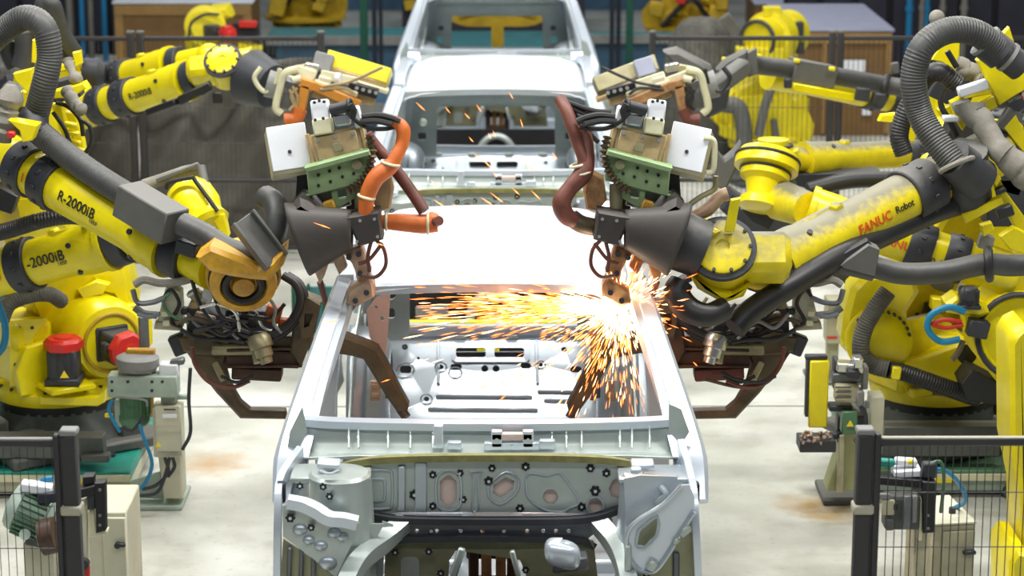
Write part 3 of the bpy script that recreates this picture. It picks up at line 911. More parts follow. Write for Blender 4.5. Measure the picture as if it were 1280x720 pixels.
        if src is None:
            m = MB(); m.cyl((0, 0, 0), (0, -.007, 0), S(4.6, 8.7), n=10); m.cur = 1; m.cyl((0, -.007, 0), (0, -.011, 0), S(1.8, 8.7), n=8)
            for k in range(3):
                a = PI * k / 3; m.cur = 0; m.box((0, -.003, 0), (S(11, 8.7), .006, S(2.4, 8.7)), rotm(roll=60 * k), bev=.001)
            src = m.build('stud', ['black', 'steel_bright'], t, local=True)
            o = src
        else:
            o = src.copy(); COL.objects.link(o); o.parent = t
        o.location = p; o.scale = (r / 4.5,) * 3; o.rotation_euler = (0, rnd.uniform(0, 1), 0)
    # dark cross member with holes
    m = MB(); m.plate([(447, 645), (470, 650), (560, 654), (700, 654), (762, 645), (766, 652), (742, 668), (735, 673), (488, 673), (476, 662)], [circ(x, 664 if 500 < x < 720 else 663, 3, 8) for x in (500, 521, 546, 576, 603, 630, 659, 679, 695, 711)], lambda a, b, d: C(a, b, -.25) + V((0, d, 0)), .03); xm = B(m, 'cross_member', 'steel_dark')
    m = MB(); m.sweep([C(447, 636, -.22), C(475, 646, -.25), C(520, 650, -.26), C(640, 651, -.26), C(730, 649, -.26), C(777, 636, -.22)], [(-.012, -.02), (.012, -.02), (.012, .02), (-.012, .02)], (0, 0, 1)); B(m, 'upper_lip', 'charcoal', xm)
    m = MB(); m.sweep([C(484, 680, -.24), C(500, 674, -.26), C(560, 672, -.27), C(640, 672, -.27), C(720, 674, -.26), C(742, 682, -.24)], [(-.012, -.02), (.012, -.02), (.012, .02), (-.012, .02)], (0, 0, 1)); B(m, 'lower_lip', 'charcoal', xm)
    src = None
    for x in (500, 539, 576, 630, 679, 711):
        m = MB(); m.cyl(C(x, 664, -.255), C(x, 664, -.265), .007, n=8); B(m, 'bolt', 'chrome', xm)
    # lower firewall and tunnel
    m = MB(); m.plate([(482, 676), (640, 675), (742, 676), (748, 730), (662, 730), (650, 700), (570, 688), (562, 700), (560, 730), (480, 730)], [], lambda a, b, d: C(a, b, -.27 + (b - 676) * .0009) + V((0, d, 0)), .01); lf = B(m, 'lower_firewall', 'steel_olive')
    m = MB(); m.plate(rrect(501, 697, 524, 724, 4), [], lambda a, b, d: C(a, b, -.272 + (b - 676) * .0009) + V((0, d, 0)), .01); m.beam(C(566, 720, -.3), C(578, 685, -.3), .03, .03); m.beam(C(648, 720, -.3), C(640, 688, -.3), .02, .03); B(m, 'pressing', 'steel_green', lf)
    # bulged heat shield
    def caps(u, v):
        a = 2 * PI * u; b = PI * (v - .5)
        c = C(703, 692, -.42)
        e = lambda q, k: math.copysign(abs(q) ** k, q)
        return V((c.x + S(23, 8.5) * e(math.cos(b), .6) * e(math.cos(a), .6), c.y + .05 * e(math.cos(b), .7) * e(math.sin(a), .7), c.z + S(17, 8.5) * e(math.sin(b), .7) - .25 * S(17, 8.5) * math.cos(a)))
    m = MB(); m.grid(caps, 24, 14); B(m, 'heat_shield', 'steel_bright')
    m = MB(); m.beam(C(735, 700, -.36), C(690, 705, -.36), .05, .08); B(m, 'shield_bracket', 'steel_dark')
    # towers
    tw = lambda cx, r0, r1, ztop: MB().rev((cx, -.31, ztop), (cx, -.31, .62), [(0, .02), (.004, r0 * .9), (.015, r0), (.22, r1), (ztop - .62, r1 * 1.04)], n=28)
    m = tw(-.565, .118, .128, 1.075); m.box((-.60, -.26, 1.05), (.30, .18, .02), bev=.008); lt = B(m, 'strut_tower', 'steel_green')
    m = MB(); m.box(C(411, 579, -.30), (.085, .08, .02), rotm(roll=4)); m.tube([C(400, 588, -.40), C(412, 592, -.41), C(424, 588, -.40)], .006, n=6); B(m, 'top_bracket', 'steel_bright', lt)
    m = tw(.600, .11, .125, 1.065); m.box((.62, -.26, 1.045), (.28, .18, .02), bev=.008); rt = B(m, 'strut_tower', 'steel')
    m = MB(); m.box(C(803, 580, -.30), (.085, .08, .02)); m.box(C(795, 588, -.36), (.04, .03, .02)); B(m, 'top_bracket', 'steel_bright', rt)
    # left apron
    pl = lambda pts, v, th=.012, hl=(), tilt=0: MB().plate(pts, hl, lambda a, b, d: C(a, b, v) + V((0, d, 0)), th)
    m = MB(); m.sweep([C(360, 625, -.50), C(380, 629, -.50), C(396, 636, -.51), C(412, 646, -.52), C(430, 648, -.52), C(447, 652, -.52)], [(-.026, -.03), (.012, -.035), (.024, .0), (.012, .03), (-.026, .03)], (0, 0, 1)); B(m, 'apron_flange', 'steel_bright')
    m = pl([(353, 633), (366, 628), (398, 640), (420, 655), (449, 654), (446, 668), (428, 704), (420, 722), (396, 702), (372, 684), (354, 671)], -.50, .012, [circ(374, 667, 3, 8), circ(412, 669, 3, 8)]); la = B(m, 'apron', 'steel_green')
    m = MB()
    for (x, y, r) in ((375, 662, 10), (386, 675, 8), (401, 682, 9), (418, 666, 9), (428, 671, 8), (410, 704, 12)):
        c = C(x, y, -.50); m.sph(c, (S(r, 8.4), .018, S(r * .8, 8.4)), n=14, m=8)
    B(m, 'boss', 'steel', la)
    m = pl([(354, 674), (372, 686), (398, 706), (420, 724), (440, 800), (345, 800)], -.46, .012); B(m, 'wheel_arch_liner', 'steel_olive')
    for x in (362, 377, 392):
        m = MB(); m.beam(C(x, 684, -.47), C(x - 2, 800, -.47), .016, .03); B(m, 'liner_rib', 'steel_dark')
    # right apron with the lozenge opening
    m = pl([(868, 622), (868, 640), (850, 668), (836, 692), (818, 714), (796, 712), (783, 690), (785, 664), (800, 648), (830, 630), (852, 607), (862, 606)], -.52, .014, [[(795, 682), (798, 664), (806, 657), (822, 646), (821, 668), (806, 684)]]); ra = B(m, 'apron', 'steel_bright')
    m = MB(); m.tube([C(868, 640, -.53), C(850, 668, -.53), C(836, 692, -.53), C(818, 714, -.53), C(797, 712, -.53), C(784, 690, -.53), C(785, 664, -.53), C(801, 648, -.53), C(830, 630, -.53), C(852, 607, -.53)], .009, n=8, sub=3); P = [C(x, y, -.527) for x, y in ((795, 682), (798, 664), (806, 657), (822, 646), (821, 668), (806, 684))]; m.tube(P + [P[0]], .006, n=6, sub=2); B(m, 'rolled_edge', 'steel', ra)
    m = MB(); m.box(C(785, 697, -.53), (.026, .03, .1)); m.box(C(815, 707, -.53), (.035, .03, .045), rotm(roll=30)); m.box(C(856, 664, -.53), (.03, .03, .05), rotm(roll=45)); m.box(C(845, 676, -.53), (.02, .03, .03), rotm(roll=45)); B(m, 'clip_bracket', 'steel_green', ra)
    m = pl([(866, 640), (832, 640), (792, 656), (787, 690), (800, 714), (822, 800), (876, 800), (868, 660)], -.46, .012); B(m, 'wheel_arch_liner', 'steel_olive')
    m = MB(); m.beam(C(845, 690, -.46), C(845, 800, -.46), .025, .03); B(m, 'liner_rib', 'steel_dark')
    m = pl([(780, 598), (800, 594), (846, 596), (850, 608), (828, 630), (800, 648), (783, 664)], -.425, .01); m.tube([C(825, 607, -.43), C(832, 618, -.44), C(820, 628, -.43)], .012, n=8); B(m, 'tower_face', 'steel')
    # front rails
    m = MB(); m.sweep([C(506, 652, -.24), C(478, 678, -.34), C(446, 706, -.5), C(420, 760, -.75)], [(-.032, -.03), (.032, -.03), (.032, .03), (-.032, .03)], (1, 0, 0)); B(m, 'front_rail', 'steel_green')
    m = MB(); m.sweep([C(746, 652, -.24), C(765, 676, -.32), C(780, 706, -.46), C(792, 760, -.7)], [(-.032, -.03), (.032, -.03), (.032, .03), (-.032, .03)], (1, 0, 0)); B(m, 'front_rail', 'steel_green')
    m = MB(); m.plate([(448, 655), (480, 655), (462, 690), (440, 724), (424, 724), (440, 690)], [], lambda a, b, d: C(a, b, -.36) + V((0, d, 0)), .01); m.plate([(478, 652), (492, 656), (480, 690), (478, 740), (450, 740), (462, 700)], [], lambda a, b, d: C(a, b, -.30) + V((0, d, 0)), .01); B(m, 'rail_gusset', 'steel_green')
    # upper fender rails
    for s, pts in ((-1, [(376, 566), (362, 585), (351, 606), (348, 640), (346, 800)]), (1, [(851, 556), (858, 580), (864, 604), (869, 640), (876, 800)])):
        m = MB(); m.sweep([C(x, y, v) for (x, y), v in zip(pts, (-.12, -.22, -.34, -.48, -.5))], [(-.014, -.03), (.012, -.03), (.012, .03), (-.014, .03)], (1, 0, 0)); B(m, 'fender_rail', 'steel_bright')
        x = 351 if s < 0 else 868
        m = MB(); m.box(C(x, 615, -.40), (.035, .05, .075)); B(m, 'end_block', 'navy_post')
        # triangular gusset at the pillar foot
        g = [(378, 508), (384, 540), (372, 565), (358, 570), (362, 540)] if s < 0 else [(836, 505), (852, 512), (862, 540), (852, 556), (836, 540)]
        m = pl(g, -.10, .01); B(m, 'pillar_gusset', 'steel_green')
    # brown support jig visible beneath the tunnel
    return t
car1 = make_car()
def dup(root, loc, label):
    r = root.copy(); COL.objects.link(r); r.location = loc; r['label'] = label
    for ch in list(root.children):
        c = ch.copy(); COL.objects.link(c); c.parent = r
        for g in list(ch.children):
            d = g.copy(); COL.objects.link(d); d.parent = c
    return r
dup(car1, (CX + .00, CY + 5.2, 0), 'bare silver car body second in line, between the far weld guns')
dup(car1, (CX + .00, CY + 10.4, 0), 'bare silver car body rearmost in line, open roof cut by the frame')

# skids that carry the bodies
def skid(y0, label):
    t = thing('car_skid', (CX, y0 + 1.2, 0), label, 'skid', 'skids under the car bodies')
    for s in (-1, 1):
        b = MB(); b.box((CX + s * .48, y0 + 1.2, .28), (.10, 3.6, .12)); b.build('runner', 'charcoal', t)
    for y in (y0 - .35, y0 + .9, y0 + 2.4):
        b = MB(); b.box((CX, y, .17), (1.1, .12, .12)); b.build('cross_beam', 'brown_olive', t)
        for s in (-1, 1):
            b = MB(); b.box((CX + s * .4, y, .055), (.14, .14, .11)); b.build('roller_stand', 'charcoal', t)
    b = MB()
    e = V((0, y0 - CY, 0))
    b = MB(); b.plate([(CX - .64, .05), (CX + .64, .05), (CX + .64, .64), (CX - .64, .64)], [], lambda a, c, d: V((a, y0 - .66 + d, c)), .02); b.build('dark_screen', 'black', t)  # black sheet added to darken what shows through the car ahead
    for x in (-.36, .36):
        b = MB(); b.box((CX + x, y0 - .68, .47), (.19, .04, .075)); b.build('pad', 'grey', t)
    b = MB(); b.tube([(CX + .14 * math.cos(k * PI / 8), y0 - .68, .42 + .17 * math.sin(k * PI / 8)) for k in range(9)], .028, n=10, sub=2); b.build('arch', 'steel_green', t)
    b = MB(); b.box((CX, y0 - .69, .20), (1.2, .05, .06)); b.build('front_bar', 'brown_olive', t)
    b = MB(); b.beam(Q(583, 690, CY - .05) + e, Q(645, 690, CY - .05) + e, .04, .06); b.build('locating_bar', 'brown', t)
    for px in (592, 608, 626, 640):
        b = MB(); a = Q(px, 698, CY - .08) + e; b.box((a.x, a.y, .55), (.04, .05, .5)); b.build('locating_post', 'brown' if px in (592, 640) else 'tan_rust', t)
    b = MB(); b.box((Q(612, 712, CY - .1).x, y0 - .12, .42), (.16, .06, .32)); b.build('locating_block', 'brown', t)
skid(CY, 'brown and black skid beneath the front car body')
skid(CY + 5.2, 'brown and black skid beneath the second car body')
skid(CY + 10.4, 'brown and black skid beneath the rearmost car body')
# ------------------------------------------------------------------ robots
def warn_triangle(parent, c, size, M):
    b = MB(); b.prism([(-size / 2, 0), (size / 2, 0), (0, size * .86)], Matrix.Translation(V(c)) @ M, .002, bev=.0003); return b.build('warning_sign', 'warn_yellow', parent)

def motor(parent, a, b, w, cap=True, ref=(0, 0, 1), sign=None):
    """dark square servo motor from a to b, closed by a red eight-sided cap"""
    a, b = V(a), V(b)
    L_ = (b - a).length
    M = frame(a, b, V(ref))
    m = MB(); m.lbox(M, (L_ * .40, 0, 0), (L_ * .80, w, w), .012)
    m.lbox(M, (L_ * .1, 0, 0), (L_ * .16, w * 1.18, w * 1.18), .008)
    for k in range(4):
        m.lbox(M, (L_ * .5, 0, w * (-.36 + .24 * k)), (L_ * .5, w * 1.04, .008), .002)
    m.lbox(M, (L_ * .6, -w * .55, w * .1), (.06, .05, .05), .008)
    o = m.build('motor', 'charcoal', parent)
    if cap:
        m = MB()
        e = M @ V((L_ * .76, 0, 0)); f = M @ V((L_, 0, 0))
        m.rev(e, f, [(0, w * .66), (L_ * .17, w * .66), (L_ * .22, w * .58), (L_ * .24, w * .56)], n=8)
        m.rev(f - (f - e) * .05, f + (f - e) * .14, [(0, w * .3), (L_ * .03, w * .3), (L_ * .04, w * .22)], n=12)
        m.build('motor_cap', 'red', o)
    return o

def lower_arm(t, A, Bp, lat, r0, r1, th, ym):
    M = frame(A, Bp, lat.cross(V(Bp) - V(A)))
    L_ = (V(Bp) - V(A)).length
    def outline(k):
        o = []
        for i in range(13):
            a = PI / 2 + PI * i / 12
            o.append((r0 * k * math.cos(a), r0 * k * math.sin(a)))
        for i in range(1, 5):
            u = i / 5; o.append((L_ * u, -(r0 + (r1 - r0) * u) * k * (1 - .18 * math.sin(PI * u))))
        for i in range(13):
            a = -PI / 2 + PI * i / 12
            o.append((L_ + r1 * k * math.cos(a), r1 * k * math.sin(a)))
        for i in range(1, 5):
            u = 1 - i / 5; o.append((L_ * u, (r0 + (r1 - r0) * u) * k * (1 - .10 * math.sin(PI * u))))
        return o
    m = MB(); m.prism(outline(1), M @ Matrix.Translation((0, -th / 2, 0)), th, .02)
    o = m.build('lower_arm', ym, t)
    for s in (-1, 1):                              # bolted joint discs on both faces
        m = MB()
        for (P, r) in ((A, r0), (Bp, r1)):
            c = V(P) + M.to_3x3() @ V((0, s * th / 2, 0)); d = M.to_3x3() @ V((0, s, 0))
            m.rev(c, c + d, [(0, r * .80), (.02, r * .80), (.03, r * .74), (.03, r * .4), (.045, r * .38), (.045, .01)], n=26)
        m.build('joint_disc', ym, o)
        m = MB()
        for (P, r) in ((A, r0), (Bp, r1)):
            c = V(P) + M.to_3x3() @ V((0, s * (th / 2 + .022), 0))
            for k in range(14):
                an = 2 * PI * k / 14
                p = c + M.to_3x3() @ V((r * .9 * math.cos(an), 0, r * .9 * math.sin(an)))
                m.cyl(p - M.to_3x3() @ V((0, s * .03, 0)), p + M.to_3x3() @ V((0, s * .004, 0)), .010, n=6)
        tag(m.build('bolt_circle', 'charcoal', o), kind='stuff')
    m = MB(); m.lbox(M, (L_ * .5, 0, r0 * .75), (L_ * .45, th * .6, .05), .015); m.lbox(M, (L_ * .25, 0, -r0 * .7), (.12, th * .8, .08), .01)
    m.build('arm_rib', ym, o)
    return o

def base(t, cx, cy, z0, yaw, ym='yellow', j1motor=True, j2motor=True):
    B = Matrix.Translation((cx, cy, z0)) @ Matrix.Rotation(yaw, 4, 'Z')
    W = lambda x, y, z: B @ V((x, y, z))
    up = V((0, 0, 1)); lat = (B.to_3x3() @ V((0, 1, 0)))
    m = MB(); m.lbox(B, (0, 0, .03), (.86, .80, .06), .015); m.rev(W(0, 0, .05), W(0, 0, 1), [(0, .36), (.06, .33), (.13, .31), (.17, .31)], n=32)
    for k in range(4):
        a = PI / 4 + PI / 2 * k
        m.lbox(B, (.36 * math.cos(a), .36 * math.sin(a), .09), (.14, .14, .12), .02)
    m.lbox(B, (-.42, 0, .12), (.12, .4, .2), .02)
    m.build('base_casting', 'casting', t)
    m = MB(); m.rev(W(0, 0, .21), W(0, 0, 1), [(0, .31), (.045, .31)], n=36); m.build('slewing_ring', 'black', t)
    m = MB(); m.rev(W(0, 0, .25), W(0, 0, 1), [(0, .29), (.01, .325), (.05, .335), (.075, .335), (.085, .32), (.10, .30), (.13, .24)], n=40)
    o = m.build('turntable', ym, t)
    m = MB()
    for k in range(20):
        a = 2 * PI * k / 20
        m.cyl(W(.315 * math.cos(a), .315 * math.sin(a), .32), W(.315 * math.cos(a), .315 * math.sin(a), .345), .011, n=6)
    tag(m.build('bolt_circle', 'charcoal', o), kind='stuff')
    # turret: front apron plate, two cheeks, back box
    for s, mk in ((-1, 'cheek'), (1, 'cheek')):
        m = MB()
        m.prism([(-.30, .33), (.30, .33), (.36, .42), (.44, .50), (.44, .62), (.36, .72), (.14, .74), (.0, .62), (-.26, .58), (-.32, .46)], B @ Matrix.Translation((0, s * .20 - .022, 0)), .045, .008)
        m.build(mk, ym, t)
    m = MB(); m.lbox(B, (-.05, 0, .46), (.46, .36, .26), .03); m.lbox(B, (.30, 0, .40), (.12, .42, .14), .02); m.lbox(B, (-.2, 0, .62), (.22, .34, .16), .03); m.build('turret', ym, t)
    m = MB()
    for s in (-1, 1):
        for (x, z) in ((.26, .35), (-.10, .35), (.08, .35)):
            m.lbox(B, (x, s * .26, z), (.12, .05, .05), .008)
    m.build('turret_lug', ym, t)
    J2 = W(.17, 0, .56)
    m = MB()
    m.rev(J2 - lat * .30, J2, [(0, .12), (.01, .17), (.012, .185), (.05, .205), (.09, .215), (.12, .22), (.27, .22)], n=36)
    m.build('shoulder_housing', ym, t)
    m = MB(); m.ring(J2 - lat * .30, lat, .15, .010); m.build('seal_ring', 'yellow_old', t)
    if j2motor:
        motor(t, J2 - lat * .27, J2 - lat * .52, .15)
    if j1motor:
        m = MB(); m.lbox(B, (-.10, -.30, .38), (.24, .24, .03), .008); m.lbox(B, (-.10, -.26, .345), (.10, .12, .08), .01); m.build('motor_bracket', ym, t)
        mo = motor(t, W(-.10, -.31, .39), W(-.10, -.31, .63), .15, ref=(1, 0, 0))
        warn_triangle(mo, W(-.10, -.31, .45) + V((.02, -.115, 0)), .045, Matrix())
    return J2, lat, W

def collar(t, M, x0, x1, r, mt='charcoal'):
    a, b = M @ V((x0, 0, 0)), M @ V((x1, 0, 0))
    m = MB(); w = x1 - x0
    m.rev(a, b, [(0, r * .96), (.006, r), (w - .006, r), (w, r * .96)], n=28)
    for k in range(10):
        an = 2 * PI * k / 10
        c = M @ V((x0 + w * .5, -r * math.cos(an), r * math.sin(an)))
        m.box(c, (.022, .012, .022), M @ Matrix.Rotation(-an, 4, 'X'), .003)
    return m.build('collar', mt, t)

def forearm(t, p0, p1, r, ym, collars=(), cm='charcoal', flare=1.12, taper=0.97):
    M = frame(p0, p1)
    L_ = (V(p1) - V(p0)).length
    m = MB()
    m.rev(p0, p1, [(0, r * .9), (.02, r), (L_ * .55, r * taper), (L_ - .24, r * taper), (L_ - .13, r * flare), (L_ - .03, r * flare), (L_ - .03, r * flare * 1.06), (L_, r * flare * 1.06)], n=32)
    m.lbox(M, (L_ * .72, 0, r * .98), (.05, .05, .04), .012)
    m.lbox(M, (L_ * .80, -r * .25, r * .9), (L_ * .16, .03, .03), .008)
    o = m.build('forearm', ym, t)
    m = MB()
    for (x, a) in ((L_ - .16, .35), (L_ - .16, -.8), (L_ - .16, 2.2)):
        c = M @ V((x, -r * 1.07 * math.cos(a), r * 1.07 * math.sin(a)))
        d = M.to_3x3() @ V((0, -math.cos(a), math.sin(a)))
        m.cyl(c - d * .02, c + d * .012, .013, n=10)
    m.build('plug', 'charcoal', o)
    for (a, b) in collars:
        collar(t, M, a, b, r * 1.13, cm)
    return M, L_

def wrist(t, p, d, capdir, r, ym, cm='charcoal'):
    """knuckle at the end of a forearm with its round bolted cap facing capdir"""
    p, d, c = V(p), V(d).normalized(), V(capdir).normalized()
    m = MB()
    m.rev(p - c * r * .95, p + c * r * .6, [(0, r * .75), (r * .15, r * .98), (r * 1.5, r * .98), (r * 1.55, r * .9)], n=32)
    M = frame(p - d * r * 2.1, p, c)
    m.lbox(M, (r * 1.1, 0, 0), (r * 2.2, r * 1.35, r * 1.35), .03)
    o = m.build('wrist', ym, t)
    m = MB(); m.rev(p + c * r * .55, p + c * r, [(0, r * 1.05), (r * .2, r * 1.05), (r * .22, r * .9)], n=32); m.build('seal_ring', cm, o)
    m = MB(); m.rev(p + c * r * .7, p + c * r, [(0, r * .88), (r * .16, r * .88), (r * .2, r * .80), (r * .2, r * .22), (r * .14, r * .20), (r * .14, .005)], n=32)
    cp = m.build('wrist_cap', ym, o)
    m = MB()
    q = frame(p, p + c)
    for k in range(10):
        an = 2 * PI * k / 10
        e = q @ V((r * .92, r * .84 * math.cos(an), r * .84 * math.sin(an)))
        m.cyl(e - c * .02, e + c * .004, .008, n=6)
    tag(m.build('bolt_circle', 'charcoal', cp), kind='stuff')
    return o

def hose(t, pts, r, mt='hose', corr=True, name='hose', n=14):
    m = MB(); m.tube(pts, r, n=n, sub=8, corr=(.014, .0032) if corr else None); return m.build(name, mt, t)

def elbow(t, J3, d, lat, ym, detail=True):
    """casting at the top of the lower arm with its motors at the back"""
    J3, d = V(J3), V(d).normalized()
    M = frame(J3, J3 + d)
    m = MB(); m.rev(J3 - lat * .20, J3 + lat * .20, [(0, .16), (.02, .18), (.38, .18), (.40, .16)], n=28)
    m.lbox(M, (.10, 0, .06), (.36, .26, .28), .03); m.lbox(M, (-.16, 0, .10), (.24, .24, .22), .03)
    o = m.build('elbow_housing', ym, t)
    for (y, z) in ((-.08, .16), (.08, .16), (0, .02)):
        a = M @ V((-.26, y, z)); b = M @ V((-.52, y, z))
        motor(t, a, b, .11, cap=True, ref=M.to_3x3() @ V((0, 0, 1)))
    return M

YD = 'yellow_dusty'
# ---- left front robot: long arm crossing the upper left, carries the near left weld gun
def robot_left_front():
    cx, cy = -2.30, 12.0
    t = thing('welding_robot', (cx, cy, .15), 'yellow robot on the left with grey box bracket on its arm and red motor caps', 'robot', 'welding robots')
    J2, lat, W = base(t, cx, cy, .15, R(34))
    # flat cover panel and corrugated cable at the turret's left
    m = MB(); m.shape([(11, 400), (56, 397), (58, 402), (41, 424), (41, 483), (12, 484)], 11.72, .03, .006)
    pn = m.build('cover_panel', 'yellow', t)
    for (x, y) in ((15, 411), (24, 410), (40, 410), (19, 456), (38, 476)):
        m = MB(); p = Q(x, y, 11.715); m.cyl(p, p + V((0, .02, 0)), .009, n=10); m.build('bolt', 'charcoal', pn)
    m = MB(); m.shape([(50, 497), (122, 497), (131, 489), (131, 503), (122, 508), (50, 506)], 11.62, .05); m.build('apron_ledge', 'yellow', t)
    hose(t, [Q(2, 400, 11.55), Q(12, 380, 11.55), Q(36, 370, 11.6), Q(62, 368, 11.65), Q(76, 376, 11.8)], .040, 'cloth_grey', True, 'cable_sleeve')
    m = MB(); m.tube([Q(-4, 375, 11.3), Q(6, 405, 11.3), Q(5, 430, 11.3), Q(-5, 445, 11.3)], .018); m.build('air_hose', 'blue_hose', t)
    J3 = Q(-26, 172, 11.05)
    lower_arm(t, J2 + lat * .14, J3 + lat * .05, lat, .20, .16, .17, 'yellow')
    m = MB(); m.shape([(60, 350), (125, 318), (158, 330), (168, 372), (166, 410), (140, 372), (100, 366), (70, 372)], 12.05, .22, .03); m.build('arm_root', 'yellow', t)
    m = MB(); m.shape([(96, 362), (120, 352), (136, 356), (128, 368), (104, 373)], 11.95, .06); m.build('stop_block', 'yellow', t)
    p0, p1 = Q(-10, 186, 10.75), Q(216, 313, 10.05)
    elbow(t, J3, p1 - p0, lat, 'yellow')
    M, L_ = forearm(t, p0, p1, .108, 'yellow', [(.19, .30), (.36, .47)])
    wrap_text(t, 'R-2000iB', .064, M, .106, .56, .22, 'lettering_black')
    wrap_text(t, '165F', .028, M, .106, .77, -.12, 'lettering_black')
    wrap_text(t, '1', .06, M, .109, .315, .1, 'lettering_red')
    # wrist stub between the forearm flange and the knuckle
    q = Q(268, 336, 9.90)
    m = MB(); m.cyl(p1, p1.lerp(q, .45), .112, bev=.005); m.build('collar', 'charcoal', t)
    m = MB(); m.cyl(p1.lerp(q, .4), q, .085, .095); m.build('wrist_tube', 'yellow', t)
    kn = Q(304, 346, 9.82)
    m = MB(); m.shape([(244, 322), (262, 308), (300, 322), (322, 334), (338, 326), (356, 312), (354, 332), (336, 352), (312, 350), (286, 346), (262, 340)], 9.54, .20, .02); m.build('wrist_fork', 'yellow_dirty', t)
    m = MB()
    ax = V((.10, -.88, -.38)).normalized()
    m.rev(kn - ax * .10, kn + ax * .2, [(0, .12), (.03, .155), (.09, .16), (.095, .132), (.13, .132), (.135, .142), (.16, .138), (.175, .10), (.150, .09), (.150, .05), (.18, .045), (.19, .01)], n=40)
    m.build('wrist_disc', 'yellow_dirty', t)
    m = MB(); m.ring(kn + ax * .012, ax, .134, .014); m.ring(kn + ax * .062, ax, .076, .018); m.build('seal_ring', 'black', t)  # black rings put in for the shaded cavities of the disc
    # dress pack: corrugated hose, grey box bracket, loop behind
    hose(t, [Q(34, 150, 10.55), Q(52, 168, 10.5), Q(86, 196, 10.4), Q(126, 224, 10.25), Q(166, 248, 10.12), Q(200, 264, 10.02)], .058, 'hose', True, 'dress_hose')
    br = MB(); M2 = frame(Q(160, 247, 10.02), Q(232, 290, 9.82))
    br.lbox(M2, (.14, 0, -.005), (.30, .14, .145), .006); br.build('box_bracket', 'bracket_grey', t)
    hose(t, [Q(228, 280, 9.84), Q(256, 294, 9.78), Q(286, 312, 9.72), Q(316, 318, 9.66), Q(338, 302, 9.64), Q(346, 278, 9.66), Q(344, 256, 9.72), Q(332, 246, 9.8)], .050, 'hose', False, 'dress_hose')
    m = MB()
    M3 = frame(Q(304, 278, 9.60), Q(344, 330, 9.56), (0.3, -1, .6))
    m.lbox(M3, (.10, 0, 0), (.23, .10, .02), .004); m.lbox(M3, (.10, .05, .025), (.23, .012, .06), .003); m.lbox(M3, (.10, -.05, .025), (.23, .012, .06), .003)
    m.build('hose_clamp', 'bracket_grey', t)
    m = MB(); m.beam(Q(228, 304, 9.9), Q(252, 312, 9.86), .06, .12); m.build('bracket_arm', 'charcoal', t)
    # hoses looping out of the elbow
    hose(t, [Q(-20, 62, 10.6), Q(5, 38, 10.6), Q(32, 22, 10.55), Q(55, 34, 10.5), Q(62, 70, 10.5), Q(54, 110, 10.5), Q(43, 152, 10.55)], .058, 'hose', True, 'dress_hose')
    m = MB(); m.cyl(Q(43, 140, 10.55), Q(38, 166, 10.5), .066, .082); m.build('hose_flange', 'charcoal', t)
    # cloth wraps, yellow guards and junction boxes of the elbow
    m = MB()
    def wrap(a, b, r, sd):
        rr = random.Random(sd)
        P = [V(a).lerp(V(b), k / 7) + V((0, 0, rr.uniform(-.01, .01))) for k in range(8)]
        m.tube(P, [r * rr.uniform(.6, 1.25) for _ in range(11)] + [r * .4], n=12, sub=4)
    wrap(Q(2, 175, 10.4), Q(14, 108, 10.4), .055, 3); wrap(Q(84, 74, 10.9), Q(98, 106, 10.8), .026, 4); wrap(Q(82, 114, 10.7), Q(104, 140, 10.6), .030, 6)
    m.build('cloth_wrap', 'cloth', t)
    for k, (pts, Y, th, mt) in enumerate((
        ([(16, 92), (40, 86), (40, 112), (34, 116), (18, 100)], 10.8, .06, 'yellow'), ([(10, 150), (47, 157), (40, 176), (28, 178), (24, 164)], 10.3, .10, 'yellow'),
        ([(62, 116), (104, 104), (108, 110), (92, 122), (62, 124)], 10.75, .10, 'yellow'), ([(66, 82), (90, 78), (90, 86), (66, 92)], 11.0, .08, 'yellow'),
        ([(62, 130), (76, 132), (82, 150), (88, 184), (78, 170), (70, 148)], 10.8, .06, 'yellow'), ([(80, 140), (94, 142), (104, 176), (108, 200), (98, 192), (88, 168)], 10.85, .06, 'yellow'),
        ([(14, 124), (24, 118), (24, 138), (14, 148)], 10.5, .10, 'yellow'), ([(40, 50), (46, 50), (46, 80), (39, 78)], 11.2, .05, 'yellow'), ([(90, 66), (100, 64), (102, 80), (94, 84)], 11.0, .05, 'yellow'),
        ([(24, 116), (36, 114), (34, 140), (22, 148)], 10.9, .10, 'yellow'))):
        m = MB(); m.shape(pts, Y, th, .006); m.build('guard_plate', mt, t)
    for (x, y, w, h, rl) in ((88, 156, 16, 6, 10), (90, 166, 18, 5, 10), (94, 178, 14, 5, 12), (100, 188, 12, 6, 15)):
        m = MB(); m.vbox(x, y, 10.78, w, h, 12, rl); m.build('terminal_block', 'yellow', t)
    for pts in ([(70, 128), (86, 134), (100, 150), (104, 170)], [(66, 140), (80, 160), (88, 180)], [(98, 148), (112, 158), (114, 178), (104, 196)]):
        m = MB(); m.tube([Q(x, y, 10.72) for x, y in pts], .010); m.build('cable', 'hose_dark', t)
    m = MB(); m.vbox(14, 168, 10.28, 10, 8, 10); m.build('push_button', 'red', t)
    m = MB(); m.vbox(30, 132, 11.05, 60, 40, 40, 20); m.vbox(78, 112, 11.2, 46, 26, 30, -15); m.build('junction_box', 'charcoal', t)
    return t
robot_left_front()

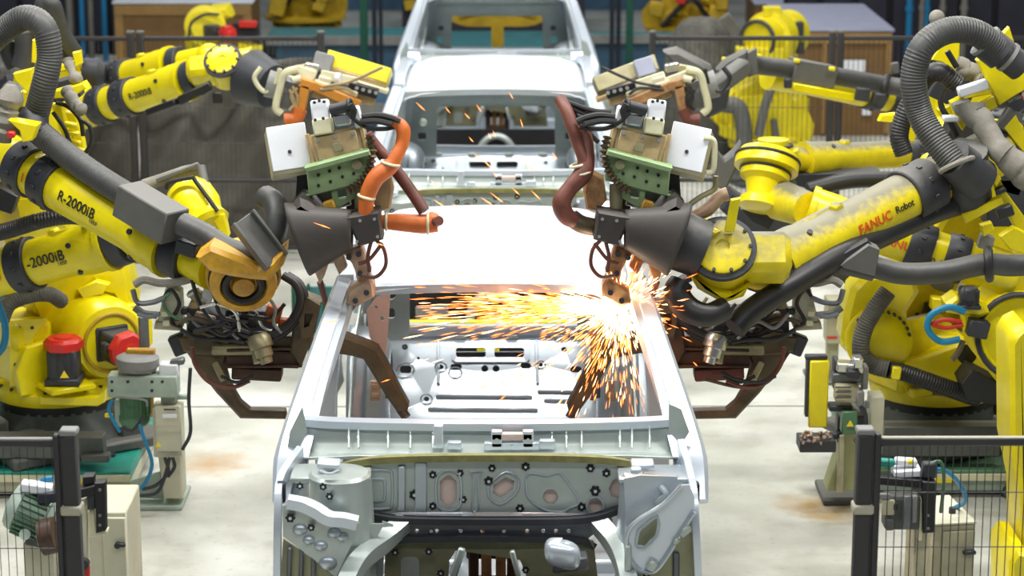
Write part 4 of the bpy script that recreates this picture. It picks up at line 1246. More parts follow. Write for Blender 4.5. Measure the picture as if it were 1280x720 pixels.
# ---- left side robot: lower forearm entering at the frame's edge
def robot_left_side():
    cx, cy = -3.55, 11.6
    t = thing('welding_robot', (cx, cy, .0), 'yellow robot entering at the left edge, short-lettered arm below the corrugated hose', 'robot', 'welding robots')
    J2, lat, W = base(t, cx, cy, .0, R(20))
    J3 = Q(-104, 372, 11.42)
    lower_arm(t, J2 + lat * .12, J3 + lat * .1, lat, .22, .16, .17, 'yellow')
    p0, p1 = Q(-80, 362, 11.35), Q(140, 302, 11.05)
    elbow(t, J3, p1 - p0, lat, 'yellow')
    M, L_ = forearm(t, p0, p1, .116, 'yellow', [(.47, .58)])
    wrap_text(t, '-2000iB', .068, M, .118, .60, .10, 'lettering_black')
    wrap_text(t, '165F', .028, M, .118, .76, -.22, 'lettering_black')
    wrap_text(t, 'O', .055, M, .117, .40, -.1, 'lettering_red')
    q = Q(178, 288, 11.0)
    m = MB(); m.cyl(p1, p1.lerp(q, .45), .13, bev=.005); m.build('collar', 'charcoal', t)
    m = MB(); m.shape([(152, 302), (166, 304), (171, 318), (160, 322), (156, 312)], 10.9, .06); m.build('flange_ear', 'yellow', t)
    m = MB(); m.cyl(p1.lerp(q, .4), Q(225, 272, 10.95), .10); m.build('wrist_tube', 'charcoal', t)
    wp = Q(240, 258, 10.85)
    m = MB()
    a, b = Q(228, 232, 10.85), Q(262, 288, 10.7)
    m.rev(a, b, [(0, .05), (.02, .09), (.06, .115), (.14, .12), (.20, .10), (.24, .115), (.26, .09)], n=30)
    m.build('wrist', 'yellow', t)
    m = MB(); m.tube([Q(208, 236, 10.7), Q(212, 228, 10.7), Q(240, 222, 10.7), Q(244, 226, 10.7), Q(272, 264, 10.66)], .010, n=8, sub=4); m.build('frame_rim', 'black', t)
    m = MB(); m.shape([(262, 266), (280, 268), (286, 296), (276, 292), (266, 276)], 10.68, .08); m.build('wrist_ear', 'yellow', t)
    hose(t, [Q(180, 232, 10.9), Q(205, 224, 10.9), Q(232, 215, 10.9), Q(250, 212, 10.9)], .030, 'cloth', False, 'dress_hose')
    m = MB(); m.beam(Q(196, 226, 10.85), Q(248, 205, 10.85), .02, .03); m.cyl(Q(251, 208, 10.85), Q(256, 232, 10.8), .022); m.build('hose_support', 'bracket_grey', t)
    hose(t, [Q(-40, 300, 10.95), Q(10, 288, 10.9), Q(50, 276, 10.85), Q(90, 270, 10.9), Q(120, 276, 11.1)], .040, 'hose_dark', True, 'dress_hose')
    for k, (pts, Y) in enumerate((([(20, 250), (34, 248), (70, 258), (60, 278), (26, 280)], 11.3), ([(0, 240), (10, 240), (12, 260), (0, 268)], 11.25))):
        m = MB(); m.shape(pts, Y, .08); m.build('guard_plate', 'yellow', t)
    m = MB(); m.shape([(-5, 232), (22, 246), (14, 268), (-5, 262)], 11.1, .1); m.build('junction_box', 'charcoal', t)
robot_left_side()

# ---- robots of the second station, left
def robot_left_rear(dx, y0, pts, r, label, text):
    (ax, ay), (bx, by), (wx, wy) = pts
    Y0, Y1 = y0 + .1, y0 - .5
    cx, cy = Q(ax - 60, 200, y0 + .6).x - .25, y0 + .6
    t = thing('welding_robot', (cx, cy, 0), label, 'robot', 'welding robots')
    J2, lat, W = base(t, cx, cy, 0, R(10))
    J3 = Q(ax - 42, ay + 18, y0 + .25)
    lower_arm(t, J2 + lat * .1, J3, lat, .2, .15, .16, 'yellow')
    p0, p1 = Q(ax - 20, ay + 6, Y0), Q(bx, by, Y1)
    elbow(t, J3, p1 - p0, lat, 'yellow')
    M, L_ = forearm(t, p0, p1, r, 'yellow', [(.22, .34), (.44, .57)])
    if text:
        wrap_text(t, 'R-2000iB', .055, M, r, .62, -.05, 'lettering_black')
    wp = Q(wx, wy, Y1 - .12)
    m = MB(); m.cyl(p1, p1.lerp(wp, .25), r * 1.05, bev=.004); m.build('collar', 'charcoal', t)
    m = MB(); m.cyl(p1.lerp(wp, .2), wp, r * .72, r * .8); m.build('wrist_tube', 'yellow', t)
    return t, wp, M
t, wp, M = robot_left_rear(0, 14.6, ((112, 136), (236, 100), (282, 84)), .106, 'yellow robot at the upper left with round wrist cap, its arm nearest the tarp', True)
wrist(t, wp, (1, 0, .1), (-.12, -.72, .62), .108, 'yellow')
m = MB(); m.shape([(292, 66), (312, 62), (318, 78), (306, 118), (296, 114), (272, 96)], 14.0, .14, .02); m.build('wrist_fork', 'yellow', t)
m = MB(); m.cyl(Q(312, 96, 14.0), Q(340, 108, 13.9), .17, .13); m.build('tool_flange', 'charcoal', t)
m = MB(); m.beam(Q(188, 140, 13.9), Q(224, 126, 13.8), .04, .10); m.beam(Q(224, 126, 13.8), Q(264, 106, 13.8), .05, .08); m.build('under_bracket', 'black', t)
m = MB(); m.vbox(272, 122, 13.8, 12, 14, 10); m.build('sensor_box', 'black', t)
t, wp, M = robot_left_rear(0, 15.4, ((112, 106), (216, 80), (262, 72)), .098, 'yellow robot at the upper left, arm half hidden behind a nearer yellow arm', False)
m = MB(); m.sph(wp, .09); m.build('wrist', 'yellow', t)
m = MB(); m.cyl(wp, Q(300, 74, 14.7), .06); m.build('tool_flange', 'charcoal', t)
hose(t, [Q(80, 88, 15.0), Q(74, 50, 15.0), Q(62, 16, 14.9), Q(54, 10, 14.8)], .045, 'hose', False, 'dress_hose')
m = MB(); m.tube([Q(52, 12, 14.8), Q(56, 4, 14.8), Q(66, 8, 14.8), Q(76, 40, 14.9), Q(96, 70, 15.0)], .055, n=12); m.build('dress_hose', 'hose', t)
hose(t, [Q(12, 50, 15.0), Q(10, 66, 15.0), Q(18, 84, 15.0)], .05, 'hose_dark', False, 'dress_hose')
hose(t, [Q(30, 40, 14.9), Q(33, 60, 14.9), Q(28, 84, 14.9)], .07, 'hose', False, 'dress_hose')
m = MB()
for pts in ([(100, 78), (118, 76), (120, 92), (108, 94)], [(62, 96), (96, 78), (100, 90), (70, 104)]):
    m.shape(pts, 15.2, .1)
m.build('guard_plate', 'yellow', t)
m = MB(); m.rev(Q(104, 90, 15.1), Q(130, 92, 15.1), [(0, .09), (.10, .10), (.14, .06)], n=18); m.build('cable_gland', 'charcoal', t)

# ---- right front robot
def robot_right_front():
    cx, cy = 2.24, 12.0
    t = thing('welding_robot', (cx, cy, .15), 'yellow dusty robot on the right with red lettering and round wrist cap nearest the sparks', 'robot', 'welding robots')
    J2, lat, W = base(t, cx, cy, .15, R(205), YD, True, True)
    J3 = Q(1222, 222, 11.7)
    lower_arm(t, J2 - lat * .14, J3 + lat * .05, lat, .225, .16, .17, YD)
    p0, p1 = Q(1250, 186, 10.75), Q(968, 332, 9.95)
    elbow(t, J3, p1 - p0, lat, 'yellow')
    M, L_ = forearm(t, p0, p1, .116, YD, [(.20, .36), (.46, .63)], 'charcoal_dusty')
    M2 = frame(p1, p0); L2 = L_
    wrap_text(t, 'FANUC', .060, M2, .114, L2 * .285, .18, 'lettering_red')
    wrap_text(t, 'Robot', .044, M2, .114, L2 * .285 + .225, .22, 'lettering_black')
    wrap_text(t, '0.4', .05, M2, .117, L2 - .46, .1, 'lettering_black')
    kn = Q(902, 322, 9.70)
    q = p1.lerp(kn, .62)
    m = MB(); m.cyl(p1 + (p1 - kn) * .0, p1.lerp(kn, .30), .124, bev=.006)
    m.build('collar', 'charcoal_dusty', t)
    m = MB(); m.cyl(p1.lerp(kn, .28), p1.lerp(kn, .48), .115, .10, bev=.004); m.build('bolt_flange', YD, t)
    m = MB(); m.cyl(p1.lerp(kn, .45), kn, .085); m.build('wrist_tube', 'yellow', t)
    wrist(t, kn, (-1, 0, 0), (-.05, -.80, .60), .135, YD, 'charcoal')
    m = MB(); m.shape([(846, 318), (868, 292), (888, 284), (902, 290), (884, 306), (862, 350), (852, 338)], 9.62, .20, .02); m.shape([(862, 340), (884, 356), (916, 366), (938, 356), (930, 372), (904, 380), (872, 362)], 9.62, .14, .02); m.build('wrist_fork', 'yellow', t)
    m = MB(); m.shape([(906, 290), (914, 250), (926, 248), (918, 290)], 9.60, .03); m.build('tab', 'yellow', t)
    m = MB(); M3 = frame(Q(862, 300, 9.64), Q(838, 296, 9.66)); m.rev(Q(878, 312, 9.66), Q(842, 298, 9.66), [(0, .12), (.10, .125), (.12, .115)], n=26); m.build('tool_flange', 'charcoal_dusty', t)
    # long black dress cable under the arm, bracket box
    hose(t, [Q(1216, 250, 10.5), Q(1170, 264, 10.42), Q(1110, 291, 10.25), Q(1050, 320, 10.0), Q(990, 356, 9.8), Q(940, 388, 9.7), Q(918, 410, 9.65)], .052, 'hose_dark', False, 'dress_hose')
    m = MB(); m.shape([(1012, 340), (1085, 300), (1090, 306), (1086, 318), (1010, 362)], 9.95, .05); m.build('bracket_arm', 'charcoal', t)
    hose(t, [Q(852, 352, 9.62), Q(846, 366, 9.6), Q(860, 386, 9.58), Q(884, 394, 9.56), Q(906, 386, 9.6)], [.05, .055, .055, .05, .05], 'hose_dark', False, 'dress_hose')
    # great corrugated loop
    hose(t, [Q(1252, 66, 10.55), Q(1222, 42, 10.5), Q(1186, 38, 10.45), Q(1154, 58, 10.4), Q(1142, 98, 10.4), Q(1150, 142, 10.4), Q(1170, 176, 10.35), Q(1194, 206, 10.3)], .060, 'hose', True, 'dress_hose', 18)
    m = MB(); a = Q(1196, 206, 10.3); m.ring(a, V((.35, -.3, -.8)), .075, .012); m.build('hose_ring', 'cloth', t)
    m = MB(); m.cyl(Q(1190, 196, 10.32), Q(1222, 224, 10.42), .085, .10); m.cyl(Q(1206, 190, 10.4), Q(1212, 250, 10.5), .10); m.build('hose_socket', 'charcoal_dusty', t)
    m = MB(); m.cyl(Q(1232, 52, 10.56), Q(1252, 68, 10.56), .078); m.cyl(Q(1250, 64, 10.56), Q(1276, 84, 10.58), .066); m.build('hose_clamp', 'charcoal_dusty', t)
    m = MB(); m.cyl(Q(1230, 50, 10.555), Q(1233, 53, 10.555), .082); m.cyl(Q(1258, 70, 10.57), Q(1262, 73, 10.57), .072); m.build('clamp_ring', 'grey', t)
    m = MB(); m.sph(Q(1171, 22, 10.5), .035); m.cyl(Q(1168, 24, 10.5), Q(1180, 34, 10.5), .03); m.build('hose_end', 'cloth', t)
    hose(t, [Q(1130, 192, 10.9), Q(1124, 170, 10.9), Q(1132, 140, 10.9), Q(1148, 110, 10.9), Q(1160, 94, 10.85), Q(1176, 90, 10.8), Q(1196, 106, 10.8)], .045, 'hose_dark', True, 'dress_hose')
    # guards, boxes and cloth
    for k, (pts, Y, mt) in enumerate((
        ([(1221, 76), (1262, 34), (1276, 78), (1285, 98), (1285, 110), (1250, 132)], 10.7, 'yellow'), ([(1164, 75), (1176, 56), (1200, 50), (1200, 66), (1196, 98), (1178, 78)], 11.0, 'yellow'),
        ([(1200, 112), (1236, 104), (1238, 118), (1206, 124)], 10.75, 'yellow'), ([(1224, 130), (1242, 120), (1248, 134), (1230, 144)], 10.7, 'yellow'), ([(1188, 128), (1204, 120), (1212, 150), (1204, 164), (1192, 146)], 10.7, 'yellow'),
        ([(1254, 160), (1270, 142), (1285, 172), (1285, 196)], 10.65, 'yellow'), ([(1172, 138), (1188, 132), (1194, 150), (1180, 152)], 10.8, 'yellow'), ([(1132, 176), (1136, 150), (1146, 148), (1144, 178)], 11.05, 'yellow'),
        ([(1102, 144), (1120, 142), (1124, 154), (1098, 152)], 11.3, 'yellow'), ([(1224, 208), (1236, 196), (1258, 240), (1280, 270), (1285, 300), (1272, 290)], 10.7, 'yellow'),
        ([(1204, 268), (1252, 246), (1256, 254), (1208, 280)], 10.4, 'yellow'), ([(1228, 232), (1242, 230), (1246, 248), (1232, 250)], 10.6, 'yellow'), ([(1250, 296), (1268, 284), (1285, 292), (1285, 318), (1262, 312)], 10.6, 'yellow'),
        ([(1226, 282), (1240, 278), (1244, 288), (1230, 296)], 10.6, 'yellow'), ([(1222, 196), (1232, 192), (1252, 224), (1246, 234)], 10.6, 'yellow'))):
        m = MB(); m.shape(pts, Y, .05, .006); m.build('guard_plate', mt, t)
    for (x, y, w, h, rl, mt) in ((1216, 110, 38, 12, -18, 'white_panel'), (1188, 148, 20, 7, 0, 'white_panel'), (1202, 132, 22, 12, -15, 'grey'), (1245, 240, 24, 7, -25, 'charcoal'), (1232, 302, 18, 18, 15, 'grey'), (1244, 170, 26, 16, 20, 'charcoal'), (1262, 150, 22, 30, 30, 'bracket_grey'), (1270, 130, 20, 16, -25, 'charcoal'), (1256, 264, 20, 14, -20, 'charcoal')):
        m = MB(); m.vbox(x, y, 10.68, w, h, 16, rl); m.build('junction_box', mt, t)
    def wrap(a, b, r, sd):
        rr = random.Random(sd); m = MB()
        P = [V(a).lerp(V(b), k / 7) + V((rr.uniform(-.008, .008), 0, rr.uniform(-.008, .008))) for k in range(8)]
        m.tube(P, [r * rr.uniform(.85, 1.12) for _ in range(8)], n=14, sub=3); m.build('cloth_wrap', 'cloth', t)
    wrap(Q(1212, 132, 10.5), Q(1256, 196, 10.4), .058, 2); wrap(Q(1250, 186, 10.42), Q(1296, 232, 10.4), .062, 9); wrap(Q(1196, 80, 10.9), Q(1226, 98, 10.9), .04, 5)
    m = MB()
    for pts in ([(1184, 64), (1190, 74), (1196, 84)], [(1180, 110), (1176, 130), (1186, 150), (1196, 170)], [(1250, 92), (1262, 112), (1276, 118)], [(1226, 150), (1234, 170), (1228, 186)]):
        m.tube([Q(x, y, 10.75) for x, y in pts], .014)
    m.build('cable', 'hose_dark', t)
    m = MB(); m.vbox(1230, 190, 11.1, 110, 80, 40, 15); m.vbox(1190, 110, 11.25, 50, 40, 30, 25); m.vbox(1266, 250, 11.1, 70, 60, 40); m.build('cable_carrier', 'charcoal', t)
    m = MB(); m.vbox(1172, 352, 11.95, 44, 60, 20, 10); m.vbox(1160, 396, 11.9, 14, 40, 20); m.build('cable_carrier', 'charcoal', t)
    m = MB(); m.vbox(1176, 379, 11.7, 26, 16, 20, 5); m.build('junction_box', 'yellow', t)
    m = MB(); m.vbox(1180, 350, 11.8, 24, 26, 20, 20); m.build('junction_box', 'cloth_grey', t)
    # turret dressing: grey cable sleeves on the base
    hose(t, [Q(1110, 364, 11.4), Q(1094, 386, 11.38), Q(1080, 412, 11.38), Q(1076, 440, 11.38), Q(1090, 456, 11.4), Q(1110, 462, 11.38)], .045, 'cloth_grey', True, 'cable_sleeve')
    hose(t, [Q(1110, 462, 11.4), Q(1130, 466, 11.40), Q(1170, 480, 11.4), Q(1222, 498, 11.45)], .045, 'hose_dark', True, 'cable_sleeve')
    m = MB(); m.vbox(1120, 466, 11.36, 12, 16, 10, 8); m.build('sleeve_clamp', 'yellow', t)
    m = MB(); m.shape([(1064, 362), (1082, 344), (1140, 340), (1150, 366), (1134, 392), (1140, 440), (1128, 456), (1090, 452), (1066, 446), (1052, 424), (1056, 392)], 11.50, .20, .03); m.build('arm_root', 'yellow', t)
    c = Q(1098, 425, 11.48); m = MB(); m.rev(c, c + V((.1, -1, .2)), [(0, .17), (.02, .17), (.03, .155)], n=34); m.build('root_disc', 'yellow', t)
    for k in range(22):
        a = PI * (.75 - k * .068); m = MB(); e = c + V((.152 * math.cos(a), -.028, .152 * math.sin(a))); m.cyl(e + V((0, .02, 0)), e - V((0, .005, 0)), .009, n=6)
        if k < 11: m.build('bolt', 'charcoal', t)
    m = MB(); m.shape([(1112, 456), (1150, 448), (1216, 424), (1224, 440), (1200, 482), (1120, 478)], 11.62, .1, .015); m.build('apron_plate', 'yellow', t)
    m = MB(); m.shape([(1142, 420), (1150, 416), (1200, 418), (1212, 430), (1144, 456)], 11.72, .1, .02); m.build('turret_cover', 'yellow', t)
    c = Q(1208, 443, 11.5); m = MB(); m.rev(c, c + V((0, -1, .3)), [(0, .05), (.012, .05), (.016, .04)], n=18); m.build('rubber_plug', 'charcoal', t)
    return t
robot_right_front()

# ---- right edge robot, close to the frame's edge
def robot_right_edge():
    cx, cy = 3.0, 11.2
    t = thing('welding_robot', (cx, cy, 0), 'yellow robot cut by the right edge with a blue looped air hose', 'robot', 'welding robots')
    J2, lat, W = base(t, cx, cy, .0, R(190), 'yellow')
    m = MB(); m.shape([(1206, 384), (1232, 330), (1250, 318), (1285, 330), (1285, 470), (1264, 500), (1216, 440)], 11.1, .22, .03); m.build('arm_root', 'yellow', t)
    m = MB(); c = Q(1275, 420, 11.05); m.rev(c, c + V((-.25, -1, .2)), [(0, .22), (.03, .22), (.035, .18), (.02, .17)], n=34); m.build('root_disc', 'yellow', t)
    m = MB(); m.ring(c + V((-.01, -.05, .01)), V((-.25, -1, .2)), .20, .014); m.build('seal_ring', 'charcoal', t)
    J3 = Q(1400, 250, 11.1)
    lower_arm(t, J2, J3, lat, .22, .16, .17, 'yellow')
    m = MB(); m.shape([(1182, 380), (1196, 370), (1234, 382), (1238, 392), (1226, 398), (1184, 392)], 11.0, .14, .02); m.build('motor_bracket', 'yellow', t)
    motor(t, Q(1210, 385, 11.0), Q(1212, 352, 11.0), .09, cap=False)
    m = MB(); m.vbox(1222, 410, 11.0, 26, 22, 20, 12); m.build('valve_block', 'charcoal', t)
    m = MB(); m.tube([Q(1206, 390, 10.9), Q(1186, 384, 10.9), Q(1164, 394, 10.9), Q(1160, 412, 10.9), Q(1176, 427, 10.9), Q(1200, 424, 10.9)], .016); m.build('air_hose', 'blue_hose', t)
    m = MB(); m.tube([Q(1202, 402, 10.9), Q(1180, 400, 10.9), Q(1166, 405, 10.9), Q(1182, 410, 10.9), Q(1204, 406, 10.9)], .010); m.build('air_hose', 'red', t)
    m = MB(); m.tube([Q(1204, 426, 10.9), Q(1198, 440, 10.9), Q(1190, 450, 10.9)], .014); m.build('air_hose', 'brown_olive', t)
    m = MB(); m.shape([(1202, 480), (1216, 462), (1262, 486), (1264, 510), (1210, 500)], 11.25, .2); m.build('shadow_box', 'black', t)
    # front yellow upright
    m = MB(); m.shape([(1263, 430), (1272, 416), (1285, 410), (1285, 720), (1278, 720), (1276, 620), (1264, 560)], 9.6, .30, .02); m.build('upright_guard', 'yellow', t)
    m = MB(); m.shape([(1262, 704), (1272, 690), (1285, 692), (1285, 880), (1264, 880)], 9.42, .40, .02); m.build('foot_guard', 'yellow', t)
    # dress hoses crossing to the left
    hose(t, [Q(1300, 330, 10.2), Q(1262, 332, 10.15), Q(1240, 330, 10.1), Q(1218, 332, 10.05), Q(1180, 340, 10.0), Q(1130, 342, 9.98), Q(1092, 334, 9.98)], .048, 'hose', False, 'dress_hose')
    a = Q(1236, 330, 10.08); m = MB(); m.ring(a, V((1, -.2, .1)), .062, .02); m.build('hose_ring', 'hose_dark', t)
    m = MB(); m.shape([(1050, 332), (1086, 306), (1100, 312), (1094, 346), (1056, 336)], 9.92, .10); m.shape([(1030, 328), (1052, 332), (1094, 346), (1090, 352), (1040, 340)], 9.94, .10); m.build('box_bracket', 'bracket_grey', t)
    return t
robot_right_edge()

# ---- right second arm with red lettering, and the one above it
def fork_bracket(t):
    m = MB(); m.shape([(893, 234), (896, 188), (906, 200), (918, 190), (927, 178), (924, 206), (908, 238)], 11.9, .10, .015); m.build('fork_bracket', 'bracket_grey', t)
    m = MB(); m.shape([(900, 262), (914, 238), (950, 262), (1000, 268), (1002, 300), (940, 300)], 12.3, .14, .02); m.build('cable_carrier', 'charcoal', t)
def robot_right_side():
    cx, cy = 3.45, 12.9
    t = thing('welding_robot', (cx, cy, 0), 'yellow robot on the right whose red-lettered arm lies under the dusty arm', 'robot', 'welding robots')
    J2, lat, W = base(t, cx, cy, .0, R(175))
    J3 = Q(1330, 350, 11.8)
    lower_arm(t, J2, J3, lat, .22, .16, .17, 'yellow')
    p0, p1 = Q(1270, 348, 11.15), Q(1010, 262, 11.3)
    elbow(t, J3, p1 - p0, lat, 'yellow')
    M, L_ = forearm(t, p0, p1, .102, 'yellow', [(.25, .36), (.42, .54)])
    M2 = frame(p1, p0)
    wrap_text(t, 'FANUC', .060, M2, .101, L_ * .35, .0, 'lettering_red')
    wrap_text(t, '0.4', .045, M2, .103, L_ - .42, -.25, 'lettering_black')
    q = Q(975, 250, 11.5)
    m = MB(); m.cyl(p1, q, .085, .10); m.build('wrist_tube', 'yellow_dusty', t)
    m = MB(); m.vbox(1000, 250, 11.75, 12, 10, 8, 20); m.build('cover_plate', 'bracket_grey', t)
    # round wrist with its ring
    a, b = Q(962, 188, 11.6), Q(948, 262, 11.45)
    m = MB(); m.rev(a, b, [(0, .06), (.015, .14), (.05, .158), (.10, .158), (.105, .125), (.15, .12), (.17, .09), (.24, .07), (.26, .10), (.30, .10), (.31, .05)], n=34); m.build('wrist', 'yellow', t)
    m = MB(); d = (b - a).normalized(); m.ring(a + d * .05, d, .158, .008); m.ring(a + d * .115, d, .122, .008); m.build('seal_ring', 'charcoal', t)
    m = MB(); m.shape([(926, 262), (948, 256), (972, 268), (962, 288), (940, 278)], 11.55, .10); m.shape([(962, 246), (985, 232), (996, 240), (982, 268), (966, 266)], 11.7, .12); m.build('wrist_fork', 'charcoal', t)
    m = MB(); m.vbox(1080, 345, 12.2, 80, 20, 20, 6); m.build('under_box', 'charcoal', t)
    fork_bracket(t)
    return t
robot_right_side()

def robot_right_rear():
    cx, cy = 3.3, 14.0
    t = thing('welding_robot', (cx, cy, 0), 'yellow robot on the right with a dust-topped horizontal arm and flat round cap', 'robot', 'welding robots')
    J2, lat, W = base(t, cx, cy, .0, R(175))
    J3 = Q(1215, 190, 13.7)
    lower_arm(t, J2, J3, lat, .22, .16, .17, 'yellow')
    p0, p1 = Q(1180, 188, 13.5), Q(1004, 200, 13.0)
    elbow(t, J3, p1 - p0, lat, 'yellow')
    forearm(t, p0, p1, .082, YD, [(.17, .30)], 'charcoal_dusty', flare=1.2)
    q = Q(968, 196, 12.9)
    m = MB(); m.cyl(p1, q, .066, .075); m.build('wrist_tube', YD, t)
    a = Q(966, 192, 12.9)
    m = MB(); m.rev(a - V((0, 0, .06)), a + V((0, 0, .1)), [(0, .12), (.05, .13), (.06, .14), (.085, .14), (.085, .11), (.10, .11), (.11, .085), (.14, .085), (.145, .05)], n=32); m.build('wrist', 'yellow', t)
    m = MB(); m.ring(a + V((0, 0, .045)), V((0, 0, 1)), .10, .012); m.build('seal_ring', 'charcoal', t)
    m = MB(); m.shape([(996, 218), (1066, 216), (1100, 214), (1104, 232), (1020, 240), (996, 232)], 12.9, .14); m.build('under_box', 'charcoal', t)
    hose(t, [Q(1180, 222, 13.0), Q(1120, 224, 12.9), Q(1060, 226, 12.85), Q(1010, 238, 12.8)], .045, 'hose_dark', False, 'dress_hose')
    return t
robot_right_rear()

def robot_right_far_arm():
    cx, cy = 3.5, 16.0
    t = thing('welding_robot', (cx, cy, 0), 'robot at the upper right with a grey boxed hose along its thin arm', 'robot', 'welding robots')
    J2, lat, W = base(t, cx, cy, .0, R(172))
    J3 = Q(1180, 140, 15.6)
    lower_arm(t, J2, J3, lat, .2, .15, .16, 'yellow')
    p0, p1 = Q(1150, 132, 15.4), Q(960, 92, 14.9)
    elbow(t, J3, p1 - p0, lat, 'yellow')
    forearm(t, p0, p1, .085, 'yellow', [(.14, .26), (.33, .45)])
    hose(t, [Q(1130, 110, 15.0), Q(1104, 106, 15.0), Q(1060, 98, 14.9), Q(1000, 88, 14.8), Q(950, 82, 14.7), Q(936, 80, 14.6)], .058, 'hose', False, 'dress_hose')
    m = MB(); M = frame(Q(988, 86, 14.78), Q(1040, 96, 14.85)); L_ = (Q(1040, 96, 14.85) - Q(988, 86, 14.78)).length
    m.lbox(M, (L_ / 2, 0, 0), (L_, .15, .14), .006); m.build('box_bracket', 'bracket_grey', t)
    m = MB(); m.ring(Q(1108, 110, 15.0), V((1, -.3, -.1)), .075, .02); m.build('hose_ring', 'hose_dark', t)
    m = MB(); m.beam(Q(1120, 92, 15.1), Q(1118, 78, 15.1), .05, .03); m.build('tab', 'bracket_grey', t)
    m = MB(); m.shape([(935, 66), (946, 60), (948, 92), (936, 97)], 14.55, .06); m.build('hose_support', 'bracket_grey', t)
    m = MB(); m.beam(Q(934, 80, 14.55), Q(882, 118, 14.4), .11, .11, bev=.04); m.build('wrist_arm', 'bracket_grey', t)
    m = MB(); m.shape([(896, 88), (906, 76), (934, 62), (938, 76), (918, 90), (900, 98)], 14.6, .10, .02); m.shape([(830, 66), (848, 62), (890, 84), (894, 102), (880, 108), (846, 92)], 14.75, .16, .03); m.build('tool_flange', 'bracket_grey', t)
    m = MB(); m.shape([(876, 120), (914, 108), (908, 138), (886, 148), (872, 136)], 14.35, .12, .02); m.build('hose_boot', 'charcoal', t)
    for (x, y) in ((948, 70), (996, 76), (1040, 86), (906, 74)):
        m = MB(); m.vbox(x, y, 14.7, 8, 5, 6, 8); m.build('yellow_tab', 'yellow', t)
    m = MB(); m.beam(Q(990, 108, 14.7), Q(1066, 122, 14.8), .05, .06); m.build('under_rail', 'yellow', t)
    m = MB(); m.vbox(985, 104, 14.65, 10, 12, 8); m.vbox(1078, 118, 14.75, 18, 16, 10, 8); m.vbox(1100, 124, 14.8, 14, 14, 10, 8); m.build('sensor_box', 'charcoal', t)
    return t
robot_right_far_arm()

# ---- robots of the third station, behind the fences
def robot_behind(side):
    if side > 0:
        cx, cy = Q(960, 150, 20.0).x, 20.0
        t = thing('welding_robot', (cx, cy, 0), 'yellow robot standing behind the right fence beside the brown crate', 'robot', 'welding robots')
        base(t, cx, cy, 0, R(200), 'yellow_far', False, False)
        m = MB(); m.shape([(926, 200), (912, 150), (922, 110), (950, 96), (984, 104), (1000, 160), (1004, 230), (930, 232)], 19.85, .30, .03); m.build('lower_arm', 'yellow_far', t)
        m = MB(); m.shape([(944, 128), (974, 120), (978, 196), (948, 200)], 19.82, .04, .01); m.build('arm_cover', 'yellow_far', t)
        c = Q(966, 46, 19.9)
        m = MB(); m.rev(c + V((.18, .25, 0)), c + V((-.18, -.25, 0)), [(0, .16), (.03, .2), (.18, .2), (.19, .175), (.25, .175), (.26, .22), (.40, .22), (.41, .18), (.52, .17), (.53, .10)], n=30); m.build('elbow_housing', 'yellow_far', t)
        m = MB(); d = V((-.18, -.25, 0)).normalized(); m.ring(c + d * .26, d, .155, .018); m.ring(c + d * .05, d, .205, .012); m.build('seal_ring', 'charcoal', t)
        m = MB(); m.vbox(965, 14, 19.85, 22, 12, 16); m.vbox(950, 74, 19.7, 60, 30, 30); m.vbox(974, 60, 19.8, 26, 40, 30); m.build('elbow_cover', 'yellow_far', t)
        m = MB(); m.vbox(996, 38, 19.9, 16, 22, 16); m.vbox(1000, 60, 19.9, 10, 14, 14); m.build('motor', 'charcoal', t)
        m = MB(); m.tube([Q(905, 130, 19.5), Q(924, 136, 19.5), Q(930, 168, 19.5), Q(926, 196, 19.5)], .07); m.tube([Q(964, 110, 19.5), Q(956, 134, 19.5), Q(948, 170, 19.5)], .04); m.build('cable_sleeve', 'bracket_grey', t)
        m = MB(); m.vbox(970, 168, 19.75, 8, 40, 10, -12); m.build('slot', 'bracket_grey', t)
    else:
        cx, cy = Q(262, 90, 21.0).x, 21.0
        t = thing('welding_robot', (cx, cy, 0), 'yellow robot with a red motor cap behind the left fence before the crate', 'robot', 'welding robots')
        base(t, cx, cy, 0, R(20), 'yellow_far', False, False)
        m = MB(); m.shape([(234, 76), (230, 44), (240, 20), (262, 10), (284, 8), (290, 22), (270, 28), (258, 42), (254, 76), (270, 130), (232, 130)], 20.85, .28, .04); m.build('lower_arm', 'yellow_far', t)
        c = Q(256, 32, 20.8)
        m = MB(); m.rev(c, c + V((.2, -.9, .1)), [(0, .18), (.04, .18), (.05, .14), (.08, .13)], n=24); m.build('elbow_housing', 'yellow_far', t)
        m = MB(); m.tube([Q(236, 46, 20.7), Q(240, 28, 20.7), Q(256, 18, 20.7), Q(274, 18, 20.7)], .012); m.build('cable', 'charcoal', t)
        motor(t, Q(262, 40, 20.75), Q(288, 42, 20.4), .11)
        m = MB(); m.vbox(308, 38, 20.6, 32, 20, 20); m.build('tool_box', 'black', t)
        m = MB(); m.vbox(310, 30, 20.5, 22, 8, 10); m.build('tool_cap', 'red', t)
        m = MB(); m.vbox(312, 64, 20.6, 30, 18, 18, 12); m.build('lower_cover', 'yellow_far', t)
robot_behind(1); robot_behind(-1)
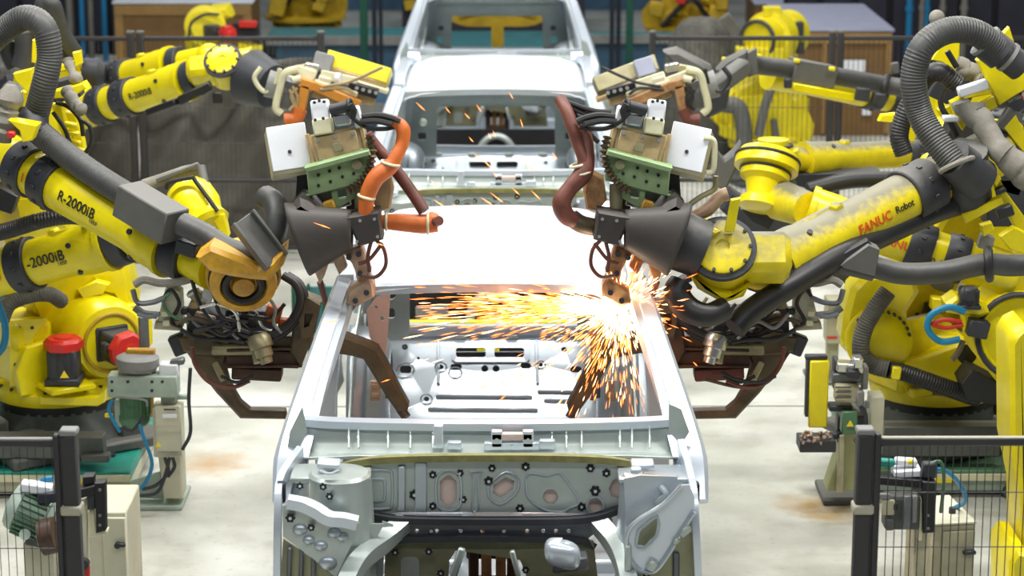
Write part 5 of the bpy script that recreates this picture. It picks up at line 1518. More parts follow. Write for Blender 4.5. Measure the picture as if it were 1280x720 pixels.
def robot_distant(px, Y, mt, label, seed):
    c = Q(px, 30, Y)
    t = thing('welding_robot', (c.x, Y, 0), label, 'robot', 'welding robots')
    base(t, c.x, Y, 0.0, R(40 if px < 640 else 150), mt, False, False)
    rr = random.Random(seed)
    m = MB(); m.rev((c.x, Y, .40), (c.x, Y, 1), [(0, .30), (.02, .46), (.06, .46), (.08, .36)], n=30); m.build('ring_plate', mt, t)
    for k in range(7):
        m = MB(); m.box((c.x + rr.uniform(-.4, .35), Y - .3 + rr.uniform(-.1, .1), .55 + rr.uniform(0, .35)), (rr.uniform(.08, .2), .16, rr.uniform(.1, .28)), rotm(roll=rr.uniform(-25, 25)), .015); m.build('cover', mt, t)
    m = MB(); m.beam((c.x + .25, Y - .2, .7), (c.x + .45, Y, 1.9), .24, .2, bev=.04); m.build('lower_arm', mt, t)
    m = MB(); m.tube([(c.x - .3, Y - .4, .5), (c.x, Y - .45, .8), (c.x + .2, Y - .4, .6)], .03); m.build('cable', 'black', t)
    m = MB(); m.box((c.x - .1, Y - .44, .82), (.10, .12, .12)); m.build('motor', 'red', t)
robot_distant(382, 27.4, 'yellow_old', 'yellow distant robot at the top edge, left of the rearmost car body', 4)
robot_distant(858, 26.4, 'yellow_old', 'ochre distant robot at the top edge, right of the rearmost car body', 8)
# ------------------------------------------------------------------ weld guns
def upright_gun(side):
    L_ = side < 0
    fx = (lambda x: x) if L_ else (lambda x: 1221 - x)
    sg = 1 if L_ else -1
    Y = 9.62
    q = lambda x, y, d=0.0: Q(fx(x), y, Y + d)
    loc = q(420, 250)
    t = thing('weld_gun', loc, 'upright weld gun with white box and orange cables, at the left of the front car' if L_ else
              'upright weld gun with white box and dull red cables, above the sparks at the right', 'weld gun', 'weld guns')
    def vb(name, m, x, y, w, h, d, roll=0, pitch=0, yaw=0, dd=0.0, bev=.006, parent=t):
        b = MB(); b.vbox(fx(x), y, Y + dd, w, h, d, roll * sg, pitch, yaw * sg, bev); return b.build(name, m, parent)
    # white control box
    bx = vb('control_box', 'beige_worn', 360, 190, 48, 60, 60, -7 if L_ else -11, -16, 8, .1)
    M = rotm((-7 if L_ else -11) * sg, -16, 8 * sg)
    c = Q(fx(360), 190, Y + .1) + M.to_3x3() @ V((0, -S(31, Y), S(3, Y)))
    b = MB(); b.box(c, (S(48, Y), .012, S(55, Y)), M, .004); ld = b.build('lid', 'white_panel', bx)
    b = MB(); b.cyl(c + M.to_3x3() @ V((0, -.004, -.02)), c + M.to_3x3() @ V((0, -.010, -.02)), .008, n=10)
    b.build('lid_screw', 'charcoal', ld)
    # transformer
    tr = vb('transformer', 'tan', 424, 186, 64, 44, 52, -12, -14, 0, .05, .008)
    M = rotm(-12 * sg, -14, 0); c = Q(fx(424), 186, Y + .05)
    b = MB(); b.box(c + M.to_3x3() @ V((0, -S(27, Y), 0)), (S(52, Y), .012, S(34, Y)), M, .004); cv = b.build('cover_plate', 'tan', tr)
    b = MB()
    for (i, j) in ((-1, -1), (-1, 1), (1, -1), (1, 1), (0, 1), (0, -1)):
        p = c + M.to_3x3() @ V((i * S(22, Y), -S(28.5, Y), j * S(13, Y))); b.cyl(p, p + M.to_3x3() @ V((0, -.008, 0)), .008, n=8)
    tag(b.build('cover_screw', 'chrome', cv), kind='stuff')
    b = MB(); b.box(c + M.to_3x3() @ V((0, -S(29.5, Y), 0)), (S(12, Y), .006, S(10, Y)), M); b.build('name_plate', 'brass', cv)
    for s in (-1, 1):
        vb('side_bracket', 'tan', 424 + s * 33, 186 - s * 7, 6, 48, 54, -12, -14, 0, .05)
    vb('terminal_block', 'white_panel', 401, 138, 22, 26, 26, -6, -10, 0, .02)
    vb('terminal_base', 'cream', 404, 158, 24, 20, 26, -8, -10, 0, .0)
    vb('terminal_clamp', 'chrome', 428, 150, 20, 14, 18, -10, -10, 0, .0)
    b = MB()
    for (x, y) in ((393, 128), (399, 126), (405, 127), (394, 150), (404, 148)):
        b.cyl(q(x, y, -.06), q(x, y, -.075), .007, n=8)
    tag(b.build('terminal_screw', 'charcoal', t), kind='stuff')
    b = MB(); b.cyl(q(414, 138, -.02), q(438, 132, -.04), S(7, Y), n=16); b.ring(q(438, 132, -.04), q(438, 132, -.04) - q(414, 138, -.02), S(7.5, Y), .008); b.build('cable_gland', 'charcoal', t)
    b = MB(); b.vbox(fx(447), 146, Y, 10, 26, 16, -12 * sg, 0, 0); b.build('end_plate', 'white_panel', t)
    # pale green carrier
    gp = MB(); gp.shape([(fx(x), y) for x, y in ((383, 214), (461, 192), (464, 226), (386, 246))], Y - .06, .06, .006); g = gp.build('carrier_plate', 'green_pale', t)
    b = MB(); b.shape([(fx(x), y) for x, y in ((380, 210), (461, 188), (463, 194), (383, 216))], Y - .12, .14, .004); b.build('carrier_flange', 'green_pale', g)
    b = MB()
    for (x, y) in ((398, 219), (412, 214), (424, 210), (398, 232), (413, 227), (428, 221), (442, 217)):
        b.cyl(q(x, y, -.055), q(x, y, -.066), .007, n=8)
    tag(b.build('carrier_hole', 'black', g), kind='stuff')
    b = MB(); b.cyl(q(446, 206, -.05), q(446, 206, -.085), .02, n=10); b.build('carrier_bolt', 'brass', g)
    b = MB(); b.plate([(fx(x), y) for x, y in ((376, 246), (440, 229), (452, 232), (446, 246), (400, 274), (378, 262))], [[(fx(x), y) for x, y in ((386, 246), (414, 239), (416, 250), (398, 260), (386, 256))], [(fx(x), y) for x, y in ((421, 238), (440, 234), (432, 248), (422, 250))]], lambda a, c_, d: Q(a, c_, Y - .04) + V((0, d, 0)), .05)
    b.build('carrier_frame', 'green_pale', t)
    vb('frame_web', 'steel_dark', 412, 250, 50, 26, 6, -15, 0, 0, .08)
    vb('orange_bracket', 'yellow_dirty', 414, 262, 14, 24, 10, -20, 0, 0, -.09)
    b = MB(); b.shape([(fx(x), y) for x, y in ((466, 224), (486, 212), (492, 238), (488, 262), (474, 266), (462, 250))], Y - .03, .08, .01); b.build('electrode_block', 'tan' if L_ else 'tan_rust', t)
    b = MB(); b.cyl(q(450, 230, -.02), q(452, 274, -.04), S(8, Y), n=12); b.build('guide_rod', 'brass', t)
    vb('back_plate', 'black', 446, 250, 26, 40, 10, 0, 0, 0, .10)
    vb('hanger_plate', 'charcoal', 382, 232, 20, 56, 40, 5, 0, 0, .18)
    # spring-like cable chain
    b = MB(); P = catmull([q(462, 172, -.05), q(466, 190, -.08), q(462, 210, -.08), q(450, 228, -.09), q(436, 238, -.08)], 8)
    b.tube(P, S(6, Y), n=8, sub=1, corr=(.020, .012)); b.build('cable_chain', 'brown_olive', t)
    # dark hoses off the terminals
    for k, pts in enumerate(([(434, 140), (446, 152), (462, 160), (482, 161), (496, 158)], [(452, 146), (472, 144), (488, 147), (500, 152)], [(450, 152), (470, 151), (490, 155)], [(438, 130), (442, 138), (440, 148)])):
        b = MB(); b.tube([q(x, y, -.06 - .01 * k) for x, y in pts], S((3, 4, 4, 4)[k], Y), n=8); b.build('cable', 'hose_dark', t)
    # thick jacketed cables
    b = MB()
    if L_:
        b.tube([q(490, 150, -.05), q(503, 160, -.06), q(503, 178, -.07), q(495, 196, -.09), q(488, 208, -.10), q(470, 222, -.12), q(459, 246, -.13), q(457, 268, -.13)], [S(7, Y), S(9, Y), S(8, Y), S(9, Y), S(11, Y), S(10, Y), S(9, Y)], n=14); b.build('jacketed_cable', 'orange', t)
        b = MB(); b.tube([q(458, 168, .0), q(472, 186, .0), q(494, 212, -.02), q(516, 242, -.05), q(530, 264, -.08)], S(7.5, Y), n=12); b.build('jacketed_cable', 'maroon', t)
        b = MB(); b.tube([q(478, 277, -.06), q(500, 278, -.07), q(528, 280, -.08), q(546, 278, -.08)], [S(9, Y), S(11, Y), S(12, Y), S(12, Y)], n=14); b.sph(q(540, 276, -.08), S(11, Y)); b.build('jacketed_cable', 'orange', t)
        b = MB(); b.cyl(q(541, 278, -.08), q(549, 276, -.14), S(6, Y), n=14); b.build('cable_end', 'maroon', t)
        ties = ((488, 204, -.10, 11), (458, 246, -.13, 10), (483, 277, -.06, 10), (535, 279, -.08, 12.5))
    else:
        b.tube([Q(700, 124, Y + .05), Q(708, 138, Y), Q(716, 160, Y - .04), Q(722, 178, Y - .05), Q(730, 200, Y - .07), Q(730, 218, Y - .08)], [S(8, Y), S(8, Y), S(8, Y), S(8, Y), S(9, Y)], n=14); b.build('jacketed_cable', 'maroon', t)
        b = MB(); b.tube([Q(730, 160, Y - .02), Q(734, 190, Y - .05), Q(729, 216, Y - .08), Q(712, 236, Y - .10), Q(702, 254, Y - .11), Q(708, 270, Y - .10), Q(722, 277, Y - .08)], [S(8, Y), S(9, Y), S(12, Y), S(10, Y), S(12, Y), S(11, Y), S(10, Y)], n=14); b.build('jacketed_cable', 'maroon', t)
        b = MB(); b.tube([Q(714, 272, Y - .08), Q(726, 280, Y - .08), Q(742, 284, Y - .06)], S(11, Y), n=14); b.build('cable_boot', 'brown_olive', t)
        ties = ((498, 206, -.07, 10), (493, 216, -.08, 11))
        b = MB(); b.tube([Q(880, 172, Y), Q(892, 176, Y), Q(893, 196, Y), Q(891, 213, Y), Q(883, 216, Y)], .012, n=8); b.build('c_bracket', 'cream', t)
        b = MB(); b.tube([Q(895, 220, Y + .05), Q(893, 236, Y + .05), Q(876, 246, Y + .05), Q(862, 256, Y + .05)], .012, n=8); b.build('c_bracket', 'brass', t)
        b = MB(); b.tube([Q(866, 270, Y + .1), Q(884, 262, Y + .1), Q(900, 246, Y + .1), Q(910, 242, Y + .1)], [.022, .03, .026, .03], n=12); b.build('cloth_wrap', 'copper', t)
        for pts in ([(702, 128), (730, 142), (760, 148)], [(704, 126), (740, 138), (764, 140)], [(712, 134), (728, 158), (748, 178)]):
            b = MB(); b.tube([Q(x, y, Y + .02) for x, y in pts], S(3.2, Y), n=8); b.build('cable', 'hose_dark', t)
    for (x, y, d, r) in ties:
        b = MB(); b.ring(q(x, y, d), V((.25 * sg, 0, 1)) if y < 260 else V((1, 0, 0)), S(r, Y), .006); b.build('cable_tie', 'cream', t)
    # dark shroud over the wrist joint and shank
    def shroud(u, v):
        a = 2 * PI * u
        A = q(372, 298, -.10); Bq = q(440, 286, -.10)
        p = A.lerp(Bq, v)
        ry = S(36 - 15 * v, Y); rz = S(44 - 21 * v, Y)
        k = 1 + .05 * math.cos(3 * a)
        return p + V((.10 * math.sin(a) * (1 - v) * -.5 * sg, ry * math.cos(a) * k, rz * math.sin(a) * k))
    b = MB(); b.grid(shroud, 32, 12); b.build('shroud', 'sleeve', t, solid=.008)
    b = MB(); b.shape([(fx(x), y) for x, y in ((362, 262), (374, 249), (386, 254), (400, 266), (432, 284), (420, 290), (376, 272))], Y - .16, .22, .03); b.build('shroud_flap', 'sleeve', t)
    b = MB(); b.shape([(fx(x), y) for x, y in ((428, 272), (444, 268), (474, 264), (479, 300), (448, 309), (440, 290))], Y - .16, .12, .012); sh = b.build('shank', 'sleeve', t)
    b = MB()
    for (x, y) in ((450, 276), (468, 274), (446, 302), (472, 296)):
        b.cyl(q(x, y, -.155), q(x, y, -.17), .007, n=8)
    tag(b.build('shank_screw', 'chrome', sh), kind='stuff')
    # electrode arms reaching the door pillar
    em = 'copper' if L_ else 'tan_rust'
    b = MB(); b.shape([(fx(x), y) for x, y in ((384, 326), (400, 318), (412, 326), (406, 344), (400, 356), (394, 342))], Y - .06, .06, .006); b.build('electrode_holder', em, t)
    b = MB(); b.tube([q(400, 352, -.04), q(406, 374, -.02), q(413, 398, .0)], [.014, .011, .007], n=10); b.build('electrode', 'maroon', t)
    b = MB(); b.shape([(fx(x), y) for x, y in ((414, 322), (428, 316), (434, 334), (424, 344))], Y - .03, .05, .006); b.build('electrode_holder', em, t)
    b = MB(); b.shape([(fx(x), y) for x, y in ((428, 316), (452, 306), (458, 326), (464, 340), (448, 350), (440, 330))], Y - .08, .08, .01); b.shape([(fx(x), y) for x, y in ((434, 364), (462, 346), (468, 358), (468, 372), (446, 384), (432, 380))], Y - .10, .10, .012); b.shape([(fx(x), y) for x, y in ((442, 330), (456, 326), (464, 350), (448, 358))], Y - .06, .06, .006); hd = b.build('gun_head', em, t)
    b = MB()
    for (x, y) in ((436, 322), (448, 318), (444, 376), (458, 366), (450, 342)):
        b.cyl(q(x, y, -.07), q(x, y, -.115), .012, n=8)
    tag(b.build('head_bolt', 'charcoal', hd), kind='stuff')
    b = MB(); b.tube([q(464, 346, -.02), q(436, 388, .0), q(424, 404, .01), q(414, 404, .01)], [.018, .016, .014, .010], n=10); b.build('hook_tip', 'steel_dark', t)
    b = MB(); b.plate([(fx(x), y) for x, y in ((458, 388), (470, 372), (488, 362), (486, 400), (482, 446), (470, 444), (462, 420))], [circ(fx(478), 398, 3, 8), circ(fx(470), 384, 2, 8)], lambda a, c_, d: Q(a, c_, Y + .62) + V((0, d, 0)), .014); b.build('guide_plate', 'copper' if not L_ else 'pinkish', t)
    for pts in ([(470, 300), (480, 312), (482, 332), (470, 346), (452, 344)], [(464, 302), (460, 320), (462, 340)], [(478, 304), (462, 324), (448, 330)]):
        b = MB(); b.tube([q(x, y, -.14) for x, y in pts], S(2.4, Y), n=8); b.build('loop_cable', 'maroon', t)
upright_gun(-1); upright_gun(1)

def side_gun(side):
    L_ = side < 0
    fx = (lambda x: x) if L_ else (lambda x: 1220 - x)
    sg = 1 if L_ else -1
    Y = 10.05
    q = lambda x, y, d=0.0: Q(fx(x), y, Y + d)
    t = thing('weld_gun', q(300, 440), 'large brown weld gun under the left arm, its curved jaw round the car side' if L_ else
              'large brown weld gun right of the sparks, its curved jaw round the car side', 'weld gun', 'weld guns')
    def vb(name, m, x, y, w, h, d, roll=0, pitch=0, yaw=0, dd=0.0, bev=.006, parent=t):
        b = MB(); b.vbox(fx(x), y, Y + dd, w, h, d, roll * sg, pitch, yaw * sg, bev); return b.build(name, m, parent)
    vb('gun_frame', 'brown', 330, 446, 92, 22, 40, 2, -8)
    b = MB(); b.beam(q(284, 437, -.07), q(378, 434, -.07), .012, .05); b.beam(q(284, 457, -.07), q(378, 456, -.07), .012, .05); b.build('frame_flange', 'brown', t)
    vb('lower_box', 'brown' if L_ else 'maroon', 322, 464, 62, 16, 34, 3, 0, 0, .02)
    b = MB(); b.shape([(fx(x), y) for x, y in ((368, 386), (382, 370), (402, 378), (392, 420), (376, 460), (362, 440))], Y - .10, .10, .01); b.build('jaw_plate', 'brown_olive' if L_ else 'brown', t)
    b = MB(); b.plate([(fx(x), y) for x, y in ((372, 392), (384, 372), (400, 382), (390, 420), (378, 424))], [[(fx(x), y) for x, y in ((381, 392), (392, 392), (386, 408), (380, 410))]], lambda a, c_, d: Q(a, c_, Y - .13) + V((0, d, 0)), .03); b.build('jaw_window', 'brown_olive', t)
    vb('crossbar', 'brass', 300, 436, 70, 14, 16, 0, 0, 0, -.06)
    vb('slide_block', 'brown_olive', 352, 424, 44, 16, 30, 4, 0, 0, -.02)
    # jaw that swings below the car side
    b = MB(); b.shape([(fx(x), y) for x, y in ((240, 426), (262, 432), (286, 438), (280, 456), (286, 480), (300, 504), (312, 514), (356, 515), (358, 525), (300, 524), (270, 492), (244, 458), (228, 434))], Y - .06, .07, .012); b.build('lower_jaw', 'brown_olive', t)
    b = MB(); b.shape([(fx(x), y) for x, y in ((222, 422), (250, 420), (284, 432), (282, 446), (246, 444), (228, 440))], Y - .08, .12, .01); b.build('jaw_root', 'brown_olive', t)
    b = MB(); b.beam(q(268, 452, -.08), q(280, 476, -.08), .03, .02); b.build('jaw_rib', 'brass', t)
    # upper arm passing through the door opening into the car
    b = MB(); b.shape([(fx(x), y) for x, y in ((404, 418), (432, 420), (460, 430), (472, 436), (484, 456), (500, 488), (511, 508), (508, 518), (497, 517), (482, 496), (464, 466), (454, 450), (440, 446), (404, 440))], Y + .05, .085, .014); b.build('upper_jaw', 'brown_olive', t)
    b = MB(); b.cyl(q(500, 510, .08), q(508, 522, .06), .022, n=12); b.build('electrode_tip', 'brown', t)
    b = MB(); b.beam(q(390, 428, .09), q(420, 430, .09), .07, .08); b.build('arm_root', 'brown_olive', t)
    # cylinder
    b = MB(); b.rev(q(322, 418, -.16), q(332, 450, -.19), [(0, .04), (.02, .052), (.06, .052), (.065, .04), (.10, .04), (.105, .025), (.13, .025), (.13, .015)], n=20); b.build('cylinder', 'brass' if L_ else 'chrome', t)
    for (dx, dy) in ((-8, 24), (6, 22)):
        b = MB(); b.cyl(q(328 + dx, 418 + dy, -.17), q(330 + dx, 430 + dy, -.19), .018, n=8); b.build('port', 'brass', t)
    # pale valve plate and connectors
    b = MB(); b.shape([(fx(x), y) for x, y in ((206, 362), (216, 358), (226, 366), (228, 406), (196, 404))], Y - .12, .09, .008); pn = b.build('valve_plate', 'beige', t)
    b = MB(); b.shape([(fx(x), y) for x, y in ((194, 402), (228, 404), (226, 414), (192, 412))], Y - .13, .12, .006); b.build('valve_foot', 'beige_worn', pn)
    for (x, y) in ((206, 392), (208, 404)):
        b = MB(); b.vbox(fx(x), y, Y - .14, 9, 7, 4); b.build('plate_boss', 'cream', pn)
    for (x, y, w, h, rl, m) in ((250, 372, 22, 14, 40, 'brass'), (262, 362, 14, 34, 20, 'white_panel'), (244, 380, 12, 10, 0, 'tan'), (256, 398, 26, 10, 18, 'copper'), (280, 408, 22, 12, -20, 'chrome'), (268, 386, 34, 12, 12, 'steel'), (224, 430, 20, 26, -22, 'charcoal'), (246, 432, 40, 14, 5, 'tan' if L_ else 'brown_olive'), (232, 388, 10, 8, 0, 'charcoal'), (290, 394, 20, 16, 8, 'charcoal'), (342, 392, 20, 20, 15, 'orange' if L_ else 'tan'), (298, 420, 24, 12, 10, 'black'), (356, 404, 16, 12, 5, 'orange' if L_ else 'brown'), (312, 402, 18, 14, -8, 'charcoal'), (240, 366, 12, 6, -30, 'chrome')):
        vb('valve', m, x, y, w, h, 16, rl, 0, 0, -.10 if y < 420 else -.04)
    vb('valve_carrier', 'charcoal', 290, 402, 110, 40, 30, 3, 0, 0, .04)
    rr = random.Random(21 if L_ else 22)
    hoses = [([(168, 356), (180, 350), (200, 354), (226, 352), (246, 346)], 5, 'cloth'), ([(166, 362), (172, 378), (190, 378), (206, 372)], 3.4, 'steel_dark'), ([(168, 384), (180, 392), (196, 394)], 5, 'casting'), ([(172, 392), (186, 396), (200, 392)], 3, 'steel_dark'),
             ([(206, 370), (214, 362), (224, 380), (214, 402), (228, 410)], 2.4, 'hose_dark'), ([(212, 366), (204, 376), (212, 392), (236, 404)], 2.2, 'green_motor'), ([(240, 350), (248, 376), (264, 400), (290, 410)], 2.6, 'hose_dark'), ([(258, 344), (268, 370), (278, 396), (310, 402)], 2.6, 'hose_dark'),
             ([(226, 412), (250, 424), (280, 424), (306, 428)], 3, 'black'), ([(220, 404), (240, 398), (262, 404), (280, 420)], 3, 'brown_olive'), ([(242, 414), (270, 408), (296, 396), (330, 398)], 3.4, 'hose_dark'), ([(250, 384), (272, 380), (294, 390), (300, 414)], 2.6, 'chrome'),
             ([(300, 380), (316, 396), (340, 396), (356, 380)], 2.4, 'hose_dark'), ([(320, 388), (330, 410), (352, 412), (364, 396)], 2.2, 'chrome'), ([(240, 434), (244, 456), (262, 478), (290, 484), (312, 476)], 2.6, 'maroon'), ([(276, 470), (296, 478), (316, 470)], 2.2, 'black'),
             ([(234, 392), (252, 410), (274, 402), (298, 424)], 2.4, 'grey'), ([(286, 396), (300, 404), (322, 420), (346, 420)], 3, 'black'), ([(336, 372), (344, 386), (342, 404), (352, 416)], 2.2, 'grey'), ([(262, 412), (280, 420), (296, 412), (312, 416)], 2.4, 'black')]
    if not L_:
        hoses = [h for i, h in enumerate(hoses) if i not in (5,)] + [([(250, 470), (270, 478), (300, 474), (318, 466)], 2.2, 'black'), ([(234, 440), (256, 470), (290, 484), (340, 474)], 2.2, 'brown')]
    for k, (pts, r, m) in enumerate(hoses):
        b = MB(); b.tube([q(x, y, -.14 - .012 * (k % 4)) for x, y in pts], S(r, Y), n=8); b.build('cable', m, t)
    # thick black loop
    for d, o in ((0, 0), (.03, 5)):
        b = MB(); b.tube([q(354 + o, 344, -.10 + d), q(370 + o, 356, -.12 + d), q(375 + o, 378, -.14 + d), q(362, 404 + o, -.15 + d), q(338, 418 + o, -.15 + d), q(308, 418 + o, -.14 + d), q(296, 410 + o, -.12 + d)], S(5.5, Y), n=12); b.build('loop_hose', 'hose_dark', t)
    return t
side_gun(-1); side_gun(1)

def far_gun(side):
    L_ = side < 0
    fx = (lambda x: x) if L_ else (lambda x: 1230 - x)
    sg = 1 if L_ else -1
    Y = 13.75
    q = lambda x, y, d=0.0: Q(fx(x), y, Y + d)
    t = thing('weld_gun', q(410, 100), 'weld gun with a yellow beam and orange frame beside the second car, left' if L_ else
              'weld gun with a brown beam and cream clamps beside the second car, right', 'weld gun', 'weld guns')
    def vb(name, m, x, y, w, h, d, roll=0, pitch=0, yaw=0, dd=0.0, bev=.006, parent=t):
        b = MB(); b.vbox(fx(x), y, Y + dd, w, h, d, roll * sg, pitch, yaw * sg, bev); return b.build(name, m, parent)
    up = 0 if L_ else 8
    vb('beam', 'brass' if not L_ else 'yellow', 448, 86 + up, 82, 20, 30, 17 if L_ else 21, -20, 0, .1)
    bm_ = vb('beam_web', 'tan' if L_ else 'brown_olive', 444, 97 + up, 80, 12, 24, 17 if L_ else 21, 0, 0, .06)
    vb('beam_lip', 'cream' if L_ else 'tan', 452, 104 + up, 70, 6, 22, 17 if L_ else 21, 0, 0, .02)
    vb('end_plate', 'grey', 404, 78, 24, 22, 12, 16, -20, 0, .0) if L_ else vb('end_plate', 'lilac_top', 424, 84, 24, 22, 12, 16, -20, 0, .0)
    vb('clamp_bar', 'cream', 424 if L_ else 424, 98 if L_ else 106, 46 if L_ else 54, 12 if L_ else 18, 18, 12 if L_ else 18, -10, 0, -.04)
    vb('clamp_bar', 'cream', 382 if L_ else 386, 92 if L_ else 100, 26 if L_ else 50, 14, 20, 20, -10, 0, -.04)
    vb('clamp_block', 'beige', 405, 104, 16, 18, 18, 16, 0, 0, -.06)
    vb('valve_row', 'black', 454, 112, 38, 12, 16, 16, 0, 0, -.06)
    vb('lower_bar', 'tan', 440, 118, 60, 12, 18, 17, 0, 0, -.02)
    vb('cream_rail', 'cream', 420, 110, 56, 7, 14, 16, 0, 0, -.08)
    b = MB()
    for k in range(4):
        b.cyl(q(446 + k * 8, 110 + k * 2, -.12), q(446 + k * 8, 110 + k * 2, -.15), .012, n=8)
    tag(b.build('valve_knob', 'chrome', t), kind='stuff')
    b = MB()
    for (w0, w1) in (((374, 102), (392, 108)), ((390, 106), (450, 132)), ((382, 106), (376, 138))):
        b.beam(q(*w0, -.12), q(*w1, -.12), .055, .05)
    b.build('frame', 'orange_frame' if L_ else 'tan_rust', t)
    vb('frame_plate', 'tan', 412, 120, 44, 16, 6, 20, 0, 0, -.08)
    b = MB(); b.tube([q(372, 86, -.1), q(356, 92, -.1), q(350, 110, -.1), q(345, 134, -.1), q(352, 142, -.1)], .022, n=8); b.tube([q(366, 100, -.14), q(376, 98, -.14)], .02); b.build('c_bracket', 'cream', t)
    vb('gun_body', 'steel_dark', 366, 118, 30, 36, 30, 14, 0, 0, .0)
    vb('gun_side', 'beige_worn', 354, 116, 16, 44, 26, 16, 0, 0, .06)
    b = MB()
    for pts in ([(366, 108), (372, 122), (370, 134)], [(362, 112), (368, 128), (362, 138)], [(372, 110), (364, 120), (372, 140)], [(404, 108), (430, 104), (452, 96), (478, 84)], [(400, 112), (430, 110), (444, 118)]):
        b.tube([q(x, y, -.15) for x, y in pts], .009, n=7)
    b.build('cable', 'tan' if L_ else 'hose_dark', t)
    b = MB(); b.tube([q(376, 136, -.14), q(370, 148, -.14), q(356, 150, -.14)], .04, n=10); b.build('jacketed_cable', 'orange' if L_ else 'maroon', t)
    vb('connector', 'chrome', 390, 84, 18, 10, 12, 10, 0, 0, -.02); vb('connector', 'brass', 376, 86, 14, 10, 12, -12, 0, 0, -.02)
    b = MB(); b.tube([q(326, 84, -.05), q(318, 98, -.06), q(330, 114, -.06), q(344, 104, -.06), q(350, 86, -.06)], .014, n=8); b.build('loop_cable', 'cream' if L_ else 'hose_dark', t)
    b = MB(); b.cyl(q(334, 104), q(362, 112), .08, .07); b.build('mount', 'grey', t)
    if L_:
        b = MB(); b.cyl(q(420, 97, -.085), q(426, 98, -.095), .03, n=14); b.build('round_badge', 'white_panel', t)
    return t
far_gun(-1); far_gun(1)

# ------------------------------------------------------------------ platforms and stands
def platform(side):
    x0, x1 = (-3.4, -1.86) if side < 0 else (1.80, 3.4)
    t = thing('robot_platform', ((x0 + x1) / 2, 12.1, 0), 'teal topped steel platform under the left robot' if side < 0 else 'green topped steel platform under the right robot', 'platform', 'robot platforms')
    b = MB(); b.box(((x0 + x1) / 2, 12.05, .065), (x1 - x0, 1.14, .07)); b.build('plinth', 'beige' if side < 0 else 'mint', t)
    b = MB(); b.box(((x0 + x1) / 2, 12.05, .125), (x1 - x0, 1.2, .05)); b.build('top_plate', 'teal' if side < 0 else 'green_motor', t)
    b = MB(); b.box(((x0 + x1) / 2, 11.445, .115), (x1 - x0, .012, .036), bev=.002); b.build('edge_strip', 'cream', t)
    b = MB(); b.box(((x0 + x1) / 2, 12.05, .015), (x1 - x0 - .1, 1.06, .03)); b.build('feet', 'black', t)
    xs = (-2.25, -2.05) if side < 0 else (2.1, 2.9)
    b = MB(); b.box((xs[0] - .04, 11.438, .10), (.12, .006, .028), bev=.001); b.build('label_strip', 'white_panel', t)
    b = MB(); b.box((xs[0] + .10, 11.438, .10), (.10, .006, .022), bev=.001); b.build('label_strip', 'warn_yellow', t)
    for x in (x0 + .3, (x0 + x1) / 2, x1 - .3):
        b = MB(); b.box((x, 11.475, .055), (.08, .02, .03)); b.build('anchor', 'casting', t)
    for dx in (0, .4):
        p = (-2.0 - dx, 11.7) if side < 0 else (2.0 + dx, 11.7)
        b = MB(); b.cyl((*p, .15), (*p, .165), .03, n=8); b.build('anchor_bolt', 'charcoal', t)
platform(-1); platform(1)
# cable duct boxes standing on the platforms
b = MB(); b.vbox(60, 556, 11.53, 145, 28, 30); d = b.build('cable_duct', 'casting', None); tag(d, 'dark grey cable duct on the teal platform before the left robot', 'duct')
b = MB(); b.vbox(120, 571, 11.47, 36, 10, 20); tag(b.build('junction_block', 'casting'), 'small grey block on the teal platform beside the cable duct', 'block')
b = MB(); b.vbox(1175, 548, 11.53, 150, 40, 30); tag(b.build('cable_duct', 'casting'), 'dark grey cable duct before the right robot base', 'duct')
b = MB(); b.vbox(1256, 522, 11.5, 14, 10, 10); q_ = Q(1256, 522, 11.5); tag(b.build('signal_lamp', 'teal'), 'small green signal block beside the right edge robot', 'block')

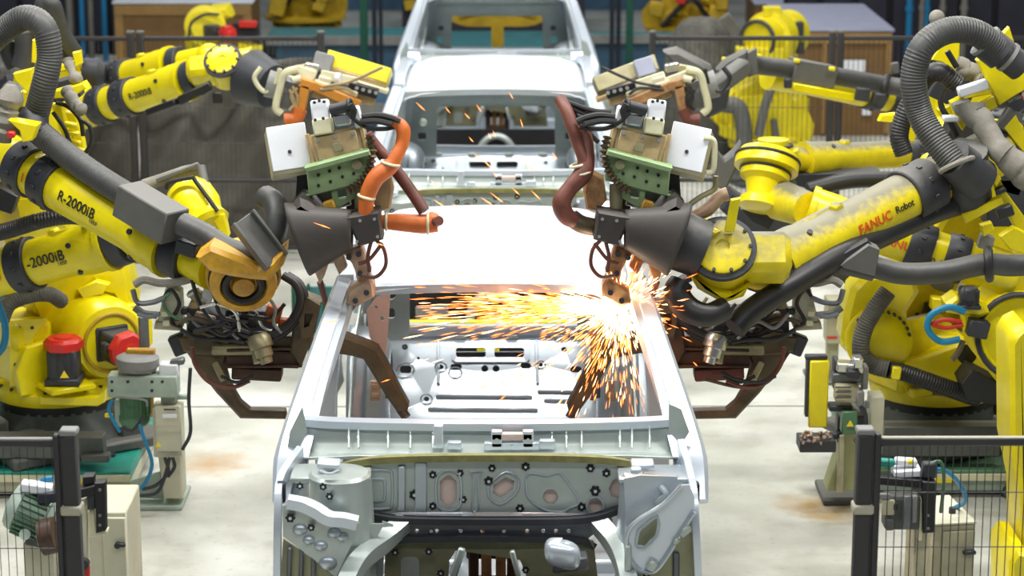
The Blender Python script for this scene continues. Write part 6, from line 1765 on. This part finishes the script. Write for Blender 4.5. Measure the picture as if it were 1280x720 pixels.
def dresser_left():
    Y = 11.35
    f = QZ(200, 628, 0)
    t = thing('tip_dresser', (f.x, f.y, 0), 'beige tip dresser stand with green motor right of the left robot', 'stand', 'tip dresser stands')
    def vb(name, m, x, y, w, h, d, roll=0, dd=0.0, bev=.006, parent=t, **k):
        b = MB(); b.vbox(x, y, Y + dd, w, h, d, roll, bev=bev, **k); return b.build(name, m, parent)
    b = MB(); b.box((f.x, f.y + .04, .012), (S(66, Y), .34, .024), bev=.006); b.build('foot_plate', 'mint', t)
    b = MB(); b.shape([(196, 560), (226, 560), (228, 624), (204, 624)], Y - .06, .16, .01); b.build('post', 'beige', t)
    b = MB(); b.shape([(164, 602), (200, 590), (204, 624), (166, 622)], Y + .02, .02, .004); b.build('gusset', 'mint', t)
    cb = vb('control_box', 'beige', 211, 536, 36, 66, 34, 0, -.08)
    vb('box_lid', 'beige', 210, 536, 31, 60, 2, 0, -.155, parent=cb)
    warn_triangle(cb, Q(199, 556, Y - .16) - V((0, 0.035, 0)), S(8, Y), Matrix())
    for (w_, y_) in ((15, 512), (18, 520)):
        b = MB(); b.vbox(212, y_, Y - .19, w_, 2.0 if w_ == 15 else 5, .6, bev=.0005); b.build('label_strip', 'charcoal' if w_ == 15 else 'white_panel', cb)
    bm = vb('cross_beam', 'mint', 180, 480, 88, 28, 30, 0, -.1)
    for (x, y) in ((140, 477), (160, 477), (190, 477), (203, 477), (140, 488), (190, 488)):
        b = MB(); b.cyl(Q(x, y, Y - .155) - V((0, .005, 0)), Q(x, y, Y - .155) + V((0, .02, 0)), .008, n=8); b.build('bolt', 'charcoal', bm)
    vb('neck', 'mint', 212, 496, 20, 14, 20, 0, -.06)
    vb('head_block', 'white_panel', 212, 462, 24, 18, 22, 0, -.08)
    vb('valve_unit', 'steel_dark', 222, 452, 18, 8, 14, -12, -.08)
    vb('side_arm', 'mint', 228, 496, 14, 6, 8, 0, -.06)
    mo = MB(); a, c = Q(168, 488, Y - .04), Q(168, 534, Y - .04)
    mo.rev(a, c, [(0, S(18, Y)), (.02, S(19, Y)), (.12, S(19, Y)), (.125, S(20, Y)), (.15, S(20, Y)), (.17, S(17, Y)), (.19, S(6, Y))], n=26)
    for k in range(12):
        an = PI * k / 6
        mo.box(a + V((S(19, Y) * math.cos(an), S(19, Y) * math.sin(an), -.07)), (.008, .008, .10), bev=.001)
    mo.build('motor', 'green_motor', t)
    vb('motor_bracket', 'mint', 150, 516, 12, 36, 10, 0, -.05)
    b = MB(); b.rev(Q(172, 444, Y - .08), Q(172, 462, Y - .08), [(0, S(22, Y)), (.01, S(27, Y)), (.05, S(27, Y)), (.06, S(24, Y)), (.07, S(24, Y))], n=26); b.build('dresser_head', 'grey', t)
    vb('head_mount', 'beige_worn', 170, 462, 42, 12, 24, 0, -.08)
    vb('pivot', 'yellow_dirty', 176, 440, 36, 9, 12, 0, -.03)
    vb('upright', 'yellow_dirty', 187, 478, 9, 90, 8, 0, .06)
    b = MB(); b.cyl(Q(181, 440, Y + .1), Q(179, 396, Y + .1), .026, n=12); b.build('guide_rod', 'steel_dark', t)
    for pts, m in (([(140, 500), (136, 512), (144, 530), (150, 540)], 'blue_hose'), ([(146, 496), (180, 500), (184, 508)], 'grey'), ([(174, 530), (180, 548), (190, 580), (180, 606), (166, 614)], 'blue_hose'), ([(206, 572), (210, 590), (196, 606), (178, 612)], 'charcoal'), ([(212, 572), (206, 596), (196, 616), (172, 620)], 'charcoal'), ([(216, 572), (218, 584), (210, 596)], 'charcoal'), ([(238, 460), (236, 500), (238, 540), (228, 562)], 'charcoal'), ([(152, 534), (166, 538), (180, 520)], 'charcoal')):
        b = MB(); b.tube([Q(x, y, Y - .2) for x, y in pts], .009 if m != 'grey' else .006, n=8); b.build('cable', m, t)
    b = MB(); b.vbox(136, 519, Y - .18, 10, 5, 6); b.build('hose_fitting', 'warn_yellow', t)
dresser_left()

def far_cabinet():
    Y = 13.6
    a, c = Q(1033, 430, Y), Q(1054, 376, Y)
    t = thing('control_cabinet', ((a.x + c.x) / 2, Y + .1, 0), 'small beige cabinet on a post behind the right weld gun, left of the right robot', 'cabinet', 'floor cabinets')
    b = MB(); b.box(((a.x + c.x) / 2, Y + .08, (a.z + c.z) / 2), (c.x - a.x, .16, c.z - a.z)); bd = b.build('cabinet_body', 'beige_worn', t)
    b = MB(); b.box((a.x + .03, Y - .004, a.z + .04), (.06, .006, .012), bev=.001); b.build('warning_strip', 'red', bd)
    b = MB(); b.box(((a.x + c.x) / 2, Y - .004, (a.z + c.z) / 2 + .04), (.05, .01, .02)); b.build('latch', 'charcoal', bd)
    b = MB(); b.box(((a.x + c.x) / 2, Y + .08, a.z / 2), (.07, .07, a.z)); b.build('post', 'steel_olive', t)
    b = MB(); b.box(((a.x + c.x) / 2, Y + .08, .01), (.3, .3, .02)); b.build('foot_plate', 'casting', t)
far_cabinet()

def dresser_right():
    Y = 11.3
    f = QZ(1062, 622, 0)
    t = thing('tip_dresser', (f.x, f.y, 0), 'olive tip dresser stand with upright yellow guard left of the right robot', 'stand', 'tip dresser stands')
    def vb(name, m, x, y, w, h, d, roll=0, dd=0.0, bev=.006, parent=t, **k):
        b = MB(); b.vbox(x, y, Y + dd, w, h, d, roll, bev=bev, **k); return b.build(name, m, parent)
    b = MB(); b.box((f.x - .03, f.y + .04, .015), (S(62, Y), .34, .03), bev=.008); b.build('foot_plate', 'casting', t)
    b = MB(); b.shape([(1052, 540), (1074, 540), (1072, 614), (1034, 614), (1046, 578)], Y - .04, .16, .01); b.build('post', 'olive_paint', t)
    b = MB(); b.shape([(1050, 545), (1056, 545), (1054, 616), (1046, 616)], Y - .08, .05, .004); b.build('post_rib', 'beige_worn', t)
    g = vb('guard', 'yellow', 1023, 492, 24, 88, 10, 0, -.06)
    vb('guard_edge', 'charcoal', 1009, 484, 5, 76, 12, 0, -.04, parent=g)
    vb('guard_top', 'charcoal', 1020, 446, 28, 6, 12, 0, -.04, parent=g)
    for (x, y, w, h, rl, m, dd) in ((1062, 458, 34, 12, 4, 'chrome', -.08), (1058, 470, 38, 12, 0, 'steel_dark', -.05), (1066, 466, 16, 10, 8, 'charcoal', -.12), (1058, 490, 30, 22, 2, 'beige_worn', -.10), (1072, 452, 12, 14, 0, 'chrome', -.1), (1044, 466, 6, 40, 0, 'charcoal', -.02), (1050, 508, 30, 8, 0, 'charcoal', -.06), (1080, 470, 8, 30, 0, 'grey', -.06), (1062, 534, 34, 36, 0, 'charcoal', .02), (1074, 496, 10, 20, 0, 'grey', -.12)):
        vb('clamp_unit', m, x, y, w, h, 22, rl, dd)
    for (y) in (484, 490, 497):
        b = MB(); b.vbox(1054, y, Y - .15, 20, 2, 1, bev=.0005); b.build('label_strip', 'casting', t)
    mo = vb('motor', 'green_motor', 1061, 526, 20, 30, 20, 0, -.1)
    warn_triangle(mo, Q(1061, 530, Y - .1) - V((0, .045, 0)), S(10, Y), Matrix())
    cb = vb('control_box', 'beige', 1094, 518, 18, 56, 30, 0, -.02)
    b = MB(); b.vbox(1084, 506, Y - .1, 5, 10, 4); b.build('latch', 'grey', cb)
    b = MB(); b.tube([Q(x, y, Y - .16) for x, y in ((1076, 508), (1082, 520), (1080, 540), (1068, 552))], .011); b.build('cable', 'charcoal', t)
    b = MB(); b.vbox(1020, 553, Y - .1, 46, 15, 40, 0, bev=.004); tr = b.build('swarf_tray', 'charcoal', t)
    b = MB(); rr = random.Random(5); c = Q(1020, 549, Y - .12)
    for k in range(40):
        b.box(c + V((rr.uniform(-.07, .07), rr.uniform(-.07, .06), rr.uniform(-.005, .03))), (.016, .012, .010), rotm(rr.uniform(0, 90), rr.uniform(0, 90), rr.uniform(0, 180)), .002)
    tag(b.build('swarf', 'copper', tr), kind='stuff')
    b = MB(); b.beam(Q(1040, 545, Y - .06), Q(1056, 540, Y), .03, .05); b.build('tray_arm', 'charcoal', t)
dresser_right()

# ------------------------------------------------------------------ lower left corner: cabinet, bracket, geared motor
def corner_left():
    Y = 8.75
    def box_at(x0, x1, ytop, Yf, depth):
        a, c = Q(x0, ytop, Yf), Q(x1, ytop, Yf); return a, c
    a, c = Q(100, 640, Y), Q(158, 640, Y)
    t = thing('control_cabinet', ((a.x + c.x) / 2, Y + .2, 0), 'beige steel cabinet at the lower left behind the fence post', 'cabinet', 'floor cabinets')
    b = MB(); b.box(((a.x + c.x) / 2, Y + .17, a.z / 2), (c.x - a.x, .34, a.z), bev=.006); b.build('cabinet_body', 'beige', t)
    w = c.x - a.x
    b = MB(); b.box((a.x + w * .73, Y - .006, a.z / 2), (w * .50, .014, a.z - .04), bev=.004); d = b.build('door', 'beige', t)
    h = Q(153, 681, Y - .02); b = MB(); b.box((c.x - .025, Y - .022, h.z), (.04, .02, .016)); b.cyl((c.x - .035, Y - .01, h.z), (c.x - .035, Y - .035, h.z), .012, n=10); b.build('handle', 'charcoal', d)
    # bracket frame standing beside it
    t2 = thing('sensor_bracket', Q(100, 660, 8.45) * 1, 'black angle bracket bolted on a beige upright, lower left', 'bracket')
    b = MB(); b.shape([(98, 612), (130, 604), (130, 616), (98, 624)], 8.45, .04, .004); b.build('top_arm', 'black', t2)
    b = MB(); b.shape([(118, 604), (131, 603), (132, 664), (120, 667)], 8.44, .05, .004); b.build('down_arm', 'black', t2)
    b = MB(); b.shape([(103, 596), (117, 595), (117, 606), (103, 607)], 8.47, .05, .004); b.build('top_block', 'black', t2)
    b = MB(); b.shape([(108, 616), (119, 613), (119, 636), (109, 638)], 8.46, .05, .004); b.build('inner_plate', 'charcoal', t2)
    b = MB(); b.shape([(98, 624), (108, 622), (110, 724), (96, 724)], 8.5, .05, .004); q = Q(103, 700, 8.52); b.box((q.x, 8.53, q.z / 2), (.05, .05, q.z)); b.build('upright', 'beige', t2)
    b = MB(); b.shape([(110, 640), (118, 636), (120, 666), (134, 664), (134, 668), (112, 672)], 8.48, .05, .004); b.build('side_plate', 'cream', t2)
    b = MB(); p = Q(126, 644, 8.44)
    for y in (612, 644, 656):
        p = Q(125, y, 8.44); b.cyl(p, p - V((0, .006, 0)), .006, n=8)
    tag(b.build('bracket_bolt', 'grey', t2), kind='stuff')
    b = MB(); p = Q(106, 703, 8.48); b.cyl(p, p - V((0, .03, 0)), .02, n=12); b.build('cable_gland', 'charcoal', t2)
    b = MB(); b.shape([(101, 711), (111, 710), (111, 724), (101, 724)], 8.48, .03, .003); b.build('red_switch', 'red', t2)
    # geared motor on its plate
    Ym = 8.75
    t3 = thing('geared_motor', Q(40, 680, Ym), 'pale green ribbed geared motor behind the left corner fence', 'motor')
    a, c = Q(10, 628, Ym), Q(52, 646, Ym)
    ax = (c - a).normalized()
    b = MB(); b.rev(a, c, [(0, .03), (.01, .075), (.025, .09), (.045, .094), (.05, .088), (.155, .088), (.16, .095), (.18, .095)], n=30); mb = b.build('motor_body', 'mint', t3)
    M = frame(a, c)
    src = None
    for k in range(26):
        an = 2 * PI * k / 26
        f = MB(); f.box(M @ V((.10, .092 * math.cos(an), .092 * math.sin(an))), (.10, .022, .006), M @ Matrix.Rotation(an, 4, 'X'), .001); f.build('fin', 'green_motor', mb)
    b = MB(); b.vbox(46, 609, Ym - .03, 40, 12, 20, 8); b.build('terminal_box', 'white_panel', t3)
    b = MB(); b.cyl(Q(27, 612, Ym), Q(31, 612, Ym), .022, n=12); b.build('lifting_eye', 'casting', t3)
    b = MB(); b.vbox(55, 660, Ym, 38, 40, 40, 10); b.build('gearbox', 'casting', t3)
    b = MB(); b.cyl(Q(52, 672, Ym - .10), Q(70, 668, Ym - .10), .07, n=22); b.build('gear_cover', 'brown', t3)
    b = MB(); b.vbox(28, 662, Ym, 18, 14, 20, 5); b.cyl(Q(31, 668, Ym - .08), Q(31, 668, Ym - .11), .022, n=12); b.cyl(Q(54, 678, Ym - .08), Q(54, 678, Ym - .12), .022, n=12); b.cyl(Q(66, 681, Ym - .08), Q(66, 681, Ym - .12), .02, n=12); b.build('foot', 'mint', t3)
    b = MB(); b.vbox(60, 622, Ym - .06, 26, 14, 10, -8); b.build('mount_arm', 'navy_post', t3)
    b = MB(); b.tube([Q(50, 606, Ym), Q(56, 600, Ym), Q(66, 598, Ym)], .012); b.build('cable', 'blue_hose', t3)
    p = Q(50, 676, Ym + .02); b = MB(); b.box((p.x, p.y + .03, p.z / 2), (.12, .12, p.z)); b.build('pedestal', 'beige', t3)
corner_left()

# ------------------------------------------------------------------ lower right corner
def corner_right():
    Y = 8.70
    a, c = Q(1151, 657, Y), Q(1207, 657, Y)
    t = thing('control_cabinet', ((a.x + c.x) / 2, Y + .2, 0), 'beige steel cabinet behind the right corner fence with a blue hose', 'cabinet', 'floor cabinets')
    w = c.x - a.x
    M = Matrix.Translation(((a.x + c.x) / 2 + .02, Y + .17, a.z / 2)) @ Matrix.Rotation(R(8), 4, 'Z')
    b = MB(); b.lbox(M, (0, 0, 0), (w, .32, a.z)); b.build('cabinet_body', 'beige_worn', t)
    b = MB(); b.lbox(M, (0, 0, a.z / 2 + .004), (w + .01, .33, .008)); b.build('cabinet_top', 'beige', t)
    b = MB(); b.lbox(M, (w * .12, -.165, 0), (w * .74, .012, a.z - .05), .004); d = b.build('door', 'beige_worn', t)
    h = Q(1202, 691, Y).z - a.z / 2
    b = MB(); b.lbox(M, (w * .36, -.178, h), (.05, .018, .016)); b.build('handle', 'charcoal', d)
    b = MB(); b.cyl(M @ V((.03, -.05, a.z / 2)), M @ V((.03, -.05, a.z / 2 + .03)), .014, n=10); b.build('cable_gland', 'charcoal', t)
    b = MB(); b.tube([Q(1166, 586, 8.66), Q(1184, 590, 8.7), Q(1200, 606, 8.76), Q(1207, 626, 8.8), M @ V((.06, .02, a.z / 2 + .002))], .009); tag(b.build('air_hose', 'blue_hose'), 'blue air hose curving down onto the right corner cabinet', 'hose')
    t2 = thing('sensor_bracket', Q(1135, 660, 8.5), 'black angle bracket with grey actuator behind the right corner fence', 'bracket')
    b = MB(); b.shape([(1096, 596), (1170, 602), (1170, 612), (1096, 606)], 8.48, .06, .004); b.build('top_arm', 'black', t2)
    b = MB(); b.shape([(1153, 602), (1170, 603), (1169, 666), (1154, 667)], 8.46, .05, .004); b.build('down_arm', 'black', t2)
    b = MB(); b.shape([(1118, 590), (1152, 588), (1156, 596), (1118, 598)], 8.5, .08, .004); b.build('cover_plate', 'white_panel', t2)
    b = MB(); b.vbox(1161, 587, 8.5, 18, 20, 14); b.build('valve', 'charcoal', t2)
    b = MB(); b.vbox(1132, 577, 8.55, 28, 9, 14, 4); b.build('cylinder', 'white_panel', t2)
    b = MB(); b.vbox(1108, 578, 8.55, 20, 9, 12, 4); b.build('cylinder_end', 'teal', t2)
    b = MB(); b.vbox(1138, 577, 8.5, 7, 6, 8); b.build('fitting', 'warn_yellow', t2)
    b = MB(); b.vbox(1126, 638, 8.52, 44, 42, 30, 0); b.build('actuator', 'casting', t2)
    for (x, y, w_, h_, m) in ((1110, 634, 16, 20, 'beige_worn'), (1118, 633, 8, 10, 'black'), (1134, 640, 10, 44, 'steel_dark'), (1143, 636, 6, 36, 'grey'), (1112, 656, 10, 14, 'casting'), (1106, 620, 14, 8, 'grey')):
        b = MB(); b.vbox(x, y, 8.44, w_, h_, 6); b.build('actuator_plate', m, t2)
    b = MB(); b.vbox(1150, 648, 8.5, 5, 56, 12); b.build('side_plate', 'cream', t2)
    q = Q(1152, 660, 8.54); b = MB(); b.box((q.x, 8.56, q.z / 2), (.05, .06, q.z)); b.build('upright', 'beige_worn', t2)
    b = MB(); p = Q(1161, 600, 8.45)
    for y in (644, 660):
        p = Q(1160, y, 8.46); b.cyl(p, p - V((0, .006, 0)), .006, n=8)
    tag(b.build('bracket_bolt', 'grey', t2), kind='stuff')
    b = MB(); b.tube([Q(1162, 580, 8.5), Q(1176, 578, 8.5), Q(1180, 600, 8.52), Q(1176, 640, 8.6)], .007); b.build('cable', 'green_motor', t2)
corner_right()

# ------------------------------------------------------------------ weld sparks and the arc itself
def sparks():
    rr = random.Random(11)
    W0 = Q(776, 382, 9.62)
    m = MB()
    def spindle(p, d, L_, w, hot):
        d = V(d).normalized(); a = d.orthogonal().normalized(); c = d.cross(a)
        e = p + d * L_; k = p + d * L_ * .62
        m.cur = 1 if hot else 0
        m.add([p, k + a * w, k + c * w, k - a * w, k - c * w, e], [(0, 1, 2), (0, 2, 3), (0, 3, 4), (0, 4, 1), (5, 2, 1), (5, 3, 2), (5, 4, 3), (5, 1, 4)])
    for i in range(1120):                          # the fan blown to the left, nearly level
        r = abs(rr.gauss(0, .36)) + .05
        if r > .86: continue
        an = rr.gauss(.03, .11)
        d = V((-math.cos(an), rr.uniform(-.35, .25), math.sin(an) * .9 - .02)).normalized()
        p = W0 + d * r
        p.z -= .03 * r * r
        spindle(p, d - V((0, 0, .08 * r)), rr.uniform(.03, .10), rr.uniform(.0014, .0030), r < .2 or rr.random() < .26)
    for i in range(520):                           # dense white burst, standing in for the blown-out glare round the weld
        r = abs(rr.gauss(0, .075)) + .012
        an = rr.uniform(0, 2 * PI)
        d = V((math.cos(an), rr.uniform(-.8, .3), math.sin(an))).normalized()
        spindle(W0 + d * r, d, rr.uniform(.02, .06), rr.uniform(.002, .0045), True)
    for i in range(480):                           # falling over the inner jaw and into the body
        r = abs(rr.gauss(.16, .15)) + .04
        an = rr.uniform(PI * 1.02, PI * 1.62)
        d = V((math.cos(an) * .75, rr.uniform(-.5, .05), math.sin(an))).normalized()
        p = W0 + d * r
        if r > .52: continue
        spindle(p, d, rr.uniform(.02, .055), rr.uniform(.0016, .0034), rr.random() < .3)
    for i in range(150):                           # short ones to the right and up round the gun head
        r = abs(rr.gauss(.02, .12)) + .04
        an = rr.uniform(-.7, 1.9)
        d = V((math.cos(an), rr.uniform(-.7, .1), math.sin(an))).normalized()
        if r > .3: continue
        spindle(W0 + d * r, d, rr.uniform(.02, .06), rr.uniform(.0016, .003), rr.random() < .35)
    # stray sparks thrown farther out
    for (x, y, ex, ey, Y) in ((391, 278, 414, 286, 9.2), (404, 405, 425, 399, 9.3), (476, 478, 488, 474, 9.4), (588, 490, 614, 479, 9.4), (622, 483, 632, 476, 9.4), (620, 504, 634, 493, 9.4), (519, 127, 532, 139, 12), (556, 133, 563, 142, 12), (580, 141, 588, 149, 12), (595, 130, 602, 140, 12), (650, 148, 654, 160, 11), (616, 163, 620, 172, 11),
                              (586, 171, 592, 178, 11), (610, 166, 614, 174, 11), (636, 115, 642, 124, 12), (541, 249, 558, 260, 10.5), (564, 254, 580, 263, 10.5), (600, 246, 618, 258, 10.5), (612, 240, 630, 254, 10.5), (538, 225, 548, 234, 11), (592, 192, 602, 200, 11), (604, 200, 614, 210, 11), (660, 205, 668, 215, 10.8), (640, 235, 650, 244, 10.6), (664, 238, 676, 250, 10.5),
                              (655, 200, 662, 212, 11), (690, 190, 697, 200, 11), (616, 215, 622, 222, 11), (840, 392, 846, 397, 9.5), (848, 384, 855, 382, 9.5), (833, 412, 840, 410, 9.5), (866, 452, 872, 458, 9.5), (530, 350, 550, 352, 9.6), (700, 250, 712, 264, 10), (686, 262, 692, 272, 10), (573, 290, 590, 300, 9.8), (620, 285, 632, 293, 9.8), (470, 304, 480, 307, 9.3), (826, 372, 838, 362, 9.5), (818, 388, 826, 378, 9.5)):
        a, e = Q(x, y, Y), Q(ex, ey, Y)
        spindle(a, e - a, (e - a).length, .0028, False)
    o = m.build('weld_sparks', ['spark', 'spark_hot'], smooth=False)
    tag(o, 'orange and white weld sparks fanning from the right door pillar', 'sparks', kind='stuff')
    b = MB(); b.sph(W0, .035, n=12, m=8)
    tag(b.build('weld_pool', 'spark_hot'), 'white hot weld spot on the right door pillar', 'weld spot')
    d = bpy.data.lights.new('weld_arc', 'POINT'); d.energy = 6; d.color = (1.0, .80, .58); d.shadow_soft_size = .05
    l = bpy.data.objects.new('weld_arc', d); l.location = W0 + V((-.06, -.08, .02)); COL.objects.link(l)
sparks()
